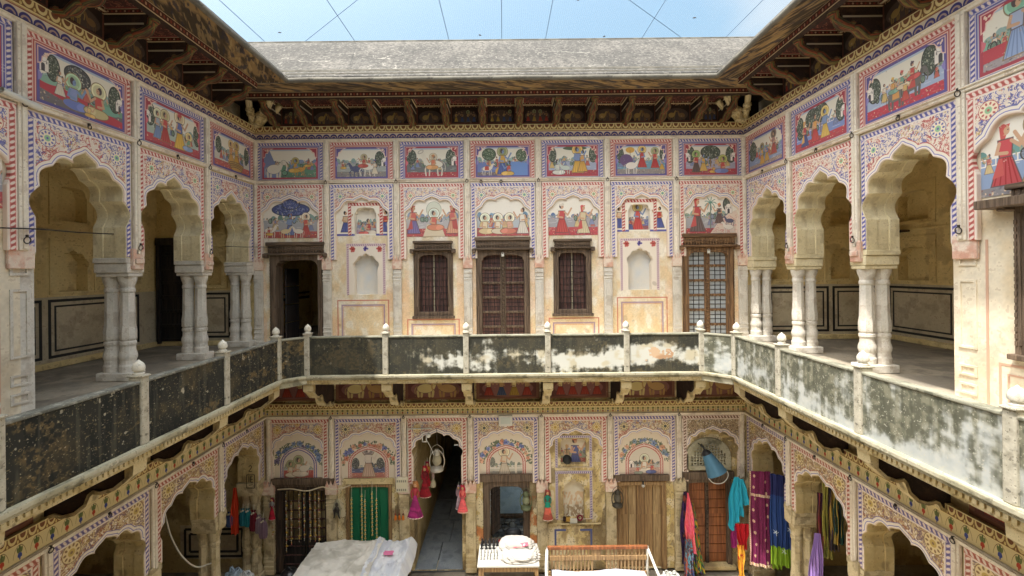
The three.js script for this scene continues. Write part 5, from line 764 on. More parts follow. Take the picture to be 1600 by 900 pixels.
// sloping roofs behind the eaves
function wedge(pos, turn, label, out, xa, xb, xc, xd) {
  const g = thing('sloping_roof', label, 'roof', pos, turn); baseOf.set(g, pos[1]);
  const y0 = 9.893, zf = out - 0.03, zb = out - 2.2, y1 = y0 + 0.03 + 2.17 * 0.8, V = (x, y, z) => [x, y, z];
  const A1 = V(xa, y0 + 0.03, zf), B1 = V(xb, y0 + 0.03, zf), C1 = V(xd, y1, zb), D1 = V(xc, y1, zb), A0 = V(xa, y0, zf), B0 = V(xb, y0, zf), C0 = V(xd, y0, zb), D0 = V(xc, y0, zb);
  const q = (a, b, c, d) => [...a, ...b, ...c, ...a, ...c, ...d], pos2 = new Float32Array([...q(A1, B1, C1, D1), ...q(A0, B0, B1, A1), ...q(D0, A0, A1, D1), ...q(B0, C0, C1, B1), ...q(C0, D0, D1, C1), ...q(B0, A0, D0, C0)]);
  const geo = new THREE.BufferGeometry(); geo.setAttribute('position', new THREE.BufferAttribute(pos2, 3)); geo.computeVertexNormals(); uvRect(geo, xc, y0, xd, y1); part('roof_slab', geo, M.roof, g);
  for (const [t, h, d] of [[0.10, 0.03, 0.05], [0.24, 0.022, 0.035], [0.30, 0.02, 0.03], [2.12, 0.04, 0.06]]) { const z = zf - t, y = y0 + 0.03 + t * 0.8, e = t / 2.17; part('roof_moulding', [bx(lerp(xa, xc, e), lerp(xb, xd, e), y - 0.03, y + h, z - d, z, 0.01)], M.lip, g); }
}
wedge([0, 9.37, -ZB], 0, 'weathered grey sloping roof above the back eave', OB, -4.05, 3.87, -6.25, 6.07);
wedge([XL, 9.37, -ZB], Math.PI / 2, 'sloping roof above the left eave', OL, -10.9, -1.2, -10.9, 1.0);
wedge([XR, 9.37, -ZB], -Math.PI / 2, 'sloping roof above the right eave', OR, 1.2, 10.9, -1.0, 10.9);

// ------------------------------------------------------------------ the balcony that runs round the court
const PT = 5.105, PB = 4.39, OUTB = 1.15, OUTL = 1.24, OUTR = 1.03;
const mould = (m, v, seed) => { const drip = fbm(m * 7 + 0.6 * fbm(m * 3, v * 4, 3, seed + 41), v * 1.9, 5, seed + 31), scr = fbm(m * 30, v * 70, 2, seed + 33); const a = fbm(m * 3.2, v * 3.2, 5, seed), b = fbm(m * 26, v * 26, 4, seed + 5), s = fbm(m * 80, v * 80, 2, seed + 9); let c = mix3([40, 40, 34], [70, 62, 44], sstep(0.42, 0.62, a)); c = mix3(c, [22, 24, 22], 0.8 * sstep(0.5, 0.62, fbm(m * 7, v * 3.5, 4, seed + 3))); c = mix3(c, [112, 92, 58], 0.85 * sstep(0.48, 0.66, fbm(m * 2.2, v * 4, 3, seed + 13)) * sstep(0.4, 0.6, b)); c = mix3(c, [20, 22, 20], 0.4 * sstep(0.52, 0.72, drip)); c = mix3(c, [88, 84, 70], 0.5 * sstep(0.60, 0.7, fbm(m * 17, v * 1.1, 4, seed + 35))); if (scr > 0.8) c = mix3(c, [140, 124, 90], 0.7); if (s > 0.74 && b > 0.52) c = mix3(c, [150, 130, 90], 0.6); if (fbm(m * 50, v * 50, 3, seed + 11) > 0.80) c = mix3(c, [180, 170, 146], 0.8); if (fbm(m * 9, v * 9, 4, seed + 21) > 0.80) c = mix3(c, [196, 188, 166], 0.7); return c; };
const paraL = pixelTex(2048, 160, (u, v) => { const m = u * 9.7, y = v * 0.7; return mould(m, y, 1001); });
const paraB = pixelTex(2048, 192, (u, v) => {
  const m = u * 7.4, y = v * 0.7; let c = mould(m, y, 1101); c = mix3(c, [70, 69, 58], 0.55);
  const n = fbm(m * 2.4, y * 5, 5, 1103), f = fbm(m * 14, y * 14, 4, 1105);
  const band = Math.abs(y - 0.31 - 0.06 * Math.sin(m * 2.1)), on = m > 1.45 ? sstep(1.45, 2.4, m) : 0, amt = on * (m > 4.3 ? 1.15 : m > 3.3 ? 0.72 : 0.66);
  const k = amt * (0.29 - band) + 0.5 * (n - 0.5) * on + 0.22 * (f - 0.5) + 0.22 * on * (fbm(m * 13, y * 1.5, 4, 1113) - 0.5); if (k > 0.06) c = mix3(c, mix3([206, 206, 198], [190, 176, 142], sstep(0.5, 0.7, fbm(m * 5, y * 8, 3, 1109)) * 0.6), sstep(0.06, 0.24, k));
  const ex = (m - 6.55) / 0.30, ey = (y - 0.34) / 0.13; if (ex * ex + ey * ey + 2.6 * (f - 0.5) + 1.2 * (n - 0.5) < 0.8) c = mix3([186, 148, 116], [206, 176, 146], sstep(0.4, 0.6, n)); return c;
});
const paraR = pixelTex(2048, 160, (u, v) => {
  const m = u * 9.7, y = v * 0.7, n = fbm(m * 2.0, y * 4, 5, 1203), f = fbm(m * 16, y * 16, 4, 1205), st = fbm(m * 12, y * 1.6, 4, 1207); let c = mix3([88, 88, 74], [124, 122, 104], sstep(0.35, 0.65, f));
  c = mix3(c, [66, 68, 56], 0.4 * sstep(0.5, 0.7, fbm(m * 20, y * 1.4, 4, 1211))); const k = 0.5 * (0.40 - y) + 0.9 * (n - 0.5) + 0.6 * (st - 0.5) + 0.3 * (f - 0.5); if (k > -0.06) c = mix3(c, mix3([164, 170, 172], [192, 192, 186], f), sstep(-0.06, 0.32, k)); if (fbm(m * 60, y * 60, 3, 1209) > 0.74) c = mix3(c, [190, 186, 170], 0.7); return c;
});
const postTex = plasterMat([188, 182, 166], [140, 134, 118], [44, 42, 36], 75, { amount: 1.0, per: 4, metres: 0.9, bump: 0.006 }), finialTex = plasterMat([212, 208, 196], [214, 206, 188], [120, 114, 100], 76, { amount: 0.6, metres: 0.5 });
const bulb = [[0, 0], [0.064, 0], [0.066, 0.02], [0.05, 0.03], [0.05, 0.045], [0.066, 0.055], [0.07, 0.08], [0.067, 0.105], [0.055, 0.13], [0.036, 0.15], [0.018, 0.163], [0.008, 0.176], [0, 0.18]];
function finialGeo(x, y, z) { const g = flat(new THREE.LatheGeometry(bulb.map(([a, b]) => new THREE.Vector2(a, b)), 20)), p = g.attributes.position; for (let i = 0; i < p.count; i++) { const X = p.getX(i), Z = p.getZ(i), t = p.getY(i); if (t > 0.05 && t < 0.16) { const k = 1 + 0.06 * Math.abs(Math.cos(5 * Math.atan2(Z, X))); p.setX(i, X * k); p.setZ(i, Z * k); } } g.computeVertexNormals(); g.translate(x, y, z); return soft(boxUV(g), 0.8); }
function post(g, x, out, turn = 0, at) {
  const b = part('post', [bx(-0.054, 0.054, PB - 0.002, PT + 0.045, -0.13, 0.03, 0.02), bx(-0.064, 0.064, PT + 0.04, PT + 0.065, -0.145, 0.045, 0.012)], postTex, g); b.position.x = x; b.position.z = out; b.rotation.y = turn;
  baseOf.set(b, 0); part('finial', finialGeo(0, 0, 0).scale(0.86, 0.95, 0.86).translate(0, PT + 0.062, -0.05), finialTex, b);
}
const corbelP = (out) => [[0, 3.56], [0.10, 3.54], [0.17, 3.57], [0.20, 3.63], [0.25, 3.65], [0.33, 3.63], [0.44, 3.66], [0.54, 3.75], [0.58, 3.86], [0.62, 3.90], [0.70, 3.89], [0.82, 3.93], [0.92, 4.02], [1.0, 4.10]].map(([a, b]) => [a * (out - 0.08), b]);
function corbelEdge(out) { const p = corbelP(out), q = p.map(([a, b], i) => { const n = p[Math.min(i + 1, p.length - 1)], m = p[Math.max(i - 1, 0)], dx = n[0] - m[0], dy = n[1] - m[1], L = Math.hypot(dx, dy); return [a + dy / L * 0.03, b - dx / L * 0.03]; }); return [side([...q, ...p.map(([a, b]) => [a - 0.004, b + 0.006]).reverse()], 0, 0.15), side([[out - 0.14, 4.02], [out - 0.05, 4.08], [out - 0.04, 4.2], [out - 0.14, 4.2]], 0, 0.19), bx(-0.09, 0.09, 3.50, 3.60, 0, 0.10, 0.02)]; }
function corbelGeo(out) {
  const p = corbelP(out);
  return side([...p, [out - 0.08, 4.16], [out - 0.08, 4.24], [0, 4.24]], 0, 0.11);
}
const balconyFrieze = paint(friezeTex(950, 4, { ground: 'rgb(96,54,48)', border: 'rgb(120,80,60)', fig: ['rgb(206,186,130)', 'rgb(176,140,90)'], big: 1.0 }));
function balconyRun(g, x0, x1, out, posts, panels, mat, wallX0, wallX1, texX0, texX1, copingMat = M.coping) {
  for (const [a, b] of panels) part('parapet_panel', uvRect(bx(a, b, PB, PT - 0.03, out - 0.10, out), texX0, PB, texX1, PT - 0.03), mat, g);
  part('coping', [bx(x0, x1, PT - 0.032, PT, out - 0.115, out + 0.012, 0.01)], copingMat, g);
  part('cornice', [bx(x0, x1, PB - 0.055, PB + 0.004, out - 0.2, out + 0.06, 0.015), bx(x0, x1, PB - 0.09, PB - 0.05, out - 0.25, out + 0.03, 0.008)], M.cornice, g);
  const d = []; for (let x = x0 + 0.03; x < x1 - 0.03; x += 0.062) d.push(bx(x, x + 0.036, PB - 0.135, PB - 0.088, out - 0.05, out + 0.02)); part('dentils', [bx(x0, x1, PB - 0.17, PB - 0.085, out - 0.3, out), ...d], M.corbel, g);
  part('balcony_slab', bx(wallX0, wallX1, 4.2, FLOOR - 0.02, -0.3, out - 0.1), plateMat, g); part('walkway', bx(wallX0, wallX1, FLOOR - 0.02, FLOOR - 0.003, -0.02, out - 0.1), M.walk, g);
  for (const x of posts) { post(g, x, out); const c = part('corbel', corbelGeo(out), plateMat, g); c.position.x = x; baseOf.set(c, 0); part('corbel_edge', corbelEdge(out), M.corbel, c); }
}
const segBox = (p, q, y0, y1, t0, t1, ch = 0) => { const L = Math.hypot(q[0] - p[0], q[1] - p[1]), g = bx(0, L, y0, y1, t0, t1, ch); g.rotateY(-Math.atan2(q[1] - p[1], q[0] - p[0])); g.translate(p[0], 0, p[1]); return g; };
{
  const b = thing('balcony', 'back stretch of the balcony with a black and white flaking parapet', 'balcony', [0, 4.2, -ZB]); baseOf.set(b, 4.2);
  const px = [478, 601, 727, 855, 978, 1095].map((p) => (p - 795) * 8.47 / FOCAL), x0 = px[0], x1 = px[5];
  const panels = px.slice(0, 5).map((a, i) => [a + 0.05, px[i + 1] - 0.05]);
  balconyRun(b, x0 - 0.02, x1 + 0.02, OUTB, px, panels, std({ map: paraB }), XL, XR, x0, x1);
  const friezeX = [XL, ...px, XR]; for (let i = 0; i < friezeX.length - 1; i++) { const a = friezeX[i] + 0.1, c = friezeX[i + 1] - 0.1; if (c - a < 0.2) continue; const f = uvRect(flat(new THREE.BoxGeometry(c - a, 0.55, 0.02)).translate((a + c) / 2, 3.88, 0.01), a, 3.6, c, 4.16), uv = f.attributes.uv; for (let k = 0; k < uv.count; k++) uv.setX(k, ((i % 4) + clamp(uv.getX(k))) / 4); part('frieze_panel', f, balconyFrieze, b); }
  // slanting corner pieces
  for (const [p, q, mat] of [[[-4.1, 8.13], [-3.77, 8.47], std({ map: paraL })], [[3.56, 8.47], [3.97, 8.10], std({ map: paraR })]]) {
    const P0 = [p[0], ZB - p[1]], Q0 = [q[0], ZB - q[1]]; const sg = segBox(P0, Q0, PB, PT - 0.03, -0.1, 0), su = sg.attributes.uv, sp = sg.attributes.position; for (let i = 0; i < su.count; i++) su.setXY(i, 0.02 + (sp.getX(i) - P0[0]) / 9.7, (sp.getY(i) - PB) / 0.69); part('parapet_panel', sg, mat, b);
    part('coping', segBox(P0, Q0, PT - 0.032, PT - 0.001, -0.115, 0.012, 0.01), M.coping, b); part('cornice', [segBox(P0, Q0, PB - 0.054, PB + 0.003, -0.2, 0.055, 0.015), segBox(P0, Q0, PB - 0.16, PB - 0.05, -0.3, 0.02)], M.cornice, b);
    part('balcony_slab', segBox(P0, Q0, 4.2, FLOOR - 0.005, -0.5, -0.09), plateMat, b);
  }
  const l = thing('balcony', 'left stretch of the balcony with a mould-black parapet', 'balcony', [XL, 4.2, -ZB], Math.PI / 2); baseOf.set(l, 4.2);
  const dl = [1.50, 3.01, 4.51, 5.98, 7.5, 9.0]; balconyRun(l, -10.4, -1.49, OUTL, dl.map((d) => -d), [...dl.slice(0, -1).map((d, i) => [-dl[i + 1] + 0.05, -d - 0.05]), [-10.4, -9.05]], std({ map: paraL }), -10.9, -OUTB + 0.1, -11, -1.3, plasterMat([112, 112, 104], [84, 84, 78], [206, 202, 190], 1301, { amount: 0.7, metres: 0.8 }));
  const r = thing('balcony', 'right stretch of the balcony with a sunlit whitish parapet', 'balcony', [XR, 4.2, -ZB], -Math.PI / 2); baseOf.set(r, 4.2);
  const dr = [1.53, 2.87, 4.42, 6.0, 7.5, 9.0]; balconyRun(r, 1.52, 10.4, OUTR, dr, [...dr.slice(0, -1).map((d, i) => [d + 0.05, dr[i + 1] - 0.05]), [9.05, 10.4]], std({ map: paraR }), OUTB - 0.1, 10.9, 1.3, 11);
  
}
// wing behind the camera: wall, balcony and eave that close the court
{
  const f = thing('front_wing', 'front wing of the courtyard house, behind the viewer', 'wing', [0, 0, 1.3]);
  part('wall_face', bx(XL - 3, XR + 3.5, -0.02, 9.9, 0, 0.4), M.plaster, f); part('balcony_slab', bx(XL, XR, 4.2, FLOOR - 0.02, -1.25, -0.002), M.room, f); part('parapet_panel', bx(XL + 1.3, XR - 1.1, 4.3, PT, -1.35, -1.252), M.cornice, f); part('eave_slab', bx(XL + 1.32, XR - 1.16, 9.8, 9.9, -1.35, -0.002), M.lip, f);
}

// ------------------------------------------------------------------ ground floor: back wall
const LL = -5.17, LR = 4.95, TOPL = 4.2;
const lowPx = [413, 519, 632, 735, 846, 953, 1060, 1163];
const low = lowPx.map((p, i) => (i === 0 ? LL : i === 7 ? LR : onBack(p, 700)[0]));
const LX = (p, q = 800) => onBack(p, q)[0], LY = (q, p = 795) => onBack(p, q)[1];
const lowTymps = [
  { label: 'arched painting with two haloed figures and a pale cow under blue flowers', flowers: ['rgb(76,104,160)', 'rgb(90,84,130)', 'rgb(92,120,170)'], land: { ground: 'rgb(170,60,52)', far: 'rgb(130,140,110)', gy: 0.7 }, list: [P(0.26, 0.92, 0.68, { robe: 'rgb(206,196,170)', skirt: 'rgb(216,206,184)', halo: 'rgb(120,130,90)', seat: 1 }), P(0.5, 0.9, 0.84, { robe: 'rgb(210,200,180)', skirt: 'rgb(212,200,180)', halo: 'rgb(120,130,90)', seat: 1 }), A(0.66, 0.86, 0.4, { col: 'rgb(220,214,200)', face: 1, fat: 0.26 })] },
  { label: 'arched painting with a large pale dancer under orange flowers', land: { mid: 'rgb(60,70,110)', ground: 'rgb(170,92,80)', far: 'rgb(44,52,56)' }, list: [T(0.16, 0.5, 0.1, 0.18, { col: 'rgb(40,46,48)' }), T(0.82, 0.5, 0.1, 0.18, { col: 'rgb(40,46,48)' }), P(0.5, 0.97, 1.0, { robe: 'rgb(214,204,190)', skirt: 'rgb(190,160,140)', skin: 'rgb(206,196,184)', halo: 'rgb(120,110,110)' })] },
  null,
  { label: 'faded arched painting with a figure beside a railing', flowers: ['rgb(206,130,104)', 'rgb(92,110,180)', 'rgb(214,160,130)'], land: { rail: 1, ground: 'rgb(130,130,120)', mid: 'rgb(190,190,176)' }, list: [T(0.12, 0.5, 0.08, 0.16, { col: 'rgb(76,84,76)' }), P(0.45, 0.95, 0.86, { robe: 'rgb(212,196,170)', skirt: 'rgb(206,196,176)', halo: 'rgb(206,196,160)' }), ['f', (x, a, b, w, h) => { x.fillStyle = 'rgb(226,218,200)'; x.fillRect(a + w * 0.74, b + h * 0.5, w * 0.06, h * 0.5); }]] },
  null,
  { label: 'arched painting with a white throne between two small figures', flowers: ['rgb(206,150,120)', 'rgb(92,120,170)', 'rgb(104,130,150)'], land: { top: 'rgb(104,130,196)', ground: 'rgb(186,150,140)', far: 'rgb(60,70,66)', gy: 0.72 }, list: [T(0.08, 0.6, 0.1, 0.12), Hs(0.12, 0.72, 0.3), P(0.5, 0.9, 0.76, { robe: 'rgb(226,220,206)', skirt: 'rgb(226,220,206)', halo: 'rgb(190,196,170)', seat: 1 }), P(0.3, 0.94, 0.46, { robe: 'rgb(190,90,84)', skirt: 'rgb(150,160,140)', seat: 1 }), P(0.72, 0.92, 0.54, { robe: 'rgb(186,70,70)', skirt: 'rgb(70,90,160)', seat: 1, face: -1 })] },
  null,
];
{
  const w = thing('shop_wall', 'ground floor back wall of the court with seven painted bays and a dark passage', 'wall', [0, 0, -ZB]), holes = [], TOP = 3.27;
  const arch = (i) => archPts((low[i] + low[i + 1]) / 2, (low[i + 1] - low[i]) / 2 - 0.195, 1.84, 2.42, 2.93, 3);
  const style = (i) => (i === 6 ? { base: 'rgb(176,156,120)', a: 'rgb(96,74,56)', b: 'rgb(84,76,70)', c: 'rgb(120,98,62)', grime: 0.5, core: 'rgb(120,104,76)', petal: 'rgb(170,150,116)' } : { base: 'rgb(216,200,168)', a: 'rgb(150,66,58)', b: 'rgb(74,72,132)', c: 'rgb(150,116,56)', core: i % 2 ? 'rgb(60,66,56)' : 'rgb(196,160,60)', petal: 'rgb(226,206,150)', ringc: i % 2 ? 'rgb(56,58,66)' : 'rgb(150,112,50)', mid: 'rgb(190,150,60)', wear: 800, grime: 0.16 });
  for (let i = 0; i < 7; i++) spandrel(w, low[i] + 0.07, low[i + 1] - 0.07, 1.84, 3.24, arch(i), i === 2 ? 0.002 : 0, 0.05, paint(spandrelTex(low[i] + 0.07, low[i + 1] - 0.07, 1.84, 3.24, arch(i), i % 2 ? 'rgb(70,66,140)' : i === 6 ? 'rgb(104,70,58)' : 'rgb(156,58,52)', 700 + i, { size: 0.85, density: 1.3, ...style(i), line: i % 2 ? 'rgb(140,70,64)' : 'rgb(84,76,120)' })));
  for (let i = 0; i < 7; i++) if (lowTymps[i]) { const hw = (low[i + 1] - low[i]) / 2 - 0.19; sheet('tympanum', w, (low[i] + low[i + 1]) / 2 - hw, (low[i] + low[i + 1]) / 2 + hw, 1.95, 2.96, 0.002, 0.009, paint(bouquetTex(2 * hw, 1.0, lowTymps[i], i === 0 ? 'rgb(62,62,140)' : 'rgb(170,64,58)', 760 + i, 0.68)), lowTymps[i].label); }
  // bay 1: dark grille door
  { const c = LX(475), hw = 0.46, g = partGroup('door', w, 'dark barred door hung with bead garlands'); doorFrame(g, c, hw, 0.001, 1.72, 0.13, M.woodDark, { rise: 0.02 }); part('lintel', [bx(c - 0.66, c + 0.66, 1.86, 1.99, 0.0, 0.09, 0.015), bx(c - 0.64, c + 0.64, 1.80, 1.862, 0.0, 0.05, 0.01)], M.wood, g); holes.push(outer(c, hw, 0, 1.72, 0.13));
    const bars = []; for (const s of [-1, 1]) { const x0 = s < 0 ? c - hw - 0.02 : c + 0.015, x1 = s < 0 ? c - 0.015 : c + hw + 0.02; part('stile', [bx(x0, x0 + 0.06, 0, 1.76, -0.1, -0.05), bx(x1 - 0.06, x1, 0, 1.76, -0.1, -0.05)], M.woodBlack, g); part('door_panel', bx(x0, x1, 0.0, 0.62, -0.1, -0.07), M.woodBlack, g); for (let k = 0; k < 3; k++) part('bar', bx(x0 + 0.12 + k * 0.1, x0 + 0.135 + k * 0.1, 0.6, 1.74, -0.085, -0.07), M.iron, g); for (let k = 0; k < 8; k++) part('bar', bx(x0, x1, 0.12 + k * 0.19, 0.14 + k * 0.19, -0.075, -0.05), M.panelBrown, g); } part('backing', bx(c - 0.8, c + 0.8, 0, 2, -0.9, -0.85), M.lower, g); }
  // bay 2: green cloth door
  { const c = LX(577), hw = (LX(607) - LX(546)) / 2, g = partGroup('door', w, 'green boarded door hung with bell strings'); doorFrame(g, c, hw, 0.001, 1.78, 0.07, M.woodPale, { rise: 0.015 }); part('lintel', [bx(c - 0.52, c + 0.52, 1.85, 1.97, 0, 0.06, 0.012)], M.lower, g); holes.push(outer(c, hw, 0, 1.78, 0.07));
    const green = std({ roughness: 0.55, map: pixelTex(128, 128, (u, v) => { const n = fbm(u * 6, v * 3, 4, 71); return mix3([10, 116, 78], [6, 84, 58], n); }) }); for (let k = 0; k < 4; k++) { const a = c - hw - 0.01 + k * (2 * hw + 0.02) / 4; part('plank', bx(a + 0.004, a + (2 * hw + 0.02) / 4 - 0.004, 0, 1.82, -0.09, -0.055 + 0.006 * (k % 2), 0.006), green, g); } }
  // bay 3: lobed passage with a flagged floor
  const passC = (low[2] + low[3]) / 2; { const hw = (low[3] - low[2]) / 2 - 0.195, p = archPts(passC, hw, 0.001, 2.42, 2.93, 3, 0.006); holes.push(p);
    const g = partGroup('passage', w, 'dark vaulted passage leading away from the court'), zE = -7; part('passage_wall', [bx(passC - 0.80, passC - hw - 0.012, 0, 3.0, zE, -0.36), bx(passC + hw + 0.08, passC + 0.9, 0, 3.0, zE, -0.36), bx(passC - 0.8, passC + 0.9, 3.0, 3.1, zE, -0.36), bx(passC - 0.8, passC + 0.9, 0, 3.1, zE - 0.1, zE)], M.lower, g);
    const slab = plasterMat([150, 158, 166], [128, 138, 148], [100, 108, 116], 733, { amount: 0.7, metres: 1.5 }), r = rng(4); for (let row = 0; row < 7; row++) for (let col = 0; col < 2; col++) { const z1 = -0.02 - row * 0.98, off = (row % 2) * 0.16; part('floor_slab', bx(passC + (col ? -0.05 + off : -0.62), passC + (col ? 0.62 : -0.06 + off), -0.05, 0.012 + 0.006 * r(), z1 - 0.96, z1, 0.008), slab, g); } }
  // bay 4: hatch with an open leaf and daylight behind
  { const c = LX(791.5), hw = (LX(818) - LX(766)) / 2, y0 = 0.56, y1 = 1.76, g = partGroup('hatch', w, 'wooden hatch standing open onto a blue daylit yard'); doorFrame(g, c, hw, y0, y1, 0.14, M.wood, { rise: 0.09, sill: 1, z0: -0.2 }); part('lintel', [bx(c - hw - 0.2, c + hw + 0.2, 1.88, 2.03, 0, 0.08, 0.012)], M.wood, g); holes.push(outer(c, hw, y0 - 0.09, y1, 0.14));
    for (let k = 0; k < 9; k++) { const m = part('plank', bx(0, 0.33, y0 + 0.02 + k * 0.128, y0 + 0.14 + k * 0.128, -0.02, 0.02, 0.006), M.woodDark, g); m.position.set(c - hw + 0.02, 0, -0.24); m.rotation.y = 1.02; } }
  // bay 5: picture recess above, whitewashed niche below
  { const c = LX(897), a0 = LX(877), a1 = LX(917), q = headPts((a0 + a1) / 2, (a1 - a0) / 2, LY(726), LY(687), 0.05); holes.push(q); niche(w, q, -0.1, paint(tympanumTex(0.56, 0.56, { land: { mid: 'rgb(120,130,110)', ground: 'rgb(140,60,56)', sky: 'rgb(210,200,176)' }, list: [P(0.58, 1.25, 1.2, { robe: 'rgb(60,76,140)', skirt: 'rgb(60,76,140)', turban: 'rgb(170,80,50)' }), P(0.3, 1.1, 0.8, { robe: 'rgb(150,130,90)', veil: 'rgb(190,150,90)' })] }, 790)), 'framed picture of a turbaned man in blue and a woman');
    const n = archPts(c, (LX(913) - LX(880)) / 2, LY(814), LY(775), LY(749), 3); holes.push(n); niche(w, n, -0.15, paint(pixelTex(256, 384, (u, v) => { const b = fbm(u * 5, v * 6, 5, 811), f = fbm(u * 16, v * 14, 4, 813); let k = mix3([236, 230, 214], [216, 206, 184], b); if (v < 0.62 && Math.abs(u - 0.5) < 0.4 && f > 0.5) k = mix3(k, [210, 168, 122], 0.6); if (v < 0.30 && f > 0.5) k = mix3(k, [130, 114, 90], 0.5); return k; })));
    const bl = std({ map: bandTex('wave') }), rw = 0.06; for (const [x0, x1, y0, y1] of [[LX(868), LX(926), LY(728) - 0.04, LY(681)], [LX(868), LX(926), LY(812), LY(736)]]) part('painted_border', uvRect(ext(framed(x0, x1, y0, y1, [[x0 + rw, y0 + rw * 0.2], [x0 + rw, y1 - rw], [x1 - rw, y1 - rw], [x1 - rw, y0 + rw * 0.2]]), 0, 0.016), x0, y0, x1, y1), paint(canvasTex(256, 256, (x, W, H) => { x.fillStyle = 'rgb(196,180,160)'; x.fillRect(0, 0, W, H); const e = 256 * rw / (x1 - x0); rope(x, 0, e / 2, W, e / 2, e * 0.8, 'rgb(78,72,140)'); rope(x, e / 2, e, e / 2, H, e * 0.8, 'rgb(78,72,140)'); rope(x, W - e / 2, e, W - e / 2, H, e * 0.8, 'rgb(78,72,140)'); wear(x, W, H, 31, 200, 0.6); })), w);
    for (const [x0, x1] of [[LX(866), LX(884)], [LX(906), LX(925)]]) { const blu = std({ color: new THREE.Color(0.09, 0.11, 0.26) }); part('dado_line', [bx(x0, x1, LY(829) - 0.02, LY(829) + 0.02, 0, 0.004), bx(x0 < c ? x0 : x1 - 0.04, x0 < c ? x0 + 0.04 : x1, LY(857), LY(829) - 0.021, 0, 0.004)], blu, w); } part('ledge', [bx(LX(856), LX(938), LY(817) - 0.03, LY(817), 0, 0.05, 0.01)], M.lower, w); }
  // bay 6: boarded pale door
  { const c = LX(1002), hw = (LX(1034) - LX(971)) / 2, g = partGroup('door', w, 'weathered boarded door of pale planks'); doorFrame(g, c, hw, 0.001, 1.76, 0.1, M.woodPale, { rise: 0.015 }); part('lintel', [bx(c - 0.58, c + 0.58, 1.86, 1.99, 0, 0.07, 0.012)], M.wood, g); holes.push(outer(c, hw, 0, 1.76, 0.1));
    const tones = [M.woodPale, woodMat([146, 114, 76], [112, 86, 58], 341), woodMat([172, 146, 106], [138, 112, 78], 343)]; for (let k = 0; k < 5; k++) { const a = c - hw - 0.01 + k * (2 * hw + 0.02) / 5; part('plank', bx(a + 0.004, a + (2 * hw + 0.02) / 5 - 0.004, 0, 1.8, -0.1, -0.06 + 0.008 * ((k * 7) % 3), 0.006), tones[(k * 2) % 3], g); } }
  // bay 7: brown plank door under a pierced stone screen
  { const c = LX(1106), hw = (LX(1136) - LX(1076)) / 2, g = partGroup('door', w, 'orange brown double door of short horizontal boards'); doorFrame(g, c, hw, 0.08, 1.80, 0.09, M.wood, { rise: 0.015, sill: 0 }); part('lintel', [bx(c - 0.54, c + 0.54, 1.88, 2.04, 0, 0.07, 0.012)], M.wood, g); part('threshold', bx(c - 0.55, c + 0.55, 0.0, 0.08, -0.2, 0.1, 0.01), M.lower, g); holes.push(outer(c, hw, 0.003, 1.80, 0.09));
    for (const s of [-1, 1]) for (let k = 0; k < 9; k++) { const x0 = s < 0 ? c - hw : c + 0.04, x1 = s < 0 ? c - 0.04 : c + hw; part('plank', bx(x0, x1, 0.09 + k * 0.19, 0.09 + k * 0.19 + 0.182, -0.1, -0.06 + 0.005 * (k % 2), 0.006), M.woodWarm, g); } const ch = [bx(c - 0.036, c + 0.036, 0.08, 1.8, -0.1, -0.03, 0.008)]; for (let y = 0.2; y < 1.75; y += 0.1) ch.push(ball(0.02, c, y, -0.03, 1, 1, 0.6, 8)); part('astragal', ch, M.woodDark, g);
    // pierced screen
    const sx0 = LX(1072), sx1 = LX(1142), sy0 = 2.07, sy1 = LY(686), sc = partGroup('pierced_screen', w, 'cream pierced stone screen of interlocking slots'), hw2 = (sx1 - sx0) / 2, cc = (sx0 + sx1) / 2, oval = (k) => { const p = [[cc - hw2 * k, sy0 + (1 - k) * 0.5]]; const yb = sy0 + 0.28; for (let i = 0; i <= 20; i++) { const a = Math.PI - Math.PI * i / 20; p.push([cc + hw2 * k * Math.cos(a), yb + (sy1 - yb) * k * Math.sin(a)]); } p.push([cc + hw2 * k, sy0 + (1 - k) * 0.5]); return p; };
    const rim = poly(oval(1)); rim.holes.push(path(oval(0.84))); part('screen_rim', [ext(rim, 0.002, 0.05, 0.01)], M.cornice, sc);
    const pl = poly(oval(0.9)), u = 0.052, inside = (x, y) => { const yb = sy0 + 0.28, dx = (x - cc) / (hw2 * 0.78), dy = y > yb ? (y - yb) / ((sy1 - yb) * 0.78) : 0; return dx * dx + dy * dy < 1 && y > sy0 + 0.1; };
    for (let r = 0; r < 11; r++) for (let q = 0; q < 16; q++) { const x = cc + (q - 7.5) * 0.062, y = sy0 + 0.13 + r * 0.062, vert = ((q + r) % 2 === 0), L = 0.095; const h = vert ? [[x - 0.016, y - L / 2 + 0.02], [x + 0.016, y - L / 2 + 0.02], [x + 0.016, y + L / 2 - 0.02], [x - 0.016, y + L / 2 - 0.02]] : [[x - L / 2 + 0.022, y - 0.016], [x + L / 2 - 0.022, y - 0.016], [x + L / 2 - 0.022, y + 0.016], [x - L / 2 + 0.022, y + 0.016]]; if (h.every(([a, b]) => inside(a, b))) pl.holes.push(path(h)); }
    part('screen_panel', ext(pl, 0.004, 0.03), M.cornice, sc); holes.push(oval(0.88));
    // carved swags over the screen
    const sw = []; for (const s of [-1, 1]) for (let k = 0; k < 7; k++) { const t = k / 6; sw.push(ball(0.05 + 0.02 * Math.sin(k * 2), c + s * (0.06 + 0.42 * t), 2.86 - 0.16 * t * t + 0.02 * Math.sin(k * 3), 0.02, 1.5, 0.6, 0.5, 8)); } sw.push(ball(0.09, c, 2.88, 0.02, 1, 0.8, 0.5)); part('carved_swag', sw, M.lower, w); }
  const sh = poly([[LL - 0.3, 0], [LR + 0.3, 0], [LR + 0.3, TOPL], [LL - 0.3, TOPL]]); for (const h of holes) sh.holes.push(path(h.map(([a, b]) => [a, Math.max(b, 0.0015)])));
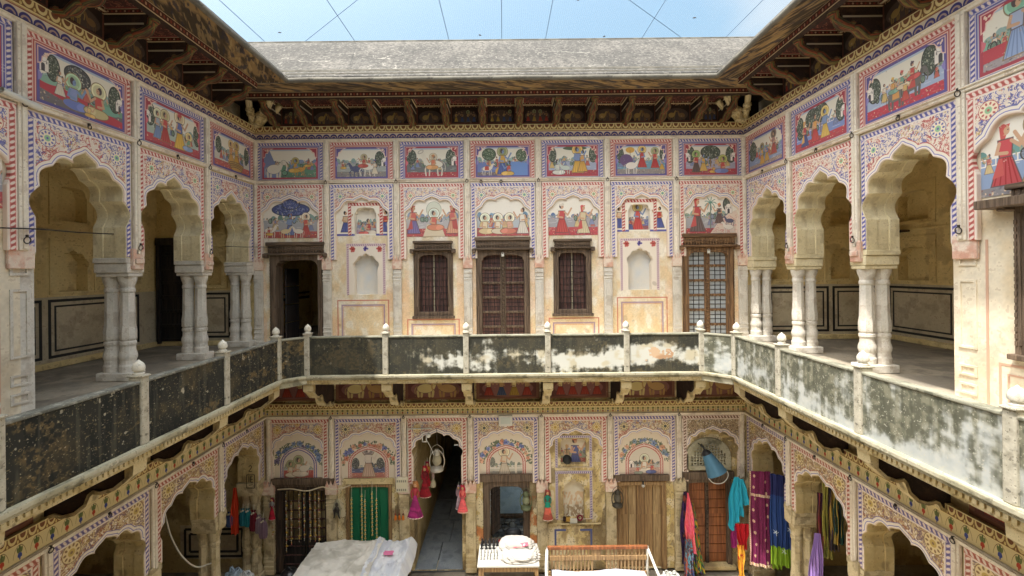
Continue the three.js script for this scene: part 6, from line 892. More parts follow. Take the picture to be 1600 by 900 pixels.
  // worn plaster: ochre, raw orange patches beside the hatch, grime
  const W = 2048, H = 840, face = pixelTex(W, H, (u, v) => { const m = LL - 0.3 + u * (LR - LL + 0.6), y = v * TOPL, n = fbm(m * 1.8, y * 1.8, 5, 821), n2 = fbm(m * 8, y * 5, 5, 823), s = fbm(m * 45, y * 45, 2, 825); let c = mix3([222, 206, 164], [200, 178, 122], sstep(0.38, 0.62, n)); if (n2 > 0.52) c = mix3(c, [150, 128, 92], 0.7 * sstep(0.52, 0.68, n2)); if (n2 < 0.4) c = mix3(c, [228, 216, 188], 0.7);
    for (const cx of [LX(754), LX(829)]) if (Math.abs(m - cx) < 0.24 && y < 1.55 && y > 0.55 && n2 > 0.44) c = mix3(c, [206, 122, 72], 0.75 * sstep(0.44, 0.56, n2)); if (fbm(m * 3, y * 2, 4, 829) > 0.6) c = mix3(c, [112, 96, 70], 0.55); if (s > 0.72) c = mix3(c, [96, 80, 60], 0.5); return c; });
  part('wall_face', uvRect(ext(sh, -0.35, 0), LL - 0.3, 0, LR + 0.3, TOPL), paint(face, { bumpScale: 0.01 }), w);
  part('backing', [bx(low[0] - 0.5, LX(640), 0, TOPL, -0.62, -0.5), bx(LX(858), LR + 0.5, 0, TOPL, -0.62, -0.5), bx(LX(736), LX(858), 2.4, TOPL, -0.62, -0.5)], M.lower, w);
  low.forEach((x, i) => { const xx = i === 0 ? x + 0.1 : i === 7 ? x - 0.1 : x; rib(w, xx, 1.9, 3.25, i % 7 ? 0.11 : 0.1, 0.06); pilaster(w, xx, 0, 1.86, 0.22, M.lowerColumn, i === 6 || i === 7 ? M.lowerColumn : M.pink, 0.09); if (i % 7) ironRing(w, x, TOP + 0.01, 0.06, 0.03); });
  rail(w, LL, LR, TOP, 0.055); part('frieze_band', bandGeo(LL, LR, 3.305, 3.43, 0, 0.04, 0.42), bandMat.buds, w); part('frieze_band', bandGeo(LL, LR, 3.435, 3.55, 0, 0.07, 0.46), bandMat.scallop, w);
}
// the yard behind the hatch: blue wall over a bank of split stones
{
  const g = thing('yard_wall', 'blue painted wall above split grey stones seen through the open hatch', 'wall', [-0.1, 0, -11.1]), blue = plasterMat([176, 208, 244], [158, 192, 234], [130, 164, 206], 841, { amount: 0.7, metres: 1.1 });
  part('blue_wall', bx(-0.4, 1.5, 0.40, 2.2, -0.2, 0), blue, g); part('ledge', [bx(-0.4, 1.5, 0.34, 0.402, -0.1, 0.10, 0.01)], M.woodDark, g);
  const st = [0, 1, 2].map((k) => plasterMat([[158, 168, 182], [120, 130, 144], [196, 204, 212]][k], [84, 90, 98], [50, 54, 60], 845 + k, { amount: 0.7, metres: 0.6 })), r = rng(12); for (let row = 0; row < 10; row++) { let x = -0.4 + 0.1 * r(); while (x < 1.0) { const wd = 0.09 + 0.14 * r(); part('stone', bx(x, x + wd - 0.012, -0.5 + row * 0.083, -0.5 + row * 0.083 + 0.05 + 0.025 * r(), -0.2, 0.02 + 0.1 * r(), 0.02), st[(r() * 3) | 0], g); x += wd; } }
  part('bank', bx(-0.4, 1.5, -0.6, 0.34, -0.4, -0.08), M.lower, g); part('yard_floor', bx(-0.4, 1.5, -0.6, -0.5, -0.08, 1.0), M.walk, g); part('yard_side', bx(-0.4, 1.5, -0.6, 0, 1.0, 1.05), M.walk, g); part('house_back', [bx(0.62, 4, 0, 4.1, 0.86, 0.9), bx(-0.40, 0.62, 2.3, 4.1, 0.86, 0.9)], M.rib, g);
}
// ------------------------------------------------------------------ ground floor: side arcades
for (const [s, X] of [[-1, LL], [1, LR]]) {
  const left = s < 0, w = wallGroup('arcade_wall', left ? 'lower left arcade of lobed arches under the mould-black parapet' : 'lower right arcade of lobed arches where cloths are hung for sale', X, s), TD = 0.42, DBL = [0, 1.5, 3.04, 4.56, 6.1, 7.64], top = TOPL;
  const arches = [0, 1, 2, 3, 4].map((i) => ({ c: (DBL[i] + DBL[i + 1]) / 2 + (i === 0 ? 0.06 : 0), hw: i === 0 ? 0.53 : 0.59, ys: 2.36, ya: 2.94 })), e = order(s, 0, 10.9);
  part('arch_wall', [soft(arcadeShell(s, DBL, e, arches, 2.02, top, -0.14, 0, 0), 0.35), soft(arcadeShell(s, DBL, e, arches, 2.02, top, -0.3, -0.132, 0.014), 0.35), soft(arcadeShell(s, DBL, e, arches, 2.02, top, -TD, -0.292, 0), 0.35)], M.lower, w);
  for (let i = 0; i < 5; i++) { const [a, b] = order(s, DBL[i], DBL[i + 1]), far = !left && i === 0, red = i % 2 === 1, o = { size: 1.1, density: 1.1, base: left ? 'rgb(218,198,148)' : far ? 'rgb(170,150,116)' : 'rgb(206,184,138)', a: 'rgb(140,84,56)', b: i ? 'rgb(110,84,90)' : 'rgb(110,90,70)', c: 'rgb(150,116,60)', core: 'rgb(190,160,70)', petal: 'rgb(226,206,150)', ringc: 'rgb(120,88,48)', rose: 0.12, grime: far || (!left && i === 1) ? 0.45 : 0.14 };
    if (i < 4) spandrel(w, a + 0.06, b - 0.06, 2.04, 3.24, archPts(s * arches[i].c, arches[i].hw, 2.04, arches[i].ys, arches[i].ya, 3, 0.006), -0.003, 0.012, paint(spandrelTex(a + 0.06, b - 0.06, 2.04, 3.24, archPts(s * arches[i].c, arches[i].hw, 2.04, arches[i].ys, arches[i].ya, 3), red ? 'rgb(160,76,60)' : 'rgb(84,76,140)', 850 + i + (left ? 0 : 10), o)));
    if (i) { rib(w, s * DBL[i], 2.04, 3.25, 0.1, 0.05); ironRing(w, s * DBL[i], 3.28, 0.06, 0.035); columnPair(w, s * DBL[i], 0, 1.74, 2.02, TD, M.lowerColumn, M.lowerColumn); part('impost_face', [bx(s * DBL[i] - 0.1, s * DBL[i] + 0.1, 1.78, 2.1, 0, 0.05, 0.02)], M.lowerColumn, w); } ironRing(w, s * (DBL[i] + 0.77), 3.26, 0.06, 0.028); }
  columnPair(w, s * 0.17, 0, 1.74, 2.02, TD, M.lowerColumn, M.lowerColumn);
  part('end_pier', bx(...order(s, 7.64, 10.9), 0, 2.02, -TD, 0), M.lower, w);
  rail(w, e[0], e[1], 3.27, 0.05); part('frieze_band', bandGeo(e[0], e[1], 3.31, 3.50, 0, 0.03, 0.34), bandMat.tulips, w); part('frieze_band', bandGeo(e[0], e[1], 3.505, 3.62, 0, 0.07, 0.4), bandMat.scallop, w);
  for (let k = 0; k < 6; k++) { const [a, c] = order(s, DBL[Math.min(k, 5)] + (k > 5 ? 1.5 : 0) + 0.14, DBL[Math.min(k, 5)] + 1.42), f = uvRect(flat(new THREE.BoxGeometry(c - a, 0.55, 0.02)).translate((a + c) / 2, 3.9, 0.012), a, 3.63, c, 4.17), uv = f.attributes.uv; for (let j = 0; j < uv.count; j++) uv.setX(j, ((k % 4) + clamp(uv.getX(j))) / 4); part('frieze_panel', f, balconyFrieze, w); }
  const room = thing('arcade_room', left ? 'dark ground floor room behind the lower left arcade' : 'dark ground floor shop room behind the lower right arcade', 'room', [X, 0, -ZB], s > 0 ? -Math.PI / 2 : Math.PI / 2), dz = -5.6;
  part('room_floor', bx(...order(s, -0.4, 10.9), -0.05, 0.01, dz - 0.3, 0.05), M.floor, room); part('ceiling', bx(...order(s, -0.4, 10.9), 3.5, 3.6, dz - 0.3, -TD - 0.002), M.lower, room); part('inner_wall', bx(...order(s, -0.4, 10.9), 0.01, 3.5, dz - 0.3, dz), M.lower, room); part('end_wall', [bx(...order(s, -0.3, -0.002), 0.01, 3.5, dz, -0.36), bx(...order(s, 10.6, 10.9), 0.01, 3.5, dz, -TD)], M.lower, room);
  if (left) { const L = []; for (const [z0, z1, o] of [[-1.7, -0.5, 0], [-1.6, -0.6, 0.1]]) { for (const y of [0.35 + o, 0.92 - o]) L.push(bx(...order(s, 0, 0.006), y - 0.025, y + 0.025, z0, z1)); for (const z of [z0, z1]) L.push(bx(...order(s, 0, 0.007), 0.35 + o, 0.92 - o, z - 0.025, z + 0.025)); } part('dado_line', L, M.black, room); part('dado', bx(...order(s, 0, 0.003), 0.3, 1.0, -1.8, -0.4), M.dado, room); 
  }
  // upper shell of the building beside the rooms keeps daylight out of them
  const shell = thing('outer_wall', left ? 'plain outer wall of the house on the left' : 'plain outer wall of the house on the right', 'wall', [X + s * 6.2, 0, -ZB], s > 0 ? -Math.PI / 2 : Math.PI / 2); part('wall_face', [bx(...order(s, -1.2, 10.9), 0, 9.85, -0.3, 0), bx(...order(s, -1.2, 10.9), 8.75, 9.85, -0.28, 5.75)], M.plaster, shell);
}

// ------------------------------------------------------------------ things for sale and for use in the court
const C = (r, g, b) => new THREE.Color().setRGB(r / 255, g / 255, b / 255, THREE.SRGBColorSpace);
const cloth = (c, o = {}) => new THREE.MeshPhysicalMaterial({ color: c, roughness: 0.85, sheen: 0.25, sheenRoughness: 0.6, sheenColor: new THREE.Color(0.3, 0.3, 0.3), side: THREE.DoubleSide, ...o });
// hanging cloth: width and side sway change down its length, folds run down it
function hang(wd, h, { nx = 64, ny = 48, folds = 5, amp = 0.025, width = () => 1, sway = () => 0, seed = 1, gather = 0, bottom = () => 0, depth = () => 0 } = {}) {
  const pos = [], uv = [], idx = [];
  for (let j = 0; j <= ny; j++) for (let i = 0; i <= nx; i++) {
    const u = i / nx, v = j / ny, k = width(v), ph = seed * 1.7 + 1.6 * fbm(u * 3 + seed, v * 1.5, 3, seed), f = Math.sin(2 * Math.PI * folds * u + ph * 3) + 0.55 * Math.sin(2 * Math.PI * folds * 2.3 * u + ph) + 0.5 * (2 * fbm(u * folds * 2, v * 5, 3, seed + 7) - 1);
    pos.push((u - 0.5) * wd * k + sway(v) + 0.008 * Math.sin(v * 9 + u * 5), -v * h - bottom(u) * v, amp * (gather ? lerp(1, 0.4, v) : lerp(0.35, 1, v)) * f + depth(v) + 0.012 * fbm(u * 5, v * 6, 3, seed + 3)); uv.push(u, 1 - v);
  }
  for (let j = 0; j < ny; j++) for (let i = 0; i < nx; i++) { const a = j * (nx + 1) + i, b = a + 1, c = a + nx + 1, d = c + 1; idx.push(a, c, b, b, c, d); }
  const g = new THREE.BufferGeometry(); g.setAttribute('position', new THREE.Float32BufferAttribute(pos, 3)); g.setAttribute('uv', new THREE.Float32BufferAttribute(uv, 2)); g.setIndex(idx); g.computeVertexNormals(); return g;
}
function hung(name, label, cat, [x, y, z], geo, mat, turn = 0, group) { const m = part(name, geo, mat); m.position.set(x, y, z); m.rotation.y = turn; return tag(m, label, cat, group); }
const at = (px, py, Z) => { const [x, y] = onBack(px, py, Z); return [x, y, -Z]; };

// covered stall: two sheets over a table
{
  const t = thing('market_table', 'wooden table hidden under the pale sheets near the green door', 'table', [-2.95, 0, -8.72]); part('table_top', bx(-0.92, 0.92, 0.78, 0.83, -0.36, 0.72, 0.01), M.woodWarm, t); for (const [x, z] of [[-0.85, -0.3], [0.85, -0.3], [-0.85, 0.65], [0.85, 0.65]]) part('leg', bx(x - 0.03, x + 0.03, 0, 0.78, z - 0.03, z + 0.03, 0.006), M.woodWarm, t);
  const sheetGeo = (x0, x1, z0, z1, seed, bump) => { const nx = 110, nz = 100, pos = [], uv = [], idx = [], lr = rng(seed), lines = []; for (let k = 0; k < 9; k++) { const a = lr() * Math.PI; lines.push([Math.cos(a), Math.sin(a), (lr() - 0.5) * 1.4]); } for (let j = 0; j <= nz; j++) for (let i = 0; i <= nx; i++) { const u = i / nx, v = j / nz, x = lerp(x0, x1, u) + 0.05 * (fbm(v * 3, seed, 3, seed) - 0.5), z = lerp(z0, z1, v) + 0.07 * (fbm(u * 3, seed + 3, 3, seed) - 0.5), rid = 1 - Math.abs(2 * fbm(u * 2.2 + v * 1.3, v * 1.8 - u, 3, seed) - 1), ov = Math.max(0, -0.95 - x, x - 0.95, -0.40 - z); let cr = 0; for (const [ca, cb, cc] of lines) { const d = Math.abs(x * ca + z * cb - cc); cr += 0.022 * Math.exp(-d / 0.022) - 0.012 * Math.exp(-d / 0.09); } let y = 0.85 + bump(u, v) + cr + 0.045 * rid * rid + 0.02 * fbm(u * 9, v * 9, 3, seed + 5) + 0.028 * Math.pow(1 - Math.abs(2 * fbm(u * 5 - v * 2, v * 4 + u, 3, seed + 8) - 1), 4); y -= 2.4 * ov; pos.push(x, y, z); uv.push(u * 1.2, v * 1.2); } for (let j = 0; j < nz; j++) for (let i = 0; i < nx; i++) { const a = j * (nx + 1) + i; idx.push(a, a + nx + 1, a + 1, a + 1, a + nx + 1, a + nx + 2); } const g = new THREE.BufferGeometry(); g.setAttribute('position', new THREE.Float32BufferAttribute(pos, 3)); g.setAttribute('uv', new THREE.Float32BufferAttribute(uv, 2)); g.setIndex(idx); g.computeVertexNormals(); return g; };
  const lin = (c, c2, seed) => cloth(new THREE.Color(1, 1, 1), { map: pixelTex(256, 256, (u, v) => mix3(c, c2, sstep(0.4, 0.7, fbm(u * 6, v * 6, 5, seed)))), roughness: 0.8 });
  const a = part('cover_sheet', sheetGeo(-1.05, 0.42, -0.46, 0.85, 5, (u, v) => 0.05 * Math.sin(u * 3) + 0.10 * sstep(0.75, 1, u)), lin([216, 212, 204], [186, 182, 172], 871)); a.position.set(-2.95, 0, -8.72); tag(a, 'creased grey-white sheet over the left part of the covered table', 'sheet');
  const b = part('cover_sheet', sheetGeo(0.30, 1.06, -0.48, 0.85, 9, (u, v) => 0.03 + 0.16 * sstep(0.6, 1, u) * (1 - v) + 0.08 * sstep(0.25, 0, u)), lin([214, 216, 220], [194, 198, 208], 873)); b.position.set(-2.95, 0.012, -8.72); tag(b, 'white sheet with a pink print and a raised corner beside the passage', 'sheet');
  part('pink_print', hang(0.18, 0.12, { nx: 8, ny: 8, folds: 1, amp: 0.004 }).rotateX(-1.5).translate(0.62, 0.97, 0.02), cloth(C(214, 120, 160)), b);
  const k = thing('bundle', 'shiny black rounded bundle at the left end of the covered table', 'bundle', at(452, 898, 8.55)); part('bag', [soft(ball(0.17, 0, -0.02, 0, 1, 0.8, 1, 18))], std({ color: new THREE.Color(0.012, 0.012, 0.014), roughness: 0.3 }), k); part('knot', tube([[-0.06, 0.1, 0], [0, 0.15, 0.02], [0.06, 0.1, 0.03]], 0.018, 12, 6), M.black, k);
}
// plastic bags
for (const [px, py, Z, s, label, c] of [[368, 893, 8.9, 0.2, 'pale blue crumpled plastic bag by the left arcade column', C(176, 196, 214)], [386, 897, 8.8, 0.14, 'small white plastic bag beside the pale blue one', C(222, 226, 228)], [1047, 898, 8.9, 0.2, 'white plastic carrier bag at the right end of the bench', C(190, 192, 188)]]) {
  const p = at(px, py, Z), g = thing('plastic_bag', label, 'bag', [p[0], Math.max(0.0, p[1] - s), p[2]]), q = flat(new THREE.IcosahedronGeometry(s, 4)), a = q.attributes.position; for (let i = 0; i < a.count; i++) { const n = 0.65 + 0.6 * Math.abs(2 * fbm(a.getX(i) * 9 + px, a.getY(i) * 9 + a.getZ(i) * 6, 3, 9) - 1); a.setXYZ(i, a.getX(i) * n * 1.1, (a.getY(i) + s) * 0.75 * n, a.getZ(i) * n * 0.8); } q.computeVertexNormals(); part('bag', boxUV(q), cloth(c, { roughness: 0.35 }), g); part('handle', [tube([[-s * 0.6, s * 0.9, 0], [-s * 0.4, s * 1.5, 0.02], [0, s * 1.1, 0.03]], 0.012, 14, 5), tube([[s * 0.1, s * 1.0, 0], [s * 0.4, s * 1.45, 0.02], [s * 0.65, s * 0.8, 0.03]], 0.012, 14, 5)], cloth(c, { roughness: 0.35 }), g); }
// small table with figurines and a folded sack
{
  const x0 = -0.62, x1 = 0.55, zf = -8.56, zb = -9.28, t = thing('display_table', 'small white-topped wooden table below the open hatch', 'table', [-0.03, 0, -8.92]); part('table_top', [bx(x0, x1, 0.725, 0.76, -0.36, 0.36, 0.008)], M.white, t); part('apron', bx(x0 + 0.03, x1 - 0.03, 0.63, 0.724, -0.33, -0.30), M.woodPale, t); part('apron', bx(x0 + 0.03, x1 - 0.03, 0.63, 0.724, 0.30, 0.335), M.woodPale, t); for (const x of [x0 + 0.05, x1 - 0.05]) for (const z of [-0.31, 0.31]) part('leg', bx(x - 0.03, x + 0.03, 0, 0.724, z - 0.03, z + 0.03, 0.006), M.woodPale, t);
  const fig = thing('figurine', 'dark metal figurine on the white table top', 'figurine', [0, 0.76, -9], 0, 'dark figurines at the back of the white table'), dm = std({ color: new THREE.Color(0.03, 0.03, 0.032), roughness: 0.4, metalness: 0.3 }), bm = std({ color: new THREE.Color(0.30, 0.29, 0.27), roughness: 0.4, metalness: 0.5 });
  part('body', [lathe([[0, 0], [0.026, 0], [0.026, 0.012], [0.014, 0.02], [0.017, 0.05], [0.022, 0.075], [0.012, 0.105], [0, 0.11]], 10)], dm, fig); part('head', ball(0.014, 0, 0.118, 0, 1, 1.2, 1, 8), dm, fig); part('arm', tube([[-0.03, 0.06, 0.01], [-0.02, 0.095, 0], [0.02, 0.095, 0], [0.032, 0.12, 0]], 0.006, 10, 5), dm, fig);
  const small = thing('figurine', 'small pale metal figurine in front rows on the white table', 'figurine', [0, 0.76, -9], 0, 'small pale figurines at the front of the white table'); part('body', lathe([[0, 0], [0.016, 0], [0.014, 0.01], [0.008, 0.02], [0.012, 0.04], [0, 0.058]], 8), bm, small); part('head', ball(0.009, 0, 0.062, 0, 1, 1.2, 1, 6), bm, small);
  const r = rng(31); for (let k = 0; k < 9; k++) { const f = k ? fig.clone() : fig; f.position.set(-0.6 + (k % 5) * 0.075 + 0.02 * r(), 0.76, -9.2 + Math.floor(k / 5) * 0.1); f.rotation.y = r() * 3; f.scale.setScalar(0.9 + 0.3 * r()); f.userData.label = `dark metal figurine, ${['first', 'second', 'third', 'fourth', 'fifth'][k % 5]} from the left in the ${k < 5 ? 'back' : 'second'} row on the white table`; if (k) { f.name = numbered('figurine'); scene.add(f); } }
  for (let k = 0; k < 18; k++) { const f = k ? small.clone() : small; f.position.set(-0.6 + (k % 6) * 0.062 + 0.015 * r(), 0.76, -8.98 + Math.floor(k / 6) * 0.1 + 0.02 * r()); f.rotation.y = r() * 3; f.userData.label = `small pale figurine, ${['first', 'second', 'third', 'fourth', 'fifth', 'sixth'][k % 6]} from the left in ${['the back', 'the middle', 'the front'][Math.floor(k / 6)]} row on the white table`; if (k) { f.name = numbered('figurine'); scene.add(f); } }
  const blob = (sx, sy, sz, seed) => { const g = flat(new THREE.SphereGeometry(1, 36, 22)), p = g.attributes.position; for (let i = 0; i < p.count; i++) { const X = p.getX(i), Y = p.getY(i), Z = p.getZ(i), n = 0.78 + 0.42 * (1 - Math.abs(2 * fbm(X * 2 + seed, Z * 2 + Y * 2, 4, seed) - 1)); p.setXYZ(i, Math.sign(X) * Math.pow(Math.abs(X), 0.7) * sx * n, Math.max(-0.15, Y) * sy * n, Math.sign(Z) * Math.pow(Math.abs(Z), 0.7) * sz * n); } g.computeVertexNormals(); return boxUV(g); };
  const s1 = thing('sack', 'flat white woven sack lying on the small table', 'sack', [0.16, 0.80, -8.86], 0.05); part('bag', blob(0.34, 0.13, 0.24, 3), cloth(C(178, 174, 168)), s1);
  const s2 = thing('sack', 'crumpled white sack with pink print on top of the flat one', 'sack', [0.10, 0.90, -8.98], -0.1); part('bag', blob(0.30, 0.12, 0.18, 11), cloth(C(172, 168, 162)), s2);
  part('pink_print', hang(0.3, 0.07, { nx: 12, ny: 6, folds: 1, amp: 0.006 }).rotateX(-0.9).rotateZ(0.2).translate(0.08, 0.115, 0.13), cloth(new THREE.Color(1, 1, 1), { map: canvasTex(128, 32, (x) => { x.fillStyle = 'rgb(206,92,112)'; x.fillRect(0, 0, 128, 32); x.fillStyle = 'rgb(240,226,226)'; x.font = 'bold 22px sans-serif'; x.fillText('M', 84, 25); x.fillRect(20, 12, 8, 8); x.fillRect(48, 12, 8, 8); }) }), s2);
  const h = thing('bundle', 'dark helmet-shaped bundle and rags on the hatch sill', 'bundle', at(802, 836, 9.75)); part('dark_bag', [ball(0.15, 0, 0.05, 0, 1.2, 0.7, 0.8, 14)], M.black, h); part('rag', blob(0.2, 0.1, 0.1, 17).translate(0.02, -0.1, 0.06), cloth(C(206, 204, 200)), h); part('red_rag', blob(0.08, 0.05, 0.06, 19).translate(-0.24, -0.13, 0.06), cloth(C(190, 40, 50)), h);
}
// slatted bench
{
  const Z = 8.78, y = 0.97, x0 = at(857, 860, Z)[0], x1 = at(1010, 858, Z)[0], g = thing('bench', 'slatted wooden bench with white metal arms in front of the boarded door', 'bench', [(x0 + x1) / 2, 0, -Z]), hw = (x1 - x0) / 2;
  part('top_rail', bx(-hw - 0.02, hw + 0.02, y - 0.04, y + 0.02, -0.03, 0.03, 0.01), M.woodWarm, g); part('middle_rail', bx(-hw, hw, y - 0.25, y - 0.16, -0.02, 0.02, 0.008), M.woodPale, g); part('bottom_rail', bx(-hw, hw, y - 0.52, y - 0.46, -0.02, 0.02, 0.008), M.woodPale, g);
  const n = 26; for (let k = 0; k < n; k++) { const x = -hw + 0.03 + (k + 0.5) * (2 * hw - 0.06) / n; if (k === 12) { part('slat', bx(x - 0.05, x + 0.10, y - 0.158, y - 0.045, -0.01, 0.012, 0.004), M.woodPale, g); continue; } if (k === 13 || k === 14) continue; part('slat', bx(x - 0.017, x + 0.017, y - 0.158, y - 0.042, -0.01, 0.012, 0.004), M.woodPale, g); part('slat', bx(x - 0.017, x + 0.017, y - 0.458, y - 0.252, -0.01, 0.012, 0.004), M.woodPale, g); }
  for (const s of [-1, 1]) { part('arm', [tube([[s * (hw + 0.03), y - 0.05, 0], [s * (hw + 0.07), y - 0.2, 0.3], [s * (hw + 0.08), y - 0.28, 0.62], [s * (hw + 0.08), y - 0.4, 0.68]], 0.026, 20, 8)], M.whiteMetal, g); part('leg', tube([[s * (hw + 0.08), y - 0.38, 0.68], [s * (hw + 0.08), 0, 0.7]], 0.026, 4, 8), M.whiteMetal, g); part('leg', tube([[s * (hw + 0.02), y, 0], [s * (hw + 0.02), 0, -0.06]], 0.026, 4, 8), M.whiteMetal, g); }
  part('seat', bx(-hw, hw, 0.40, 0.44, 0.0, 0.66, 0.01), M.woodPale, g);
  const sg = new THREE.PlaneGeometry(2 * hw - 0.1, 0.68, 60, 24).rotateX(-Math.PI / 2), p = sg.attributes.position; for (let i = 0; i < p.count; i++) p.setY(i, 0.03 + 0.06 * Math.pow(fbm(p.getX(i) * 4, p.getZ(i) * 5, 4, 881), 2) + 0.02 * Math.sin(p.getX(i) * 5)); sg.computeVertexNormals(); const b = part('bench_sheet', sg, cloth(C(176, 176, 186))); b.position.set((x0 + x1) / 2, 0.49, -Z + 0.36); tag(b, 'white sheet spread over the seat of the slatted bench', 'sheet');
}
// lanterns
function lantern(label, [x, y, z], s, metal, glass, chain) {
  const g = thing('lantern', label, 'lantern', [x, y, z]), sc = (geo) => geo.scale(s, s, s);
  part('tank', sc(lathe([[0, 0], [0.42, 0], [0.46, 0.06], [0.44, 0.2], [0.3, 0.28], [0.2, 0.3], [0.2, 0.36], [0, 0.36]], 18)), metal, g); part('globe', sc(lathe([[0.16, 0.36], [0.26, 0.48], [0.32, 0.66], [0.27, 0.9], [0.17, 1.05]], 18)), glass, g); part('chimney', sc(lathe([[0.2, 1.05], [0.24, 1.08], [0.2, 1.16], [0.24, 1.24], [0.14, 1.34], [0.16, 1.42], [0, 1.44]], 16)), metal, g);
  for (const q of [-1, 1]) part('side_tube', sc(tube([[q * 0.36, 0.12, 0], [q * 0.47, 0.4, 0], [q * 0.46, 0.9, 0], [q * 0.3, 1.2, 0], [q * 0.12, 1.34, 0]], 0.045, 20, 6)), metal, g); part('handle', sc(tube([[-0.42, 1.0, 0], [-0.4, 1.4, 0], [0, 1.72, 0], [0.4, 1.4, 0], [0.42, 1.0, 0]], 0.018, 24, 5)), metal, g); part('burner', sc(cyl(0.12, 0.12, 0.14, 0, 0.36, 0)), metal, g);
  if (chain) part('hanging_wire', tube([[0, 1.72 * s, 0], [0.005, chain * 0.6, 0], [0, chain, 0]], 0.006, 8, 5), M.iron, g);
  return g;
}
const frosted = new THREE.MeshPhysicalMaterial({ color: C(206, 196, 166), transmission: 0.5, roughness: 0.5, thickness: 0 });
lantern('large pale hurricane lantern hanging in the passage arch', at(683, 735, 9.45), 0.31, std({ color: C(176, 170, 158), roughness: 0.5, metalness: 0.4 }), frosted, 0.86);
lantern('green hurricane lantern on the right side of the open hatch', at(822, 795, 9.5), 0.25, std({ color: C(104, 112, 82), roughness: 0.6, metalness: 0.3 }), new THREE.MeshPhysicalMaterial({ color: C(170, 176, 140), transmission: 0.5, roughness: 0.4, thickness: 0 }));
lantern('dark rusty hurricane lantern left of the boarded door', at(965, 791, 9.5), 0.24, std({ color: C(74, 68, 58), roughness: 0.7, metalness: 0.3 }), new THREE.MeshPhysicalMaterial({ color: C(110, 104, 90), transmission: 0.4, roughness: 0.5, thickness: 0 }));
{ const g = thing('pendant_bulb', 'small bulb hanging on a flex under the large lantern', 'bulb', at(677, 762, 9.45)); part('bulb', lathe([[0, 0], [0.05, 0.02], [0.062, 0.06], [0.05, 0.11], [0.026, 0.16], [0.026, 0.2]], 14), frosted, g); part('socket', [cyl(0.032, 0.032, 0.1, 0, 0.2, 0), ball(0.05, 0, 0.33, 0, 1.2, 0.8, 1)], std({ color: C(140, 120, 116) }), g); part('flex', tube([[0, 0.34, 0], [0.05, 0.5, 0.02], [-0.02, 0.8, 0.03], [-0.12, 1.0, 0.03]], 0.006, 16, 5), M.whiteMetal, g); }
{ const g = thing('wire_bracket', 'bent white wire bracket and conduit at the top of the passage arch', 'bracket', at(640, 672, 9.5)); part('conduit', [bx(-0.06, -0.04, -0.88, 0.0, -0.06, -0.04), bx(-0.06, 0.46, 0.0, 0.02, -0.06, -0.04)], M.whiteMetal, g); part('loop', [bx(0.26, 0.28, -0.24, -0.06, 0, 0.02), bx(0.26, 0.36, -0.25, -0.23, 0, 0.02), bx(0.34, 0.36, -0.24, -0.1, 0, 0.02)], M.whiteMetal, g); part('bulb', ball(0.05, 0.4, -0.10, 0.04), M.whiteMetal, g); }
{ const g = thing('bulb', 'white bulb over the top of the boarded door', 'bulb', at(1005, 761, 9.5)); part('bulb', ball(0.034, 0, 0.03, 0, 1, 1.1, 1, 12), M.white, g); part('socket', cyl(0.02, 0.02, 0.06, 0, 0.06, 0), M.black, g); }
// boxes on the wall
{ const p = at(790, 665, 9.54), g = thing('flood_light', 'white square flood lamp fixed above the open hatch', 'lamp', p); part('housing', bx(-0.145, 0.145, 0, 0.225, -0.06, 0.05, 0.02), M.whiteMetal, g); part('lens', bx(-0.10, 0.10, 0.05, 0.185, 0.045, 0.056, 0.01), std({ color: C(206, 212, 206), roughness: 0.25 }), g); part('bracket', bx(-0.03, 0.03, -0.03, 0.02, -0.08, 0.0), M.whiteMetal, g); }
{ const p = at(628, 769, 9.52), g = thing('switchboard', 'cream electrical switchboard with two rows of switches beside the passage', 'switchboard', p); part('board', bx(-0.125, 0.125, 0, 0.30, -0.05, 0.02, 0.012), std({ color: C(222, 214, 188), roughness: 0.5 }), g); for (let r = 0; r < 2; r++) for (let k = 0; k < 5; k++) part('switch', bx(-0.10 + k * 0.042, -0.072 + k * 0.042, 0.035 + r * 0.18, 0.08 + r * 0.18, 0.018, 0.03, 0.004), std({ color: C(150, 146, 130), roughness: 0.5 }), g); }
{ const p = at(886, 718, 9.5), g = thing('hanging_ball', 'black round ball hung in front of the blue framed picture', 'ball', p); part('ball', ball(0.095, 0, 0, 0, 1, 1, 1, 20), std({ color: new THREE.Color(0.008, 0.01, 0.01), roughness: 0.6 }), g); part('hook', tube([[0, 0.09, 0], [0.0, 0.16, -0.04], [0, 0.18, -0.12]], 0.005, 8, 5), M.iron, g); }
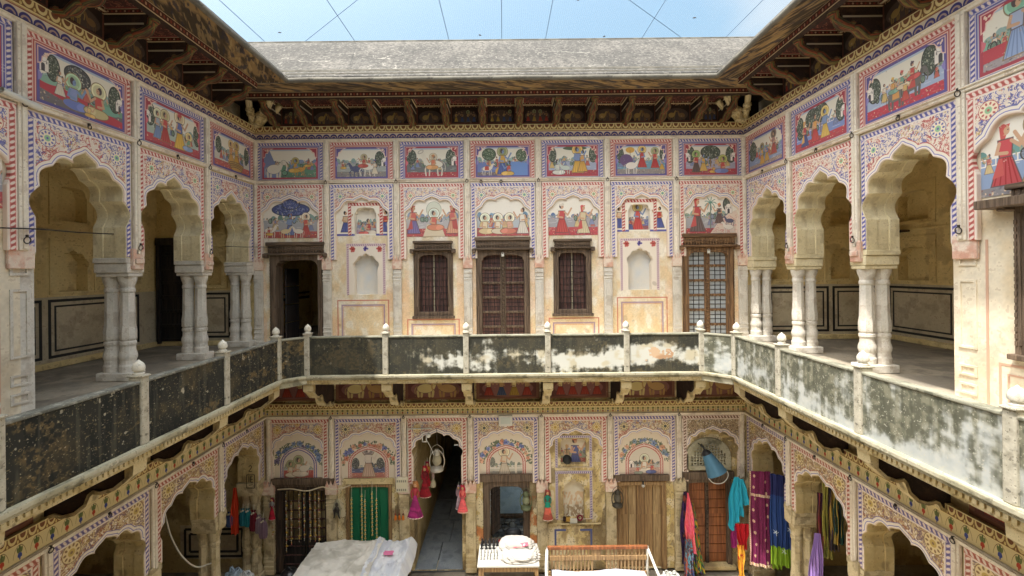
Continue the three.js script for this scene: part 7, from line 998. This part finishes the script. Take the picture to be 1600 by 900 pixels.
// blue lamp shade with a wire hoop in front of the pierced screen
{ const p = at(1104, 709, 9.3), g = thing('lamp_shade', 'blue conical metal lamp shade tilted in front of the pierced screen', 'lamp shade', p); g.rotation.z = 0.42; g.rotation.x = -0.28; g.scale.setScalar(0.86); const m = std({ color: C(84, 130, 158), roughness: 0.45, metalness: 0.2, side: THREE.DoubleSide }), mi = std({ color: C(22, 130, 150), roughness: 0.45, side: THREE.DoubleSide }); part('shade', lathe([[0.10, 0.0], [0.115, -0.02], [0.235, -0.47], [0.24, -0.475]], 32), m, g); part('lining', lathe([[0.096, -0.01], [0.11, -0.03], [0.23, -0.468]], 32), mi, g); part('cap', [lathe([[0, 0.10], [0.05, 0.09], [0.10, 0.04], [0.112, -0.01]], 24), cyl(0.02, 0.02, 0.16, 0, 0.08, 0)], M.black, g); part('hoop', tube([[-0.24, -0.48, 0], [-0.2, -0.60, 0.04], [0, -0.68, 0.06], [0.2, -0.60, 0.04], [0.24, -0.48, 0]], 0.009, 28, 6), M.whiteMetal, g); part('bulb', ball(0.05, 0, -0.36, 0.03, 1, 1.2, 1), std({ color: C(190, 220, 226), roughness: 0.3 }), g); part('arm', tube([[0, 0.12, 0], [0.0, 0.2, -0.08], [0.03, 0.22, -0.28]], 0.012, 10, 6), M.black, g); }
// washing line rope over the left doors
tag(part('rope', tube([at(434, 765, 9.5), at(455, 764, 9.42), at(480, 767, 9.42), at(505, 761, 9.44), at(512, 764, 9.42), at(530, 764, 9.44), at(548, 758, 9.5)], 0.014, 60, 6), cloth(C(206, 190, 160))), 'slack pale rope tied across the tops of the two left doors', 'rope');
tag(part('rope', tube([[...at(257, 800, 7.35)], at(268, 840, 7.4), at(287, 872, 7.45), at(308, 886, 7.5), at(330, 880, 7.55)].map((p) => p), 0.012, 40, 6), cloth(C(206, 200, 186))), 'pale rope sagging inside the second arch on the left', 'rope');
// bead garlands on the dark door, bell strings on the green one
const ordinals = ['first', 'second', 'third', 'fourth', 'fifth', 'sixth', 'seventh', 'eighth'];
{
  const bead = [C(206, 196, 170), C(196, 160, 60), C(190, 90, 80), C(226, 220, 206)].map((c) => std({ color: c, roughness: 0.35 }));
  [[426, 778, 840], [447, 772, 862], [455, 782, 850], [467, 772, 846], [475, 770, 844], [484, 768, 846], [492, 770, 845], [498, 768, 852]].forEach(([px, y0, y1], i) => { const p = at(px, y0, 9.5), h = p[1] - at(px, y1, 9.5)[1], g = thing('bead_garland', `${ordinals[i]} bead garland from the left on the dark barred door`, 'garland', [p[0], p[1] - h, p[2]], 0, 'bead garlands on the dark door'), r = rng(50 + i); part('thread', tube([[0, h, 0], [0.004, h / 2, 0.002], [0, 0, 0]], 0.0035, 6, 4), bead[0], g); for (let c = 0; c < 4; c++) { const b = []; for (let y = 0; y < h; y += 0.035) if (((y * 1000 / 35 | 0) * 7 + i) % 4 === c) b.push(ball(0.008 + 0.005 * r(), 0.006 * (r() - 0.5), y, 0.006, 1, 1.1, 1, 6)); if (c === 1) for (let y = 0.12; y < h; y += 0.28) b.push(ball(0.022, 0.01, y, 0.006, 1.2, 0.6, 0.8, 7)); if (b.length) part('bead', b, bead[c], g); } });
  const brass = std({ color: C(212, 184, 110), roughness: 0.35, metalness: 0.5 }), pale = std({ color: C(220, 214, 190), roughness: 0.5 });
  [[549, 776, 845], [565, 772, 846], [570, 782, 848], [581, 770, 836], [588, 776, 846]].forEach(([px, y0, y1], i) => { const p = at(px, y0, 9.53), h = p[1] - at(px, y1, 9.53)[1], g = thing('bell_string', `${ordinals[i]} string of small bells from the left on the green door`, 'bell string', [p[0], p[1] - h, p[2]], 0, 'bell strings on the green door'), b = [], k = []; part('thread', tube([[0, h + 0.2, -0.03], [0, h, 0], [0, 0, 0]], 0.0035, 8, 4), pale, g); for (let y = 0; y < h; y += 0.085) { b.push(lathe([[0, 0.034], [0.012, 0.03], [0.016, 0.012], [0.026, 0], [0.02, -0.002]], 8, 0, y, 0)); k.push(ball(0.012, 0.006, y + 0.05, 0.005, 1, 1, 1, 6)); } part('bell', b, brass, g); part('bead', k, pale, g); });
}
const scarf = (cols, seed, long = 0) => cloth(new THREE.Color(1, 1, 1), { map: pixelTex(128, 256, (u, v) => { const n = long ? fbm(u * 16, v * 2.2, 4, seed) : fbm(u * 7 + v * 3, v * 10, 4, seed), k = Math.floor(clamp(n * 1.8 - 0.4, 0, 0.999) * cols.length); return cols[k]; }) });
// string puppets
function puppet(label, [x, y, z], s, skirt, bodice, veil, o = {}) {
  const g = thing('puppet', label, 'puppet', [x, y, z], o.turn ?? 0, undefined), sk = scarf([0.8, 1, 1.1, 0.9].map((q) => skirt.clone().convertLinearToSRGB().toArray().map((c) => c * 255 * q)), Math.round(x * 50) + 7), n = 15;
  const skirtGeo = (() => { const q = new THREE.CylinderGeometry(0.035 * s, (o.flare ?? 0.17) * s, 0.62 * s, 60, 10, true), p = q.attributes.position; for (let i = 0; i < p.count; i++) { const a = Math.atan2(p.getZ(i), p.getX(i)), t = 0.5 - p.getY(i) / (0.62 * s), k = 1 + 0.16 * t * Math.cos(n * a + 2 * t); p.setX(i, p.getX(i) * k); p.setZ(i, p.getZ(i) * k * 0.6); } q.computeVertexNormals(); return boxUV(flat(q.translate(0, 0.31 * s, 0))); })();
  part('skirt', skirtGeo, sk, g); part('hem', [ring((o.flare ?? 0.17) * s * 1.02, 0.012 * s, 0, 0.01, 0, 'y').scale(1, 1, 0.62)], std({ color: o.hem ?? C(226, 210, 190) }), g);
  part('bodice', lathe([[0.03 * s, 0.60 * s], [0.062 * s, 0.66 * s], [0.07 * s, 0.74 * s], [0.055 * s, 0.8 * s], [0.02 * s, 0.82 * s]], 14).scale(1, 1, 0.7), cloth(bodice), g); part('head', [ball(0.058 * s, 0, 0.89 * s, 0.008 * s, 0.9, 1.15, 0.95, 14), ball(0.012 * s, 0, 0.885 * s, 0.06 * s, 0.7, 1.3, 1, 6)], std({ color: C(206, 156, 116), roughness: 0.5 }), g);
  part('face_paint', [ball(0.008 * s, -0.02 * s, 0.905 * s, 0.056 * s, 1.4, 0.7, 0.5, 6), ball(0.008 * s, 0.02 * s, 0.905 * s, 0.056 * s, 1.4, 0.7, 0.5, 6), ball(0.008 * s, 0, 0.858 * s, 0.056 * s, 1.5, 0.5, 0.5, 6)], M.black, g);
  part('veil', hang(0.22 * s, 0.46 * s, { nx: 16, ny: 12, folds: 3, amp: 0.014 * s, width: (v) => 0.75 + 0.4 * v }).translate(0, 0.98 * s, -0.055 * s), cloth(veil), g); part('hood', ball(0.068 * s, 0, 0.915 * s, -0.012 * s, 1, 1.12, 0.9, 12), cloth(veil), g);
  for (const q of [-1, 1]) { part('arm', tube([[q * 0.06 * s, 0.78 * s, 0], [q * 0.11 * s, 0.68 * s, 0.02 * s], [q * 0.075 * s, 0.56 * s, 0.06 * s]], 0.02 * s, 12, 7), cloth(bodice), g); } part('string', tube([[0, 0.97 * s, 0], [0, 1.12 * s, -0.02]], 0.004, 4, 4), M.whiteMetal, g); return g;
}
puppet('puppet in a magenta skirt with patterned bodice left of the passage', at(649, 808, 9.36), 0.74, C(160, 40, 110), C(170, 60, 70), C(176, 120, 70), { flare: 0.2 });
puppet('red puppet hanging deeper in the passage behind the magenta one', at(664, 776, 9.7), 0.66, C(150, 24, 40), C(120, 30, 40), C(180, 30, 50), { flare: 0.19 });
puppet('small puppet with a gold-spotted red robe at the passage edge', at(668, 760, 10.0), 0.55, C(176, 34, 52), C(196, 140, 60), C(150, 30, 60), { flare: 0.15 });
puppet('puppet in a salmon pink skirt on the right side of the passage', at(723, 800, 9.45), 0.56, C(226, 100, 104), C(226, 110, 104), C(190, 40, 70), { flare: 0.18 });
puppet('puppet with a grey-pink skirt tucked behind the salmon pink one', at(717, 795, 9.55), 0.5, C(170, 150, 160), C(160, 130, 140), C(150, 130, 140), { flare: 0.14 });
puppet('puppet in a green, orange and pink tiered skirt beside the whitewashed niche', at(856, 812, 9.42), 0.62, C(214, 104, 84), C(30, 130, 110), C(150, 70, 60), { flare: 0.16 });
puppet('red puppet hanging on the pilaster left of the dark barred door', at(425, 812, 9.42), 0.46, C(176, 24, 50), C(150, 150, 150), C(130, 40, 50), { flare: 0.14 });
{ const g = scene.getObjectByName('puppet_005'); part('skirt_tier', lathe([[0.03, 0.375], [0.066, 0.27], [0.062, 0.27]], 24).scale(1, 1, 0.7), cloth(C(24, 140, 116)), g); }
// bags and dolls on the column at the far left
for (let [px, py, Z, wd, h, c, label, name, cat] of [[368, 762, 9.15, 0.14, 0.92, C(206, 62, 26), 'long orange-red cloth hanging at the far left column', 'hanging_cloth', 'cloth'], [379, 790, 9.2, 0.09, 0.42, C(24, 104, 120), 'teal drawstring purse, left one of the pair on the far left column', 'drawstring_purse', 'purse'], [387, 790, 9.2, 0.09, 0.44, C(20, 112, 122), 'teal drawstring purse, right one of the pair on the far left column', 'drawstring_purse', 'purse'], [396, 792, 9.2, 0.11, 0.5, C(104, 14, 34), 'maroon drawstring purse on the far left column', 'drawstring_purse', 'purse'], [404, 800, 9.2, 0.10, 0.44, C(128, 108, 120), 'grey-mauve purse beside the maroon one', 'drawstring_purse', 'purse'], [411, 805, 9.2, 0.11, 0.48, C(120, 96, 112), 'dusty pink purse lowest in the row on the far left column', 'drawstring_purse', 'purse'], [359, 796, 9.15, 0.10, 0.36, C(72, 88, 128), 'slate blue purse leftmost in the row of purses', 'drawstring_purse', 'purse']]) {
  if (name === 'hanging_cloth') { hung(name, label, cat, at(px, py, Z), hang(wd, h, { folds: 2, amp: 0.035, width: (v) => 0.5 + 0.6 * Math.sin(Math.min(1, v * 1.6) * 1.57) }), cloth(c)); continue; }
  const p = at(px, py, Z), g = thing(name, label, cat, [p[0], p[1] - h, p[2]]); wd *= 1.25; part('pouch', (() => { const q = flat(new THREE.LatheGeometry([[0, 0], [0.5, 0.05], [0.62, 0.2], [0.6, 0.55], [0.42, 0.72], [0.22, 0.78], [0.34, 0.86]].map(([a, b]) => new THREE.Vector2(a * wd, b * h)), 28)), a = q.attributes.position; for (let i = 0; i < a.count; i++) { const t = Math.atan2(a.getZ(i), a.getX(i)), k = 1 + 0.1 * Math.cos(9 * t); a.setX(i, a.getX(i) * k); a.setZ(i, a.getZ(i) * k * 0.6); } q.computeVertexNormals(); return boxUV(q); })(), cloth(c), g); part('cord', [tube([[0, h * 0.78, 0], [0.01, h, 0], [0, h * 1.08, -0.02]], 0.006, 8, 5), ball(0.02, 0.01, h * 0.78, wd * 0.2), ball(0.016, -0.02, h * 0.74, wd * 0.25)], std({ color: C(206, 196, 176) }), g);
}
// orange tassels and a small metal bracket ornament
for (const [k, px] of [[0, 618], [1, 624], [2, 630]]) { const p = at(px, 812, 9.5), g = thing('tassel', `orange tassel under the switchboard, ${['left', 'middle', 'right'][k]} one of three`, 'tassel', p, 0, 'orange tassels under the switchboard'), f = []; g.scale.setScalar(0.8); for (let i = 0; i < 12; i++) { const a = i * 0.52; f.push(tube([[0, 0.13, 0], [0.02 * Math.cos(a), 0.08, 0.02 * Math.sin(a)], [0.032 * Math.cos(a), 0, 0.032 * Math.sin(a)]], 0.006, 6, 4)); } part('fringe', f, cloth(C(222, 126, 36)), g); part('knot', [ball(0.026, 0, 0.14, 0), tube([[0, 0.15, 0], [0, 0.26, -0.03]], 0.006, 4, 4)], cloth(C(120, 60, 40)), g); }
{ const p = at(526, 806, 9.46), g = thing('door_ornament', 'tarnished metal figure hung on the pilaster between the two left doors', 'ornament', p); part('plate', [ext(poly([[-0.07, 0], [0.07, 0], [0.09, 0.14], [0.05, 0.28], [0, 0.34], [-0.05, 0.28], [-0.09, 0.14]]), -0.03, 0, 0.01)], M.cornice, g); part('figure', [ball(0.04, 0.01, 0.24, 0.02, 0.8, 1.1, 0.6), ball(0.06, 0.01, 0.14, 0.02, 0.9, 1.1, 0.6), tube([[-0.05, 0.14, 0.02], [-0.03, 0.05, 0.04], [-0.045, -0.03, 0.02]], 0.014, 10, 6), tube([[0.06, 0.14, 0.02], [0.05, 0.05, 0.04], [0.07, -0.04, 0.02]], 0.014, 10, 6)], M.iron, g); }
// things standing in the whitewashed niche
{ const z = 9.58; for (const [px, label, geo, m, cat] of [[882, 'small dark cup at the left of the niche shelf', () => [lathe([[0, 0], [0.03, 0], [0.035, 0.08], [0.03, 0.08], [0.026, 0.01]], 12)], std({ color: C(60, 40, 40) }), 'cup'], [888, 'ochre box on the niche shelf', () => [bx(-0.045, 0.045, 0, 0.09, -0.03, 0.03, 0.008), bx(-0.047, 0.047, 0.06, 0.09, -0.032, 0.032, 0.008)], std({ color: C(190, 150, 70) }), 'box'], [896, 'propped grey-white card in the middle of the niche shelf', () => [bx(-0.075, 0.075, -0.03, 0.075, 0.03, 0.04, 0.003), bx(-0.07, 0.07, -0.03, -0.02, 0.0, 0.04)], std({ color: C(206, 204, 190) }), 'card']]) { const p = at(px, 814, z), g = thing('niche_' + cat, label, cat, p); part('body', geo(), m, g); }
  const p = at(906, 812, 9.56), g = thing('bangle', 'maroon bangle lying in the right of the niche shelf', 'bangle', p); part('hoop', [ring(0.05, 0.018, 0, 0.05, 0.02)], std({ color: C(120, 20, 44), roughness: 0.4 }), g); }
// cloths on the right
hung('scarf', 'dark purple scarf behind the pink one by the orange brown door', 'scarf', at(1068, 768, 9.42), hang(0.26, 1.5, { folds: 3, amp: 0.03, width: (v) => 0.3 + 0.8 * Math.sin(Math.min(1, 1.8 * v) * 1.57) * (1 - 0.3 * v), sway: (v) => 0.03 + 0.02 * v }), scarf([[52, 26, 76], [70, 40, 96], [40, 30, 60], [150, 80, 60]], 11));
hung('scarf', 'pink scarf with pale edges by the orange brown door', 'scarf', at(1073, 770, 9.36), hang(0.2, 1.25, { folds: 2, amp: 0.025, width: (v) => 0.2 + 0.8 * Math.min(1, v * 2), sway: (v) => 0.02 + 0.05 * v }), scarf([[224, 84, 120], [236, 110, 140], [226, 96, 110], [240, 130, 130]], 13));
hung('scarf', 'green and orange tie-dyed scarf beside the pink one', 'scarf', at(1080, 785, 9.40), hang(0.22, 1.45, { folds: 3, amp: 0.03, width: (v) => 0.25 + 0.75 * v, sway: (v) => 0.02 + 0.12 * v }), scarf([[70, 130, 76], [190, 120, 50], [52, 40, 90], [96, 150, 60], [206, 160, 50]], 15));
hung('scarf', 'blue and rust patterned scarf reaching the ground below the pink one', 'scarf', at(1075, 842, 9.30), hang(0.24, 0.8, { folds: 3, amp: 0.03, width: (v) => 0.6 + 0.3 * v }), scarf([[50, 80, 130], [150, 70, 50], [90, 140, 160], [60, 40, 50]], 17));
hung('hanging_shirt', 'turquoise shirt hung beside the orange brown door', 'shirt', at(1152, 745, 9.30), (() => { const a = hang(0.34, 1.02, { folds: 3, amp: 0.035, width: (v) => 0.3 + 0.62 * Math.sin(Math.min(1, v * 2.2) * 1.57), sway: (v) => -0.02 - 0.04 * v, bottom: (u) => -0.08 + 0.14 * Math.sin(u * 5) }), b = hang(0.24, 0.52, { folds: 2, amp: 0.03, seed: 4, width: (v) => 0.4 + 0.6 * v, sway: (v) => 0.06 + 0.05 * v, bottom: (u) => 0.05 * Math.sin(u * 4) }).translate(0, -0.02, 0.05); return [a, b]; })(), cloth(C(44, 176, 206)));
hung('hanging_cloth', 'magenta cloth edge below the turquoise shirt', 'cloth', at(1146, 820, 9.34), hang(0.14, 0.46, { folds: 2, amp: 0.02 }), cloth(C(150, 30, 110)));
hung('hanging_cloth', 'bright red cloth hung below the turquoise shirt', 'cloth', at(1159, 818, 9.28), hang(0.3, 0.52, { folds: 3, amp: 0.03, width: (v) => 1 - 0.55 * v }), cloth(C(196, 16, 34)));
hung('hanging_cloth', 'yellow cloth with red patches hanging lowest below the red one', 'cloth', at(1157, 851, 9.26), hang(0.15, 0.7, { folds: 2, amp: 0.03, width: (v) => 1.1 - 0.4 * v }), scarf([[226, 166, 40], [232, 176, 60], [226, 160, 44], [186, 30, 40]], 19));
{ const map = canvasTex(256, 768, (x, W, H) => { x.fillStyle = 'rgb(112,22,72)'; x.fillRect(0, 0, W, H); const r = rng(88); for (let i = 0; i < 2600; i++) { x.fillStyle = r() < 0.5 ? 'rgb(134,36,92)' : 'rgb(90,16,58)'; x.fillRect(r() * W, r() * H, 3, 8); } for (let i = 0; i < 8; i++) { x.strokeStyle = 'rgb(150,80,120)'; x.lineWidth = 2; x.beginPath(); for (let y = 0; y < H; y += 20) x.lineTo(i * 36 + 8 * ((y / 20) % 2), y); x.stroke(); } for (let k = 0; k < 16; k++) rosette(x, 50 + (k % 2) * 130 + 30 * r(), 40 + k * 46, 12, 'rgb(190,110,100)', 'rgb(226,200,170)', 'rgb(190,150,120)'); rope(x, 10, 0, 10, H, 18, 'rgb(190,140,80)'); rope(x, 0, 190, W, 205, 20, 'rgb(190,140,80)'); rope(x, 0, H - 14, W, H - 10, 22, 'rgb(190,140,80)'); });
  hung('embroidered_shawl', 'long maroon embroidered shawl with gold spots and borders', 'shawl', at(1187, 736, 8.95), hang(0.44, 1.84, { folds: 3, amp: 0.016, width: (v) => 0.92 + 0.1 * v, bottom: (u) => 0.06 * u }), cloth(new THREE.Color(1, 1, 1), { map }), -0.1); }
{ const map = canvasTex(128, 512, (x, W, H) => { x.fillStyle = 'rgb(28,60,120)'; x.fillRect(0, 0, W, H); x.fillStyle = 'rgb(20,30,86)'; x.fillRect(0, 0, W, 120); x.fillStyle = 'rgb(126,160,30)'; x.fillRect(0, H * 0.80, W, H * 0.2); x.strokeStyle = 'rgb(206,214,220)'; x.lineWidth = 4; for (const [a, b] of [[100, 190], [30, 330], [80, 430], [112, 300]]) for (let i = 0; i < 5; i++) { x.beginPath(); x.moveTo(a, b); x.lineTo(a + 16 * Math.cos(i * 1.26), b + 16 * Math.sin(i * 1.26)); x.stroke(); } });
  hung('hanging_sari', 'blue sari with a lime green hem in the first right arch', 'sari', at(1210, 742, 8.9), hang(0.20, 1.82, { folds: 3, amp: 0.03 }), cloth(new THREE.Color(1, 1, 1), { map }), -0.3);
  hung('hanging_sari', 'second blue sari with a lime green hem, nearer the column', 'sari', at(1220, 742, 8.55), hang(0.36, 1.70, { folds: 4, amp: 0.03, seed: 6 }), cloth(new THREE.Color(1, 1, 1), { map: map.clone() }), -0.5); }
hung('scarf', 'lilac scarf hanging beside the right-hand arcade column', 'scarf', at(1277, 833, 7.15), hang(0.27, 1.0, { folds: 5, amp: 0.03, width: (v) => 0.35 + 0.75 * v, sway: (v) => -0.05 * v }), cloth(C(168, 136, 206)), -0.2);
for (const [px, y0, y1, Z, c, label] of [[1284, 770, 862, 7.5, [[120, 20, 40], [90, 60, 30], [60, 20, 50]], 'dark red sari at the left in the second right arch'], [1293, 755, 872, 7.45, [[120, 116, 40], [150, 140, 60], [90, 90, 30]], 'olive gold sari in the second right arch'], [1301, 752, 860, 7.4, [[40, 34, 40], [60, 40, 50], [150, 120, 50]], 'dark sequinned sari in the second right arch'], [1309, 765, 850, 7.35, [[30, 44, 40], [24, 70, 60], [170, 140, 60]], 'dark green sequinned sari at the right in the second right arch']]) { const p = at(px, y0, Z), h = p[1] - at(px, y1, Z)[1]; hung('hanging_sari', label, 'sari', p, hang(0.15, h, { folds: 3, amp: 0.03, seed: px }), scarf(c, px, 1), -0.3); }
// digits brushed on the first lower left arch
{ const ink = std({ color: new THREE.Color(0.035, 0.03, 0.025) }), f = thing('painted_number', 'dark brushed digits and a small box on the underside of the first lower left arch', 'writing', at(391, 735, 9.28)); const st = (pts) => tube(pts.map(([a, b]) => [a, b, 0]), 0.007, 16, 4);
  part('stroke', [st([[-0.03, 0.07], [0.0, 0.1], [0.03, 0.07], [0.0, 0.02], [-0.03, -0.02], [0.035, -0.02]]), st([[-0.03, -0.12], [-0.03, -0.24]]), st([[0.05, -0.12], [0.01, -0.12], [0.01, -0.24], [0.05, -0.24]]), st([[0.01, -0.18], [0.045, -0.18]]), st([[-0.03, -0.30], [0.05, -0.29]]), st([[-0.075, -0.09], [0.085, -0.09]]), st([[0.085, -0.09], [0.085, -0.36]]), st([[0.085, -0.36], [-0.075, -0.36]]), st([[-0.075, -0.36], [-0.075, -0.09]])], ink, f); }
// conduit and thin cables on the upper walls
tag(part('conduit_pipe', tube([[XL + 0.1, onSide(2, 140, XL + 0.1)[1], -ZB + onSide(2, 140, XL + 0.1)[0]], [XL + 0.1, onSide(62, 169, XL + 0.1)[1], -ZB + onSide(62, 169, XL + 0.1)[0]]].map(([x, y, z]) => [x, y, z]), 0.035, 6, 8), M.whiteMetal), 'white pipe lying along the wall rail at the left edge', 'pipe');
{ const q = (px, py, o = 0.09) => { const [d, y] = onSide(px, py, XL + o); return [XL + o, y, -ZB + d]; }; tag(part('cable', tube([q(0, 356), q(60, 358), q(120, 363, -0.05), q(185, 366, -0.2)], 0.008, 20, 5), M.iron), 'thin dark cable from the left edge into the first left arch', 'cable'); tag(part('cable', tube([q(352, 385, 0.0), q(385, 386, 0.05), at(412, 386, 9.5), at(445, 388, 9.5)], 0.006, 20, 5), M.iron), 'thin cable round the back left corner above the open doorway', 'cable'); }
// net stretched over the court, and the wires that carry it
{
  const g = thing('shade_net', 'pale translucent bird net stretched on wires over the whole court', 'net', [0, 11.55, -4.6]), weave = pixelTex(64, 64, (u, v) => { const a = Math.abs(((u * 8) % 1) - 0.5) < 0.14 ? 1 : 0, b = Math.abs(((v * 8) % 1) - 0.5) < 0.14 ? 1 : 0; return grey(255 * Math.max(a, b)); }, { srgb: false, repeat: [40, 40] });
  const n = new THREE.PlaneGeometry(13.4, 12.2, 50, 50).rotateX(-Math.PI / 2).translate(0, 0, 0.36), p = n.attributes.position; for (let i = 0; i < p.count; i++) p.setY(i, 0.05 * (fbm(p.getX(i) * 0.8 + 20, p.getZ(i) * 0.8 + 20, 3, 3) - 0.5)); n.computeVertexNormals();
  part('netting', n, new THREE.MeshPhysicalMaterial({ color: C(226, 236, 246), roughness: 1, transmission: 0, transparent: true, opacity: 0.12, side: THREE.DoubleSide, alphaMap: weave }), g);
  const wire = std({ color: C(112, 138, 168), roughness: 0.6 }); for (const k of [-1.05, -0.66, -0.25, -0.02, 0.17, 0.59, 0.955]) part('wire', tube([[k * 5.2, -0.02, -5.72], [k * 5.2 + 0.03, -0.09, -2.6], [k * 5.2, -0.10, 0], [k * 5.2, -0.02, 6.4]], 0.007, 8, 5), wire, g);
  for (const [a, b] of [[[-4.55, -5.72], [3.4, 1.6]], [[3.95, -5.72], [-3.6, 1.4]]]) part('wire', tube([[a[0], -0.03, a[1]], [(a[0] + b[0]) / 2, -0.05, (a[1] + b[1]) / 2], [b[0], -0.03, b[1]]], 0.006, 8, 5), wire, g); void 0;
  const litter = [[437, 53], [903, 2], [944, 59], [1085, 30], [750, 57]]; litter.forEach(([px, py], i) => { const [dx, dy] = unroll(px, py), h = 11.57 - EYE, Z = h * FOCAL / -dy, m = part('dry_leaf', flat(new THREE.SphereGeometry(0.04, 7, 5)).scale(1, 0.15, 0.6), std({ color: C(92, 84, 80) })); m.position.set(dx * Z / FOCAL, 11.6, -Z); m.rotation.y = i; tag(m, ['dry leaf on the net above the left end of the grey roof', 'topmost dry leaf on the net, right of the middle wires', 'dry leaf on the net just over the middle of the grey roof', 'dry leaf on the net between the right crossing wires', 'dry leaf on the net beside the middle wires'][i], 'leaf', 'dry leaves on the net'); });
}
camera.far = 600; camera.updateProjectionMatrix();
renderer.render(scene, camera);
